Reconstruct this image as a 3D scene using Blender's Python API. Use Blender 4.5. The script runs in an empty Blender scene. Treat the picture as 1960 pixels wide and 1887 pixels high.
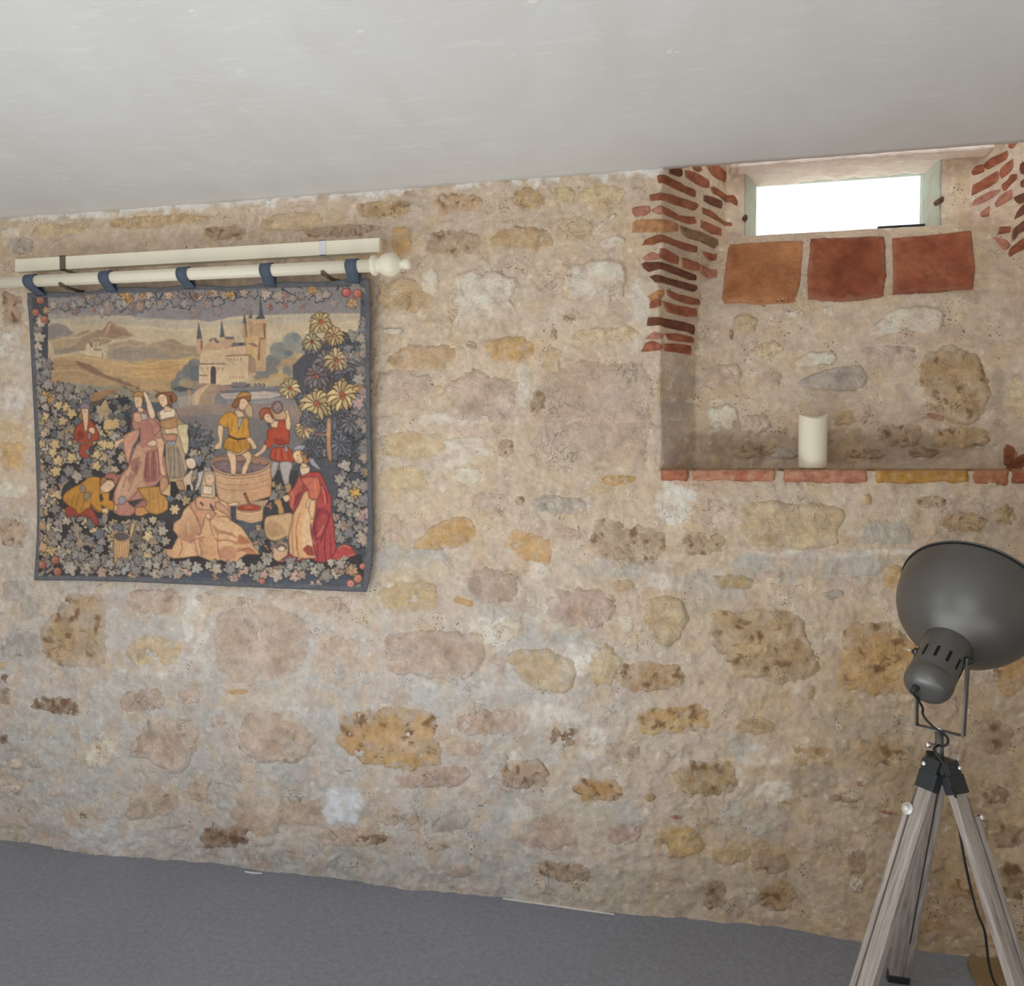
import bpy, bmesh, math, random
import numpy as np
from mathutils import Vector, Matrix, noise as mnoise

random.seed(7)
RNG = np.random.default_rng(11)
SC = bpy.context.scene
COL = SC.collection

# ------------------------------------------------------------------ camera
F_PX, TH, PITCH = 1500.0, math.radians(11.7525), math.radians(2.054)
CAM = np.array([0.0, -2.336, 1.35])
ZC = 2.204                                  # ceiling height
FW = np.array([-math.sin(TH)*math.cos(PITCH), math.cos(TH)*math.cos(PITCH), -math.sin(PITCH)])
RI = np.array([math.cos(TH), math.sin(TH), 0.0])
UP = np.cross(RI, FW)
cam_d = bpy.data.cameras.new('camera')
cam_d.sensor_width = 36.0
cam_d.lens = F_PX/1960*36.0
cam_d.clip_start = 0.05
cam = bpy.data.objects.new('camera', cam_d)
COL.objects.link(cam)
cam.matrix_world = Matrix(((RI[0], UP[0], -FW[0], CAM[0]), (RI[1], UP[1], -FW[1], CAM[1]),
                           (RI[2], UP[2], -FW[2], CAM[2]), (0, 0, 0, 1)))
SC.camera = cam

# ------------------------------------------------------------------ world, light, exposure
w = bpy.data.worlds.new('daylight'); SC.world = w
w.use_nodes = True
bg = w.node_tree.nodes['Background']
bg.inputs[0].default_value = (0.93, 0.97, 1.0, 1)
bg.inputs[1].default_value = 1.95

def area(name, loc, rot, sx, sy, power, color):
    l = bpy.data.lights.new(name, 'AREA'); l.shape = 'RECTANGLE'; l.size = sx; l.size_y = sy
    l.energy = power; l.color = color
    o = bpy.data.objects.new(name, l); COL.objects.link(o); o.location = loc; o.rotation_euler = rot
    return o
# daylight through the glazed door in the wall behind the camera; the two floor lights are unseen fills added to brighten the ceiling
area('door_daylight', (-1.25, -4.44, 1.10), (math.radians(90), 0, 0), 1.7, 1.9, 7, (0.94, 0.985, 1.0))
area('side_daylight', (-3.34, -2.6, 1.25), (math.radians(90), 0, math.radians(-90)), 1.1, 1.2, 4, (0.84, 0.93, 1.0))
area('floor_fill_left', (-1.0, -1.5, 0.03), (math.radians(180), 0, 0), 1.6, 0.8, 21, (0.93, 0.985, 1.0))
area('floor_fill_right', (0, -2.2, 0.03), (math.radians(180), 0, 0), 2.4, 0.8, 13, (1.0, 0.965, 0.91))
SC.view_settings.view_transform = 'Standard'
SC.view_settings.look = 'None'
SC.view_settings.gamma = 1.0
SC.view_settings.use_curve_mapping = False
SC.view_settings.exposure = 0.0

# ------------------------------------------------------------------ helpers
def ray(px, py):
    return FW + (px-980.0)/F_PX*RI + (943.5-py)/F_PX*UP
def at_depth(px, py, d):
    return CAM + ray(px, py)*d
def on_y(px, py, y):
    r = ray(px, py); return CAM + r*((y-CAM[1])/r[1])
def on_floor(px, py, z=0.0):
    r = ray(px, py); return CAM + r*((z-CAM[2])/r[2])

def lin(c):
    c = np.asarray(c, float)/255.0
    return np.where(c <= 0.04045, c/12.92, ((c+0.055)/1.055)**2.4)
KA = 1.30
def alb(c, k=1.0):
    v = lin(c)*KA*k; m = v.max(-1, keepdims=True)
    return v*np.minimum(1.0, 0.94/np.maximum(m, 1e-6))

def _hash(ix, iy, s):
    h = (ix.astype(np.int64)*374761393 + iy.astype(np.int64)*668265263 + s*974634777) & 0xffffffff
    h = ((h ^ (h >> 13))*1274126177) & 0xffffffff
    return ((h ^ (h >> 16)) & 0xffff)/65535.0
def vnoise(x, y, s=0):
    x = np.asarray(x, float); y = np.asarray(y, float)
    ix = np.floor(x); iy = np.floor(y); fx = x-ix; fy = y-iy
    ux = fx*fx*fx*(fx*(fx*6-15)+10); uy = fy*fy*fy*(fy*(fy*6-15)+10)
    def g(a, b):
        t = _hash(ix+a, iy+b, s)*2*np.pi
        return np.cos(t)*(fx-a)+np.sin(t)*(fy-b)
    return ((g(0, 0)*(1-ux)+g(1, 0)*ux)*(1-uy) + (g(0, 1)*(1-ux)+g(1, 1)*ux)*uy)*1.5
def fbm(x, y, sc, octv=4, s=0, gain=0.5):
    v = 0; a = 1.0; f = 1.0/sc; t = 0
    for o in range(octv):
        v = v + a*vnoise(np.asarray(x)*f+17.3*o, np.asarray(y)*f-9.1*o, s+o); t += a; a *= gain; f *= 2.03
    return v/t*1.6
def smooth(a, b, x):
    t = np.clip((x-a)/(b-a), 0, 1); return t*t*(3-2*t)

def mesh_fast(name, co, faces, mat, parent=None, colors=None, shade=True, kind=None):
    me = bpy.data.meshes.new(name)
    co = np.asarray(co, np.float32); 
    if isinstance(faces, np.ndarray):
        n, k = faces.shape
        me.vertices.add(len(co)); me.loops.add(n*k); me.polygons.add(n)
        me.vertices.foreach_set('co', co.ravel())
        me.loops.foreach_set('vertex_index', faces.astype(np.int32).ravel())
        me.polygons.foreach_set('loop_start', np.arange(0, n*k, k, dtype=np.int32))
        me.polygons.foreach_set('loop_total', np.full(n, k, dtype=np.int32))
        me.update(calc_edges=True)
    else:
        me.from_pydata([tuple(map(float, c)) for c in co], [], faces); me.update()
    if colors is not None:
        ca = me.color_attributes.new(name='Col', type='FLOAT_COLOR', domain='POINT')
        c4 = np.ones((len(co), 4), np.float32); c4[:, :3] = colors
        ca.data.foreach_set('color', c4.ravel())
    if shade: me.polygons.foreach_set('use_smooth', np.ones(len(me.polygons), bool))
    me.validate()
    if mat: me.materials.append(mat)
    o = bpy.data.objects.new(name, me); COL.objects.link(o)
    if parent: o.parent = parent
    if kind: o['kind'] = kind
    return o

def bm_obj(name, bm, mat, parent=None, smoothsh=False, mtx=None, bevel=0.0, seg=2):
    me = bpy.data.meshes.new(name); bm.normal_update(); bm.to_mesh(me); bm.free()
    if smoothsh:
        for p in me.polygons: p.use_smooth = True
    me.materials.append(mat)
    o = bpy.data.objects.new(name, me); COL.objects.link(o)
    if mtx is not None: me.transform(mtx)
    if parent: o.parent = parent; o.matrix_parent_inverse = parent.matrix_world.inverted() if parent.type == 'EMPTY' else Matrix()
    if bevel > 0:
        m = o.modifiers.new('bevel', 'BEVEL'); m.width = bevel; m.segments = seg; m.limit_method = 'ANGLE'
    return o
def box(bm, x0, x1, y0, y1, z0, z1, M=None):
    vs = [bm.verts.new((x, y, z)) for x in (x0, x1) for y in (y0, y1) for z in (z0, z1)]
    if M is not None:
        for v in vs: v.co = M @ v.co
    for f in ((0, 1, 3, 2), (4, 6, 7, 5), (0, 4, 5, 1), (2, 3, 7, 6), (0, 2, 6, 4), (1, 5, 7, 3)):
        bm.faces.new([vs[i] for i in f])
def lathe(bm, prof, n=48, M=None, close=True):
    rings = []
    for r, z in prof:
        rings.append([bm.verts.new(((M @ Vector((r*math.cos(2*math.pi*i/n), r*math.sin(2*math.pi*i/n), z))) if M is not None
                      else (r*math.cos(2*math.pi*i/n), r*math.sin(2*math.pi*i/n), z))) for i in range(n)])
    for a, b in zip(rings, rings[1:]):
        for i in range(n):
            bm.faces.new((a[i], a[(i+1) % n], b[(i+1) % n], b[i]))
    if close:
        bm.faces.new(rings[0][::-1]); bm.faces.new(rings[-1])
def spline(pts, per=8, closed=False):
    P = np.asarray(pts, float); n = len(P); out = []
    rng = range(n) if closed else range(n-1)
    for i in rng:
        if closed: p0, p1, p2, p3 = P[(i-1) % n], P[i], P[(i+1) % n], P[(i+2) % n]
        else: p0, p1, p2, p3 = P[max(i-1, 0)], P[i], P[i+1], P[min(i+2, n-1)]
        for k in range(per):
            t = k/per
            out.append(0.5*((2*p1)+(-p0+p2)*t+(2*p0-5*p1+4*p2-p3)*t*t+(-p0+3*p1-3*p2+p3)*t**3))
    if not closed: out.append(P[-1])
    return np.array(out)
def tube(bm, pts, r, n=10):
    P = [Vector(p) for p in pts]; rings = []
    nrm = None
    for i, p in enumerate(P):
        d = (P[min(i+1, len(P)-1)]-P[max(i-1, 0)]).normalized()
        if nrm is None: nrm = d.orthogonal().normalized()
        nrm = (nrm - d*nrm.dot(d)).normalized(); b = d.cross(nrm)
        rr = r[i] if hasattr(r, '__len__') else r
        rings.append([bm.verts.new(p + (nrm*math.cos(2*math.pi*k/n)+b*math.sin(2*math.pi*k/n))*rr) for k in range(n)])
    for a, b in zip(rings, rings[1:]):
        for i in range(n): bm.faces.new((a[i], a[(i+1) % n], b[(i+1) % n], b[i]))
    bm.faces.new(rings[0][::-1]); bm.faces.new(rings[-1])
def frame(o, zdir, xhint):
    z = Vector(zdir).normalized(); x = Vector(xhint); x = (x - z*x.dot(z)).normalized(); y = z.cross(x)
    return Matrix(((x.x, y.x, z.x, o[0]), (x.y, y.y, z.y, o[1]), (x.z, y.z, z.z, o[2]), (0, 0, 0, 1)))
def tag(o, label, cat, group=None):
    o['label'] = label; o['category'] = cat
    if group: o['group'] = group
    return o
def empty(name, loc):
    o = bpy.data.objects.new(name, None); COL.objects.link(o); o.location = [float(v) for v in loc]
    o.empty_display_size = 0.1
    bpy.context.view_layer.update()
    return o

# ------------------------------------------------------------------ materials
class NT:
    def __init__(s, name):
        s.m = bpy.data.materials.new(name); s.m.use_nodes = True; s.t = s.m.node_tree
        s.b = s.t.nodes['Principled BSDF']; s.tc = None
    def n(s, typ, **kw):
        nd = s.t.nodes.new(typ)
        for k, v in kw.items():
            if k in nd.inputs.keys(): nd.inputs[k].default_value = v
            else: setattr(nd, k, v)
        return nd
    def l(s, a, b): s.t.links.new(a, b)
    def coord(s, scale=(1, 1, 1), kind='Object'):
        tc = s.n('ShaderNodeTexCoord'); mp = s.n('ShaderNodeMapping'); mp.inputs['Scale'].default_value = scale
        s.l(tc.outputs[kind], mp.inputs['Vector']); return mp.outputs[0]
    def noise(s, vec, scale, detail=4, rough=0.6, dist=0.0):
        nd = s.n('ShaderNodeTexNoise'); nd.inputs['Scale'].default_value = scale; nd.inputs['Detail'].default_value = detail
        nd.inputs['Roughness'].default_value = rough; nd.inputs['Distortion'].default_value = dist
        s.l(vec, nd.inputs['Vector']); return nd.outputs['Fac']
    def rng(s, v, a, b, c, d):
        nd = s.n('ShaderNodeMapRange'); s.l(v, nd.inputs[0])
        for i, k in enumerate((a, b, c, d)): nd.inputs[i+1].default_value = k
        return nd.outputs[0]
    def math(s, op, a, b):
        nd = s.n('ShaderNodeMath'); nd.operation = op
        for i, v in enumerate((a, b)):
            if isinstance(v, (int, float)): nd.inputs[i].default_value = v
            else: s.l(v, nd.inputs[i])
        return nd.outputs[0]
    def mix(s, f, a, b, mode='MIX'):
        nd = s.n('ShaderNodeMix'); nd.data_type = 'RGBA'; nd.blend_type = mode
        for i, v in ((0, f), (6, a), (7, b)):
            if isinstance(v, (int, float)): nd.inputs[i].default_value = v
            elif isinstance(v, (tuple, list, np.ndarray)): nd.inputs[i].default_value = (float(v[0]), float(v[1]), float(v[2]), 1)
            else: s.l(v, nd.inputs[i])
        return nd.outputs[2]
    def bump(s, h, strength, dist, prev=None):
        nd = s.n('ShaderNodeBump'); nd.inputs['Strength'].default_value = strength; nd.inputs['Distance'].default_value = dist
        s.l(h, nd.inputs['Height'])
        if prev is not None: s.l(prev, nd.inputs['Normal'])
        return nd.outputs[0]
    def done(s, color=None, rough=None, metal=None, normal=None, spec=None):
        for k, v in (('Base Color', color), ('Roughness', rough), ('Metallic', metal), ('Specular IOR Level', spec)):
            if v is None: continue
            if isinstance(v, (int, float)): s.b.inputs[k].default_value = v
            elif isinstance(v, (tuple, list, np.ndarray)): s.b.inputs[k].default_value = (float(v[0]), float(v[1]), float(v[2]), 1)
            else: s.l(v, s.b.inputs[k])
        if normal is not None: s.l(normal, s.b.inputs['Normal'])
        return s.m

def masonry(name, fine=0.22, pit=0.6, bumpk=1.0):
    t = NT(name); v = t.coord()
    at = t.n('ShaderNodeAttribute'); at.attribute_name = 'Col'
    n1 = t.noise(v, 55, 6, 0.68); n2 = t.noise(v, 260, 3, 0.6); n3 = t.noise(v, 9, 3, 0.5)
    g = t.math('ADD', t.rng(n1, 0.3, 0.7, 1-fine, 1+fine), t.rng(n2, 0.3, 0.7, -fine*0.5, fine*0.5))
    c = t.mix(1.0, at.outputs['Color'], g, 'MULTIPLY')
    # pits: small dark holes in clusters
    vo = t.n('ShaderNodeTexVoronoi'); vo.inputs['Scale'].default_value = 105; t.l(v, vo.inputs['Vector'])
    sz = t.rng(n3, 0.44, 0.66, 0.0, 0.30)
    pitm = t.math('LESS_THAN', vo.outputs['Distance'], sz)
    r2 = t.noise(v, 30, 2, 0.5)
    pm = t.math('MULTIPLY', pitm, t.rng(r2, 0.48, 0.58, 0.0, pit))
    c = t.mix(pm, c, (0.16, 0.12, 0.09))
    rn = t.noise(v, 13, 3, .55, 1.6); rd_ = t.math('ABSOLUTE', t.math('SUBTRACT', rn, .5), 0.0)  # crease lines: their shade darkened into the colour, then bumped
    ck = t.math('MULTIPLY', t.rng(rd_, 0.0, 0.010, 1.0, 0.0), t.rng(t.noise(v, 7, 2, .5), .53, .66, 0.0, 1.0))
    c = t.mix(t.math('MULTIPLY', ck, .38), c, (0.20, 0.15, 0.11))
    pm = t.math('MAXIMUM', pm, t.math('MULTIPLY', ck, .8))
    hb = t.math('SUBTRACT', t.math('ADD', t.math('MULTIPLY', n1, 1.0), t.math('MULTIPLY', n2, 0.25)), t.math('MULTIPLY', pm, 0.6))
    nb = t.bump(hb, 0.85*bumpk, 0.007, t.bump(t.noise(v, 22, 4, .6, .5), 0.5*bumpk, 0.012))
    return t.done(c, 0.93, normal=nb, spec=0.2)
M_MORTAR = masonry('lime_mortar', 0.12, 0.75, 0.8)
M_STONE = masonry('limestone', 0.16, 0.35, 1.25)
M_BRICK = masonry('terracotta', 0.16, 0.25, 0.8)

def simple(name, c, rough=0.5, metal=0.0, fine=0.06, scale=30, bump=0.1, bdist=0.002, stretch=(1, 1, 1), spec=0.5, k=1.0):
    t = NT(name); v = t.coord(stretch)
    n1 = t.noise(v, scale, 4, 0.6)
    g = t.rng(n1, 0.3, 0.7, 1-fine, 1+fine)
    col = t.mix(1.0, tuple(alb(c, k)), g, 'MULTIPLY')
    return t.done(col, rough, metal, t.bump(n1, bump, bdist) if bump else None, spec)
# ------------------------------------------------------------------ the stone wall as a relief over (X, Z)
XL = float(on_y(1264, 600, 0)[0])
# niche back: depth against height
Z_LEDGE = float(on_y(1500, 897, 0.0)[2]) - 0.002
def zat(py, d, px=1620): return float(on_y(px, py, d)[2])
BK = [(0, .155), (Z_LEDGE, .155), (1.70, .158), (zat(577, .17), .17), (zat(456, .26), .26), (zat(448, .27), .285), (zat(440, .30), .325), (3, .325)]
BKZ = np.array([b[0] for b in BK]); BKD = np.array([b[1] for b in BK])
Z_SILL = zat(441, .31)
def S(X, Z, step=True):
    X = np.asarray(X, float); Z = np.asarray(Z, float)
    wob = 0.006*np.sin(Z*9+1)+0.004*np.sin(Z*23)
    jl = (X-(XL+wob*0.6))*1.40
    jl = np.where(jl > .155, .155+(jl-.155)*1.42, jl)
    up = smooth(1.55, 1.95, Z)
    xr = 1.045+0.125*up+wob
    jr = (xr-X)*(1.40+0.0*up)
    bk = np.interp(Z, BKZ, BKD) - 0.012*np.sin(X*7+Z*5)*(Z < 1.85)
    d = np.minimum(np.minimum(jl, jr), bk)
    d = np.maximum(d, 0)
    if step: d = np.where(Z > Z_LEDGE-0.003, d, 0)
    # foot of the wall wanders a little
    foot = np.interp(X, FOOTX, FOOTD)*smooth(0.55, 0.0, Z)
    return d - foot + 0.004*np.sin(X*2.1+Z*1.7)
_fo = [(-100, 1606), (0, 1608), (100, 1621), (180, 1638), (350, 1647), (420, 1653), (500, 1668), (570, 1670), (650, 1681), (770, 1700), (860, 1706), (960, 1718),
       (1050, 1731), (1150, 1745), (1220, 1749), (1300, 1757), (1400, 1766), (1500, 1777), (1640, 1803), (1750, 1821), (1850, 1832), (1960, 1843)]
_p = [on_floor(a, b) for a, b in _fo]
FOOTX = np.array([q[0] for q in _p]); FOOTD = np.array([-q[1] for q in _p])
FOOTD = np.clip(FOOTD, -0.05, 0.05)

def Mh(X, Z):
    """relief of the mortar coat, towards the room, metres"""
    k = 1.0 - 0.45*((S(X, Z) > 0.03) & (Z > Z_LEDGE))
    low = smooth(1.3, 0.7, Z)
    return k*(0.007*fbm(X, Z, .22, 2, 3)+0.0045*fbm(X, Z, .06, 3, 8)*(1+0.5*low)+0.0022*fbm(X, Z, .018, 3, 21)
              + 0.004*np.maximum(0, fbm(X, Z, .045, 3, 31)-0.25)*2)

def pix2wall(px, py):
    r = ray(px, py)
    s = np.linspace((-0.06-CAM[1])/r[1], (0.62-CAM[1])/r[1], 700)
    P = CAM[None, :]+s[:, None]*r[None, :]
    f = P[:, 1]-S(P[:, 0], P[:, 2])
    i = int(np.argmax(f >= 0))
    if f[i] < 0: i = len(s)-1
    if i > 0:
        t = f[i-1]/(f[i-1]-f[i]+1e-9); q = P[i-1]*(1-t)+P[i]*t
    else: q = P[0]
    return q[0], q[2]
def world2pix(P):
    d = P-CAM; z = d@FW
    return 980+F_PX*(d@RI)/z, 943.5-F_PX*(d@UP)/z

def mortar_color(X, Z):
    P = np.stack([X, S(X, Z), Z], -1)
    px, py = world2pix(P)
    warm = alb((200, 181, 158)); grey = alb((189, 182, 175)); pink = alb((200, 178, 162)); tan = alb((181, 159, 131))
    g = smooth(980, 1300, py + 0.10*(900-px)) * smooth(1500, 950, px)
    g = np.clip(g + 0.35*fbm(X, Z, .25, 3, 51), 0, 1)[..., None]
    c = warm*(1-g)+grey*g
    a = np.clip(0.5*fbm(X, Z, .14, 3, 61)+0.15, 0, .7)[..., None]; c = c*(1-a)+pink*a
    tn = np.clip(smooth(1250, 1700, px)*smooth(1150, 1450, py)*.85+0.5*fbm(X, Z, .2, 3, 71)*smooth(900, 1300, px), 0, 1)[..., None]  # darker tan at lower right: mostly fall-off of light, painted into the mortar
    c = c*(1-tn)+tan*tn
    # older grey mortar, white limewash remains: stains with a shape of their own
    for (bx, by, rx, ry, col, st, ph) in BLOBS:
        q = ((px-bx)/rx)**2+((py-by)/ry)**2
        sel = q < 4
        if not sel.any(): continue
        m = np.zeros_like(px); n = fbm(px[sel], py[sel], 34, 4, ph)
        m[sel] = smooth(1.15, 0.55, q[sel]+0.85*n)*st
        c = c*(1-m[..., None])+alb(col)*m[..., None]
    ya = np.clip((fbm(X, Z, .09, 4, 121)-.16)*1.1, 0, .32)[..., None]; c = c*(1-ya)+alb((200, 170, 126))*ya
    pa_ = np.clip((fbm(X, Z, .07, 4, 131)-.18)*1.3, 0, .5)[..., None]; c = c*(1-pa_)+alb((184, 160, 146))*pa_
    v = 1+0.12*fbm(X, Z, .035, 4, 81)+0.05*fbm(X, Z, .4, 2, 91)
    c = c*v[..., None]
    wt = np.clip((fbm(X, Z, .03, 4, 101)-0.52)*3.0, 0, .45)[..., None]
    c = c*(1-wt)+alb((222, 214, 203))*wt
    # ragged ceiling plaster along the top
    top = smooth(ZC-0.022, ZC-0.002, Z+0.020*fbm(X, Z, .05, 3, 111))*(S(X, Z) < 0.02)
    top = (np.clip(top, 0, 1)*0.85*(fbm(X, Z, .16, 2, 113) > -0.15))[..., None]
    c = c*(1-top)+alb((226, 222, 216))*top
    return np.clip(c, 0.01, .92)

W, GR, PK, YL = (224, 216, 206), (176, 173, 168), (190, 172, 158), (200, 172, 128)
BLOBS = [(1290, 962, 42, 42, W, .9, 1), (1063, 1165, 22, 42, W, .8, 2), (932, 1208, 40, 36, W, .75, 3), (1112, 1255, 34, 42, W, .8, 4), (1060, 1360, 60, 30, W, .5, 5),
    (1135, 1422, 26, 34, W, .7, 6), (375, 1200, 24, 78, W, .6, 7), (656, 1545, 40, 36, (214, 216, 222), .8, 8), (330, 1275, 80, 26, W, .35, 9), (1262, 1112, 30, 18, W, .6, 10),
    (1478, 1520, 36, 26, W, .6, 11), (1452, 1448, 44, 24, W, .55, 12), (1222, 600, 20, 62, W, .55, 13), (205, 1600, 70, 34, (205, 208, 212), .5, 14), (880, 1320, 110, 16, W, .5, 15),
    (1545, 1062, 110, 9, W, .75, 16), (1700, 1056, 60, 6, W, .75, 17), (1440, 1085, 60, 26, GR, .7, 18), (1600, 1085, 110, 34, GR, .6, 19), (770, 1065, 90, 30, GR, .7, 20),
    (1080, 1220, 90, 20, GR, .6, 21), (1360, 1130, 90, 40, GR, .45, 22), (1190, 1090, 90, 22, GR, .5, 23), (900, 1330, 160, 26, GR, .6, 24), (640, 1345, 60, 100, GR, .5, 25),
    (380, 1385, 60, 120, GR, .5, 26), (120, 1430, 110, 110, (186, 184, 178), .6, 27), (240, 1520, 220, 50, GR, .5, 28), (700, 1655, 330, 40, GR, .6, 29), (950, 1600, 60, 110, GR, .5, 30),
    (1390, 1425, 60, 24, GR, .5, 31), (1440, 1575, 80, 50, GR, .5, 32), (1190, 1560, 50, 28, GR, .5, 33), (1650, 1395, 90, 60, (168, 158, 142), .4, 34), (1560, 1490, 60, 30, (150, 140, 125), .4, 35),
    (1480, 900+60, 140, 18, (190, 178, 162), .5, 36), (870, 800, 60, 14, W, .6, 37), (870, 868, 60, 26, W, .45, 38), (1000, 735, 14, 50, W, .4, 39), (1235, 690, 40, 200, (188, 176, 160), .3, 40),
    (640, 500, 60, 16, YL, .3, 41), (30, 700, 40, 120, (200, 190, 176), .5, 42), (25, 850, 34, 60, YL, .4, 43), (35, 1030, 40, 90, (186, 176, 162), .5, 44), (60, 1240, 70, 50, GR, .4, 45),
    (1290, 800, 30, 100, (172, 158, 145), .7, 46), (1300, 740, 40, 60, (172, 158, 145), .7, 47), (1400, 850, 60, 50, (150, 132, 112), .4, 48), (1600, 855, 300, 34, (150, 130, 108), .5, 49),
    (1560, 500, 330, 60, (186, 170, 150), .5, 50), (1860, 500, 50, 80, (172, 152, 128), .4, 51), (1800, 850, 90, 30, (160, 140, 118), .5, 52), (1330, 1600, 100, 50, (176, 150, 112), .35, 53),
    (1300, 1700, 260, 50, (180, 166, 146), .5, 54), (1800, 1650, 120, 200, (150, 124, 92), .45, 55), (1480, 1640, 50, 40, (150, 124, 92), .4, 56), (780, 1100, 50, 40, (206, 186, 150), .4, 57),
    (1030, 1090, 20, 20, W, .4, 58), (1190, 410, 70, 26, YL, .2, 59), (860, 600, 12, 60, (206, 184, 146), .4, 60), (20, 1450, 30, 60, GR, .6, 61), (560, 1480, 40, 60, GR, .5, 62),
    (985, 1470, 14, 34, W, .6, 63), (985, 1560, 20, 20, W, .4, 64), (1590, 870, 40, 14, (140, 118, 96), .4, 65), (1910, 740, 12, 60, (160, 145, 128), .5, 66), (180, 412, 60, 8, W, .9, 67)]

# openings
wx0 = float(on_y(1426, 410, .325)[0]); wx1 = float(on_y(1801, 380, .325)[0])
wz0 = Z_SILL+0.004; wz1 = zat(345, .30)
Z_TOP = 2.56
xs = np.concatenate([np.arange(-3.4, -2.84, .02), np.arange(-2.84, 1.16, .0049), np.arange(1.17, 2.7, .03)])
xs[np.argmin(abs(xs-XL))] = XL
zs = np.arange(0.0, Z_TOP, .0047)
zs[0] = -0.03
zs = np.sort(np.concatenate([zs[abs(zs-Z_LEDGE) > .006], [Z_LEDGE-.0045, Z_LEDGE-.0025, Z_LEDGE+.002]]))
XX, ZZ = np.meshgrid(xs, zs)
YY = S(XX, ZZ)-Mh(XX, ZZ)
nx, nz = len(xs), len(zs)
idx = np.arange(nx*nz).reshape(nz, nx)
quads = np.stack([idx[:-1, :-1], idx[:-1, 1:], idx[1:, 1:], idx[1:, :-1]], -1).reshape(-1, 4)
cx = (XX[:-1, :-1]+XX[1:, 1:])/2; cz = (ZZ[:-1, :-1]+ZZ[1:, 1:])/2
keep = ~((cx > wx0) & (cx < wx1) & (cz > wz0) & (cz < Z_TOP-.01))
# above the ceiling only the niche's own sides are needed
keep &= ~((cz > ZC+.12) & ((cx < XL-0.1) | (cx > 1.35)))
quads = quads[keep.ravel()]
wall = mesh_fast('wall_back', np.stack([XX, YY, ZZ], -1).reshape(-1, 3), quads, M_MORTAR, colors=mortar_color(XX.ravel(), ZZ.ravel()), kind='structure')

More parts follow.
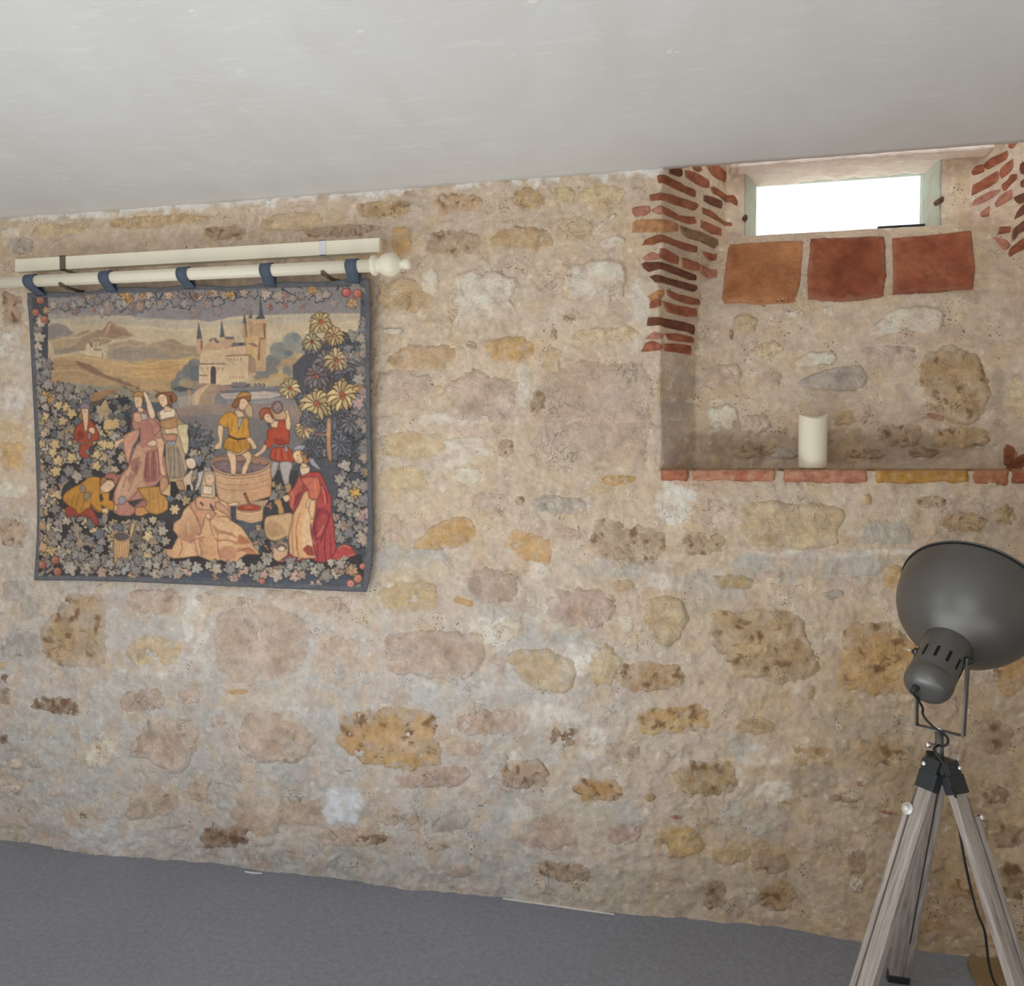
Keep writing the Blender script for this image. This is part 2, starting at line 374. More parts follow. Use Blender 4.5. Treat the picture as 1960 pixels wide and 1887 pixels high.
# ------------------------------------------------------------------ pieces set in the wall
def surf(X, Z):
    e = 0.004
    y = S(X, Z, True)
    sx = (S(X+e, Z)-S(X-e, Z))/(2*e); sz = (S(X, Z+e)-S(X, Z-e))/(2*e)
    sx = np.clip(sx, -2, 2); sz = np.clip(sz, -1, 1)
    n = np.stack([sx, -np.ones_like(sx), sz], -1); n /= np.linalg.norm(n, axis=-1, keepdims=True)
    return np.stack([X, y-Mh(X, Z)*0.7, Z], -1), n
SEED = [100]
def piece(name, poly, col, col2=None, h=.006, rough=.004, rsc=.05, mat=None, wob=.08, edge=.22, dark=None, flat=False, back=.05, sm=True, mortar_edge=.5, grow=0.0):
    SEED[0] += 7; sd = SEED[0]
    P = np.array([pix2wall(a, b) for a, b in poly])
    if sm: P = spline(P, 6, True)
    # even steps round the outline
    Q = np.vstack([P, P[:1]]); d = np.r_[0, np.cumsum(np.linalg.norm(np.diff(Q, axis=0), axis=1))]; per = d[-1]
    na = int(np.clip(per/(.0065 if not flat else .008), 26, 120))
    u = np.arange(na)/na*per
    B = np.stack([np.interp(u, d, Q[:, 0]), np.interp(u, d, Q[:, 1])], -1)
    c0 = B.mean(0); A = B-c0
    ev, V = np.linalg.eigh(A.T@A); ax = V[:, 1]; lo = A@ax; mi = A@V[:, 0]
    hl = max(abs(lo).max(), 1e-4); hw = max(abs(mi).max(), 1e-4)
    core = max(hl-hw, 0)*0.95
    C = c0+np.clip(lo*core/hl*1.05, -core, core)[:, None]*ax
    wn = fbm(B[:, 0], B[:, 1], max(.02, hw*.55), 4, sd)*wob+fbm(B[:, 0], B[:, 1], .014, 2, sd+9)*wob*.35
    B = C+(B-C)*(1+wn)[:, None]
    if grow:
        rr_ = np.linalg.norm(B-C, axis=1)[:, None]; B = C+(B-C)*(1+grow/np.maximum(rr_, .004))
    nr = int(np.clip(hw/(.0062 if not flat else .009), 4, 18))
    t = 1-(1-np.linspace(0, 1, nr+1))**1.25
    X = C[None, :, 0]+(B-C)[None, :, 0]*t[:, None]; Z = C[None, :, 1]+(B-C)[None, :, 1]*t[:, None]
    base, n = surf(X, Z)
    T = t[:, None]*np.ones_like(X)
    rel = fbm(X, Z, rsc, 4, sd+1)
    prof = smooth(1.0, 1-edge, T)
    if flat: hh = -0.0012+(h+0.0012)*prof+rough*rel*prof
    else:
        facet = np.abs(fbm(X, Z, rsc*1.5, 3, sd+2))
        hh = -0.006+(h+0.006)*prof+rough*(rel*0.9-facet*0.8+.25)*(0.3+0.7*prof)
    pos = base+n*hh[..., None]
    skirt = pos[-1]-n[-1]*back
    co = np.concatenate([pos.reshape(-1, 3), skirt])
    ca = alb(col); cb = alb(col2 if col2 is not None else tuple(np.array(col)*.86))
    m = np.clip(.45+.9*fbm(X, Z, max(hw, .02)*1.1, 3, sd+3), 0, 1)[..., None]
    c = ca*(1-m)+cb*m
    mc = mortar_color(X.ravel(), Z.ravel()).reshape(X.shape+(3,))
    if not flat:
        k3 = (.35 if sum(col) > 620 else 1.0)*np.clip(.24+.50*fbm(X, Z, max(hw, .02)*.7, 4, sd+13), .08, .9)[..., None]; c = c*(1-k3)+mc*k3
    c = c*(1+.17*rel-.12*np.clip(-rel-.2, 0, 1))[..., None]
    if dark is not None:
        q = np.clip((fbm(X, Z, rsc*.8, 4, sd+4)-.25)*3.2, 0, .85)[..., None]; c = c*(1-q)+alb(dark)*q
    me_ = np.clip(smooth(.58 if not flat else .80, 1.0, T+(.40 if not flat else .12)*fbm(X, Z, .03, 4, sd+5))*mortar_edge, 0, 1)[..., None]
    c = c*(1-me_)+mc*me_
    cc = np.concatenate([c.reshape(-1, 3), c[-1]])
    i = np.arange((nr+2)*na).reshape(nr+2, na)
    r = np.roll(i, -1, axis=1)
    q = np.stack([i[:-1], i[1:], r[1:], r[:-1]], -1).reshape(-1, 4)
    o = mesh_fast(name, co, q, mat or M_STONE, colors=np.clip(cc, .005, .92))
    o.parent = wall
    return o

def blob(cx, cy, rx, ry, rot=0, p=2.6, n=12):
    a = np.arange(n)/n*2*np.pi; c, s = np.cos(a), np.sin(a)
    x = np.sign(c)*abs(c)**(2/p)*rx; y = np.sign(s)*abs(s)**(2/p)*ry
    r = math.radians(rot)
    j = 1+RNG.uniform(-.09, .09, n); x = x*j; y = y*j
    return [(cx+a_*math.cos(r)-b_*math.sin(r), cy+a_*math.sin(r)+b_*math.cos(r)) for a_, b_ in zip(x, y)]

cP, cP2 = (202, 180, 164), (184, 158, 138)
cY, cY2 = (206, 184, 148), (192, 164, 126)
cO, cO2 = (200, 162, 108), (188, 148, 100)
cW, cW2 = (236, 220, 204), (222, 204, 182)
cB, cB2 = (176, 152, 128), (160, 134, 110)
cG, cG2 = (188, 178, 168), (172, 160, 150)
cD, cD2 = (124, 92, 64), (166, 142, 118)
cT, cT2 = (192, 164, 126), (172, 140, 102)
K_ = dict(P=(cP, cP2), Y=(cY, cY2), O=(cO, cO2), W=(cW, cW2), B=(cB, cB2), G=(cG, cG2), D=(cD, cD2), T=(cT, cT2), R=((150, 92, 78), (168, 120, 100)))
# cx, cy, rx, ry, rot, palette, height mm, roughness mm
ST = [
 # under the ceiling
 (120, 440, 62, 17, -3, 'Y', 4, 4), (300, 424, 96, 16, -4, 'T', 4, 5), (430, 446, 44, 18, -4, 'B', 3, 4), (560, 425, 70, 22, -4, 'Y', 4, 5), (655, 442, 78, 15, -4, 'B', 4, 4), (735, 402, 60, 22, -4, 'T', 4, 6),
 (875, 388, 55, 22, -4, 'T', 5, 7), (1012, 382, 36, 27, 0, 'T', 4, 4), (1080, 372, 26, 22, 0, 'Y', 3, 3), (1152, 376, 50, 26, -3, 'Y', 4, 5),
 (38, 470, 30, 20, 0, 'G', 3, 3), (20, 445, 22, 14, 0, 'W', 3, 4),
 # to the right of the tapestry
 (770, 462, 27, 36, 0, 'O', 5, 4), (868, 468, 60, 33, -3, 'B', 4, 3), (1000, 456, 66, 30, -2, 'T', 4, 4), (1100, 440, 44, 32, 0, 'Y', 2, 2), (1172, 462, 26, 14, -12, 'W', 4, 3),
 (774, 566, 60, 42, 0, 'T', 5, 5), (823, 538, 22, 28, 12, 'W', 5, 3), (1160, 425, 26, 6, -35, 'W', 7, 2),
 (752, 634, 22, 7, 0, 'W', 8, 3), (808, 682, 68, 30, -4, 'T', 5, 4), (975, 668, 50, 31, -3, 'O', 7, 5), (902, 660, 15, 11, 20, 'B', 4, 3), (1158, 642, 66, 21, -3, 'Y', 4, 4), (1092, 610, 18, 14, 0, 'B', 3, 2), (1060, 640, 10, 14, 0, 'B', 3, 2),
 (1056, 690, 22, 32, 10, 'Y', 3, 3), (1085, 596, 30, 10, 10, 'P', 2, 2), (772, 744, 64, 46, 0, 'P', 4, 3), (922, 762, 74, 60, 0, 'P', 8, 8), (1030, 770, 18, 28, 15, 'B', 4, 3),
 (792, 852, 70, 36, 0, 'Y', 3, 3), (772, 918, 56, 36, 0, 'Y', 3, 3), (898, 908, 30, 20, 0, 'W', 4, 4), (886, 846, 42, 14, -4, 'W', 4, 4), (968, 858, 18, 22, 20, 'B', 6, 5),
 (1182, 918, 40, 16, -4, 'O', 2, 3), (1072, 966, 58, 24, 6, 'G', 6, 7), (938, 962, 38, 24, 0, 'P', 3, 4), (996, 958, 14, 12, 0, 'B', 5, 3), (1146, 938, 26, 12, -8, 'Y', 3, 3),
 (748, 1010, 30, 36, 0, 'P', 3, 3), (1014, 1046, 56, 34, 24, 'O', 3, 4), (1198, 1040, 84, 48, 12, 'B', 5, 8), (1086, 1022, 34, 16, 10, 'P', 3, 3),
 (786, 1142, 66, 40, 0, 'Y', 3, 3), (940, 1124, 56, 42, 0, 'P', 6, 4), (888, 1152, 24, 10, 20, 'O', 2, 3), (1110, 1164, 80, 46, 0, 'P', 8, 5), (1192, 1120, 24, 18, 0, 'Y', 4, 3),
 (972, 1208, 34, 24, -8, 'W', 7, 3), (1200, 1196, 18, 22, 0, 'W', 4, 4),
 # niche back
 (1425, 620, 26, 22, 0, 'Y', 12, 5), (1471, 668, 32, 15, -6, 'Y', 7, 4), (1386, 720, 46, 28, -4, 'P', 5, 4), (1482, 726, 17, 16, 0, 'P', 6, 5), (1384, 798, 33, 30, 0, 'W', 10, 6),
 (1522, 601, 20, 9, 0, 'W', 5, 3), (1586, 596, 15, 12, 0, 'W', 5, 3), (1478, 606, 6, 8, 0, 'W', 4, 2), (1650, 790, 22, 18, -50, 'P', 7, 4), (1790, 797, 19, 7, 14, 'R', 5, 3), (1444, 812, 32, 24, 0, 'P', 7, 7), (1440, 860, 50, 22, 0, 'B', 6, 8), (1560, 840, 40, 22, 0, 'T', 5, 7),
 (1720, 832, 50, 26, 0, 'B', 6, 7), (1700, 678, 60, 24, 0, 'P', 3, 3), (1838, 838, 60, 26, 0, 'T', 5, 6), (1500, 868, 32, 14, 0, 'G', 7, 6), (1400, 640, 6, 12, 0, 'D', 2, 2), (1720, 560+30, 1, 1, 0, 'W', 1, 1),
 (1948, 760, 18, 46, 0, 'Y', 8, 5), (1660, 868, 36, 12, 0, 'B', 6, 6), (1768, 866, 34, 14, 0, 'D', 2, 5), (1620, 800, 30, 20, -10, 'T', 3, 4),
 # band below the ledge
 (1372, 985, 44, 34, 10, 'P', 3, 4), (1342, 1040, 50, 28, 0, 'B', 3, 4), (1660, 955, 9, 12, 0, 'O', 7, 2), (1782, 960, 32, 15, 0, 'B', 5, 4), (1695, 1020, 56, 32, 3, 'G', 4, 4), (1842, 1000, 52, 24, 0, 'T', 4, 4), (1402, 1112, 44, 18, 0, 'T', 3, 3),
 (1710, 1104, 24, 26, 0, 'O', 6, 4), (1595, 1138, 22, 10, -8, 'G', 6, 5), (1480, 1098, 24, 10, 0, 'P', 3, 3), (1924, 985, 26, 26, 0, 'T', 4, 4),
 # middle
 (1156, 1276, 34, 44, 8, 'Y', 7, 7), (1250, 1292, 74, 36, 0, 'T', 5, 6), (1448, 1390, 42, 20, 0, 'T', 4, 4), (1286, 1378, 84, 34, -2, 'O', 4, 6), (1552, 1326, 10, 14, 20, 'T', 4, 3), (1378, 1338, 26, 16, 0, 'P', 3, 3),
 (932, 1382, 66, 32, 0, 'P', 6, 7), (1078, 1407, 34, 26, 0, 'D', 3, 6), (1002, 1482, 50, 36, 0, 'B', 5, 8), (1148, 1512, 52, 28, 0, 'O', 4, 6), (1244, 1524, 14, 12, 0, 'T', 4, 3), (830, 1486, 76, 26, 0, 'P', 4, 7), (886, 1432, 40, 22, 0, 'P', 3, 4), (1188, 1440, 40, 24, 0, 'P', 4, 5),
 (1352, 1490, 72, 40, 0, 'T', 6, 7), (1682, 1436, 64, 34, 0, 'T', 5, 8), (1560, 1446, 50, 26, 0, 'T', 3, 5), (1612, 1530, 30, 8, 6, 'B', 3, 3), (1700, 1556, 20, 5, 10, 'R', 2, 2), (1294, 1564, 12, 6, 6, 'R', 2, 2), (1646, 1500, 8, 8, 0, 'R', 3, 2),
 # low band
 (1196, 1596, 38, 24, 0, 'P', 5, 6), (1296, 1612, 56, 36, 0, 'O', 5, 8), (1398, 1636, 44, 22, 0, 'T', 3, 5), (1562, 1598, 50, 34, 0, 'P', 4, 5), (1474, 1648, 42, 28, 0, 'B', 4, 7), (1486, 1716, 44, 36, 0, 'T', 5, 8), (1368, 1712, 30, 34, 0, 'B', 3, 4),
 (1640, 1694, 16, 18, 10, 'W', 12, 5), (1640, 1650, 22, 30, 0, 'B', 3, 5), (1084, 1668, 60, 26, 8, 'B', 4, 7), (1050, 1592, 62, 44, 0, 'P', 3, 5), (878, 1664, 30, 20, 0, 'P', 4, 5), (710, 1606, 34, 14, 4, 'D', 3, 8), (836, 1616, 24, 14, 0, 'P', 4, 5), (660, 1600, 60, 26, 0, 'P', 4, 6),
 (760, 1560, 50, 30, 0, 'P', 2, 3), (862, 1570, 44, 32, 0, 'G', 3, 4), (430, 1600, 52, 28, 0, 'D', 5, 11), (492, 1560, 60, 44, 30, 'P', 5, 4), (290, 1546, 56, 26, -12, 'P', 5, 6), (572, 1552, 52, 36, 0, 'P', 4, 5), (382, 1506, 24, 34, 10, 'P', 5, 4), (162, 1560, 14, 10, 0, 'D', 2, 3), (320, 1524, 12, 10, 0, 'D', 3, 4),
 (108, 1350, 52, 20, 8, 'D', 3, 8), (192, 1442, 36, 32, 0, 'W', 7, 7), (190, 1434, 10, 12, 0, 'O', 9, 3), (272, 1340, 46, 26, 0, 'P', 5, 7), (362, 1334, 26, 18, 0, 'P', 5, 4), (438, 1480, 30, 34, 0, 'G', 4, 5), (418, 1382, 18, 16, 0, 'P', 4, 4), (456, 1324, 22, 8, 0, 'O', 3, 3),
 (292, 1150, 56, 28, 0, 'P', 5, 6), (302, 1244, 62, 36, 0, 'Y', 4, 5), (654, 1262, 50, 62, 0, 'P', 3, 4), (432, 1150, 60, 18, 6, 'P', 3, 4), (560, 1140, 60, 14, 6, 'P', 3, 3), (640, 1158, 40, 22, 0, 'P', 3, 3), (60, 1160, 30, 30, 0, 'G', 3, 5), (26, 1130, 28, 26, 0, 'G', 3, 5),
 (24, 870, 30, 36, 0, 'O', 3, 4), (26, 760, 30, 34, 0, 'W', 3, 4), (24, 936, 30, 22, 0, 'W', 4, 5), (26, 1020, 32, 36, 0, 'B', 3, 5), (10, 1300, 12, 14, 0, 'D', 3, 4), (12, 1330, 14, 22, 0, 'B', 4, 6), (6, 1415, 12, 12, 0, 'D', 3, 4), (30, 1462, 16, 12, 0, 'W', 7, 3), (40, 1238, 50, 30, 0, 'G', 3, 5), (24, 590, 26, 44, 0, 'B', 4, 6),
 (10, 660, 24, 30, 0, 'W', 3, 4), (70, 1462, 16, 10, 0, 'G', 4, 3), (104, 1515, 16, 8, 0, 'W', 5, 3), (22, 1510, 22, 8, 0, 'W', 5, 3),
 # behind the lamp
 (1906, 1412, 42, 38, 0, 'B', 6, 9), (1932, 1268, 42, 74, 0, 'O', 5, 7), (1860, 1600, 44, 34, 0, 'T', 4, 8), (1930, 1600, 36, 30, 0, 'D', 2, 9), (1934, 1690, 34, 46, 0, 'D', 4, 9), (1820, 1440, 30, 22, 0, 'P', 4, 5), (1850, 1700, 46, 30, 0, 'T', 4, 7), (1780, 1640, 36, 36, 0, 'B', 3, 6), (1920, 1790, 34, 30, 0, 'T', 4, 6),
 (1770, 1770, 40, 20, 0, 'T', 3, 5), (1904, 1520, 30, 22, 0, 'B', 4, 7), (1800, 1350, 44, 30, 0, 'P', 2, 4), (1770, 1100, 40, 30, 0, 'T', 3, 5), (1860, 1180, 50, 40, 0, 'T', 3, 5),
]
_g = np.random.default_rng(77)
for _i in range(30):
    ST.append((-45-95*(_i % 3)+_g.uniform(-22, 22), 470+112*(_i//3)+_g.uniform(-24, 24), _g.uniform(26, 50), _g.uniform(18, 34), _g.uniform(-8, 8), 'PYTGBPYPWP'[_i % 10], _g.uniform(3, 7), _g.uniform(3, 7)))
for (cx_, cy_, rx, ry, rot, k_, h, ro) in ST:
    if rx < 2: continue
    a, b = K_[k_]
    j = RNG.uniform(-8, 8)+(9 if cy_ < 1060 else 0); a = tuple(np.array(a)+j+RNG.uniform(-4, 4, 3)); b = tuple(np.array(b)+j)
    rsc = np.clip(min(rx, ry)/1500*2.3*.9, .018, .06)
    piece('stone', blob(cx_, cy_, rx, ry, rot), a, b, h/1000*.8, ro/1000*.62, rsc, edge=.34, wob=.24,
          dark=(124, 94, 66) if k_ in 'BD' or (k_ in 'TO' and ro >= 6) else None, mortar_edge=1.0 if h < 5 else .85)
# stones with an outline of their own
SP = [
 ([(872, 520), (935, 515), (990, 525), (992, 560), (980, 575), (993, 590), (985, 612), (940, 622), (880, 630), (862, 622), (866, 600), (860, 575), (870, 560)], 'W', 9, 4),
 ([(1082, 512), (1120, 498), (1160, 492), (1192, 500), (1205, 520), (1200, 560), (1190, 575), (1130, 580), (1095, 575), (1076, 555), (1074, 530)], 'W', 11, 4),
 ([(1030, 700), (1100, 676), (1180, 680), (1245, 676), (1254, 760), (1253, 850), (1245, 905), (1160, 900), (1080, 905), (1030, 890), (1012, 850), (1030, 810), (1050, 770), (1020, 740)], 'P', 5, 3),
 ([(785, 1050), (800, 1030), (840, 995), (890, 985), (914, 1000), (912, 1028), (895, 1048), (850, 1055), (805, 1054)], 'O', 6, 3),
 ([(1236, 1150), (1262, 1135), (1300, 1145), (1322, 1165), (1318, 1195), (1300, 1230), (1275, 1242), (1246, 1228), (1232, 1190)], 'Y', 12, 5),
 ([(735, 1215), (770, 1205), (840, 1200), (900, 1205), (935, 1215), (930, 1265), (905, 1300), (860, 1308), (800, 1300), (745, 1290), (732, 1255)], 'P', 7, 6),
 ([(968, 1255), (1000, 1238), (1050, 1240), (1090, 1255), (1106, 1285), (1100, 1320), (1060, 1330), (1010, 1315), (980, 1285)], 'Y', 11, 7),
 ([(1352, 1185), (1370, 1165), (1440, 1160), (1520, 1160), (1550, 1190), (1560, 1240), (1575, 1280), (1540, 1310), (1480, 1315), (1420, 1300), (1380, 1265), (1350, 1230)], 'T', 9, 8),
 ([(1610, 1190), (1650, 1178), (1700, 1190), (1755, 1220), (1785, 1260), (1780, 1320), (1740, 1340), (1660, 1335), (1605, 1320), (1592, 1290), (1605, 1240)], 'O', 9, 9),
 ([(1428, 962), (1500, 955), (1580, 962), (1625, 975), (1610, 1020), (1600, 1050), (1520, 1056), (1450, 1050), (1412, 1025), (1410, 1000)], 'Y', 9, 5),
 ([(645, 1365), (700, 1350), (770, 1348), (840, 1360), (848, 1420), (845, 1470), (790, 1490), (740, 1480), (680, 1460), (640, 1430)], 'O', 6, 10),
 ([(300, 1370), (345, 1368), (385, 1385), (380, 1430), (360, 1485), (310, 1478), (275, 1455), (240, 1448), (255, 1410), (275, 1385)], 'P', 8, 9),
 ([(470, 1358), (520, 1355), (560, 1375), (605, 1400), (600, 1440), (570, 1465), (500, 1465), (458, 1440), (455, 1390)], 'P', 8, 6),
 ([(95, 1165), (130, 1130), (190, 1135), (218, 1165), (205, 1200), (210, 1250), (195, 1285), (130, 1285), (85, 1265), (72, 1220)], 'T', 6, 8),
 ([(405, 1170), (460, 1150), (560, 1155), (600, 1200), (590, 1270), (550, 1310), (480, 1322), (420, 1300), (402, 1240)], 'P', 5, 4),
 ([(1658, 635), (1680, 610), (1712, 588), (1760, 583), (1806, 592), (1808, 620), (1795, 638), (1730, 640), (1672, 648)], 'W', 11, 3),
 ([(1518, 695), (1540, 677), (1575, 672), (1598, 675), (1598, 700), (1570, 700), (1540, 706)], 'W', 9, 3),
 ([(1522, 735), (1560, 712), (1600, 700), (1645, 697), (1662, 715), (1660, 740), (1625, 752), (1560, 748)], 'G', 10, 3),
 ([(1752, 700), (1790, 665), (1850, 662), (1890, 690), (1905, 740), (1890, 800), (1840, 820), (1790, 800), (1760, 760)], 'T', 9, 10),
]
for poly, k_, h, ro in SP:
    a, b = K_[k_]
    piece('stone', poly, a, b, h/1000*.85, ro/1000*.62, .05, edge=.24, wob=.13, dark=(124, 94, 66) if k_ in 'TO' and ro > 7 else None, mortar_edge=.7)

# ------------------------------------------------------------------ bricks of the splayed jambs
def cr(ox, oy, sc, pts): return [(ox+a/sc, oy+b/sc) for a, b in pts]
b_red, b_dk, b_pk, b_tan, b_ol, b_br = (160, 98, 74), (118, 76, 60), (184, 128, 108), (192, 142, 100), (140, 110, 82), (148, 92, 66)
LB = [([(480,110),(585,110),(590,165),(560,175),(480,150)], b_dk), ([(375,175),(450,180),(560,235),(600,265),(690,290),(712,310),(705,370),(650,340),(570,305),(540,290),(380,240)], b_br),
 ([(300,350),(410,330),(520,355),(640,395),(735,425),(735,455),(700,485),(630,460),(520,430),(440,400),(310,400)], b_br), ([(145,470),(200,455),(300,450),(300,500),(270,530),(170,545),(145,500)], b_pk),
 ([(318,482),(360,460),(402,442),(405,520),(330,500)], b_pk), ([(412,450),(480,485),(560,535),(700,545),(720,600),(650,600),(560,570),(480,540),(415,510)], b_red),
 ([(150,600),(180,575),(385,570),(470,575),(560,610),(555,670),(400,682),(150,680)], b_tan), ([(570,620),(700,665),(910,745),(920,790),(880,820),(720,750),(640,730),(590,690)], b_ol),
 ([(230,800),(260,755),(340,720),(400,705),(500,750),(725,810),(720,860),(640,850),(500,795),(400,770),(330,795)], b_br), ([(245,910),(320,865),(388,890),(388,930),(245,930)], b_pk),
 ([(395,835),(440,840),(555,900),(550,970),(480,950),(395,910)], b_red), ([(590,910),(740,960),(745,1030),(600,1000)], b_red), ([(755,970),(905,1025),(900,1090),(860,1090),(755,1045)], b_pk),
 ([(785,860),(900,875),(900,930),(850,930),(790,885)], b_red), ([(230,970),(260,955),(400,955),(560,1010),(720,1075),(715,1115),(650,1110),(500,1045),(400,1010),(290,1040),(250,1010)], b_dk),
 ([(300,1085),(350,1070),(460,1100),(720,1165),(725,1195),(690,1220),(560,1180),(430,1140),(360,1145)], b_dk), ([(290,1260),(420,1205),(420,1245),(390,1290),(300,1290)], b_tan),
 ([(460,1205),(560,1250),(740,1290),(745,1340),(640,1330),(500,1280),(455,1240)], b_br), ([(300,1370),(310,1305),(400,1300),(395,1340)], b_red), ([(420,1305),(560,1350),(720,1375),(720,1440),(620,1440),(450,1400)], b_red),
 ([(275,1525),(290,1455),(430,1465),(600,1495),(700,1525),(700,1610),(640,1580),(480,1545),(350,1520)], b_dk), ([(260,1640),(340,1590),(420,1610),(400,1640)], b_pk),
 ([(440,1600),(540,1600),(690,1635),(695,1680),(600,1670),(460,1645)], b_red), ([(225,1755),(260,1690),(320,1668),(380,1685),(415,1710),(400,1745)], b_red), ([(425,1690),(560,1695),(670,1710),(665,1790),(560,1765),(425,1750)], b_red),
 ([(620,130),(650,125),(830,215),(830,275),(770,270),(700,230),(625,185)], b_red), ([(690,90),(755,90),(765,115),(750,130),(700,110)], b_red), ([(800,60),(920,80),(985,140),(975,230),(920,200),(860,160)], b_red),
 ([(845,280),(880,275),(1060,350),(1090,400),(1090,440),(1030,405),(930,355),(870,330)], b_br), ([(790,350),(950,400),(945,470),(880,445),(785,400)], b_dk),
 ([(775,465),(850,490),(900,540),(1045,600),(1040,630),(930,585),(850,545),(775,510)], b_br), ([(760,575),(940,650),(940,710),(860,690),(765,640)], b_red)]
RB = [([(300,500),(330,440),(440,400),(455,430),(450,500),(380,525),(310,540)], b_red), ([(465,400),(560,310),(780,210),(790,280),(770,330),(650,390),(520,465),(475,460)], b_red),
 ([(290,830),(310,680),(400,640),(640,490),(655,560),(650,640),(560,690),(400,770)], b_red), ([(685,500),(720,440),(855,330),(855,450),(780,540),(710,590)], b_red), ([(300,960),(330,890),(560,770),(690,750),(640,810),(500,890),(400,940)], b_pk),
 ([(720,680),(800,620),(830,550),(910,540),(900,610),(830,670),(760,760),(730,740)], b_red), ([(625,930),(680,850),(840,745),(845,870),(700,960),(640,990)], b_pk), ([(415,1080),(530,980),(520,1110),(430,1125)], b_pk),
 ([(820,90),(970,65),(900,110),(870,165),(820,150)], b_red), ([(970,400),(1060,340),(1060,540),(985,515)], b_dk), ([(980,640),(1080,570),(1080,720),(990,700)], b_dk), ([(880,860),(1016,800),(1080,780),(1080,900),(960,940),(900,900)], b_dk),
 ([(895,1150),(930,1060),(1016,960),(1080,920),(1080,1030),(1016,1080)], b_dk), ([(655,1360),(680,1280),(820,1270),(815,1330),(730,1350)], b_br), ([(860,1420),(870,1310),(1016,1185),(1090,1150),(1090,1290),(940,1340),(890,1440)], b_dk),
 ([(600,1415),(790,1460),(825,1520),(790,1560),(730,1580),(680,1520)], b_pk), ([(805,1640),(850,1550),(1016,1420),(1080,1390),(1080,1540),(900,1620),(830,1680)], b_br)]
BB = [([(345,1330),(370,1275),(435,1310),(470,1380),(470,1540),(400,1520),(345,1490)], b_br), ([(482,1420),(560,1380),(640,1380),(640,1690),(482,1690)], b_br)]
for lst, (ox, oy, sc_) in ((LB, (1180, 300, 4.719)), (RB, (1820, 260, 7.257)), (BB, (1860, 620, 5.55))):
    for pts, c in lst:
        c = np.array(c)+RNG.uniform(-7, 7)
        piece('brick', cr(ox, oy, sc_, pts), c, c*.84, .0035, .0016, .02, M_BRICK, wob=.09, edge=.13, flat=True, back=.05, sm=False, mortar_edge=.28, grow=.0030)
# large square terracotta tiles on the slope under the window
TL = [([(540,522),(720,510),(900,503),(895,600),(882,720),(862,808),(680,812),(507,808),(515,690),(530,590)], (176, 122, 82), (150, 94, 64)),
      ([(930,495),(1110,488),(1290,483),(1297,600),(1300,680),(1288,778),(1200,792),(1090,800),(915,790),(917,660)], (150, 90, 64), (126, 68, 48)),
      ([(1325,492),(1500,478),(1703,455),(1716,540),(1725,640),(1718,742),(1560,748),(1335,764),(1326,640)], (158, 96, 70), (138, 76, 56))]
for pts, c, c2 in TL:
    piece('tile', cr(1180, 260, 2.513, pts), c, c2, .006, .0014, .05, M_BRICK, wob=.018, edge=.10, flat=True, back=.03, sm=False, mortar_edge=.15, grow=.002)

# terracotta tiles laid flat along the ledge
def rough_box(name, x0, x1, y0, y1, z0, z1, col, col2, mat, parent, amp=.003, st=.006, seed=0):
    bm = bmesh.new(); box(bm, x0, x1, y0, y1, z0, z1)
    bmesh.ops.subdivide_edges(bm, edges=[e for e in bm.edges if abs(e.verts[0].co.x-e.verts[1].co.x) > .001], cuts=max(2, int((x1-x0)/st)), use_grid_fill=True)
    bmesh.ops.subdivide_edges(bm, edges=[e for e in bm.edges if abs(e.verts[0].co.y-e.verts[1].co.y) > .02], cuts=10, use_grid_fill=True)
    bmesh.ops.subdivide_edges(bm, edges=[e for e in bm.edges if abs(e.verts[0].co.z-e.verts[1].co.z) > .02], cuts=5, use_grid_fill=True)
    bmesh.ops.recalc_face_normals(bm, faces=bm.faces)
    co = np.array([v.co for v in bm.verts]); 
    for v in bm.verts:
        n = mnoise.noise(v.co*28+Vector((seed, 0, 0)))+.5*mnoise.noise(v.co*80)
        cxx = min(v.co.x-x0, x1-v.co.x); czz = min(v.co.z-z0, z1-v.co.z); cyy = v.co.y-y0
        rnd = max(0, .006-cxx)+max(0, .006-czz)
        d = Vector((0, 0, 0))
        if v.co.y < y0+.001: d.y = -n*amp+rnd*.7
        if v.co.z > z1-.001: d.z = n*amp*.5-max(0, .006-cyy)*.4
        if v.co.z < z0+.001: d.z = n*amp*2.2
        if cxx < .001: d.x = n*amp*1.4
        v.co += d
    faces = [[v.index for v in f.verts] for f in bm.faces]; co = np.array([v.co for v in bm.verts]); bm.free()
    m = np.clip(.5+1.3*fbm(co[:, 0]*1.0, co[:, 2]*2.5, .05, 4, seed+5), 0, 1)[:, None]
    c = alb(col)*(1-m)+alb(col2)*m
    fl = np.clip((fbm(co[:, 0], co[:, 2], .02, 3, seed+8)-.30)*2, 0, .4)[:, None]; c = c*(1-fl)+alb((196, 164, 136))*fl
    dust = (smooth(z1-.012, z1-.001, co[:, 2])*.75)[:, None]; c = c*(1-dust)+alb((150, 118, 92))*dust
    o = mesh_fast(name, co, faces, mat, colors=c); o.parent = parent
    return o
zt = Z_LEDGE+0.0015
for i, (a, b, dz, c, c2) in enumerate([(215, 342, .034, (168, 108, 82), (154, 94, 70)), (370, 757, .034, (162, 98, 78), (186, 136, 110)), (806, 1202, .037, (164, 106, 84), (186, 134, 110)),
                             (1248, 1684, .038, (166, 120, 58), (184, 142, 84)), (1712, 1882, .041, (156, 98, 68), (176, 124, 92)), (1900, 2060, .038, (150, 84, 58), (160, 96, 70))]):
    xa = on_y(1180+a/2.513, 905, 0)[0]; xb = on_y(1180+b/2.513, 905, 0)[0]
    rough_box('ledge_tile', xa, xb, -.010, .135, zt-dz, zt, c, c2, M_BRICK, wall, seed=i*11)

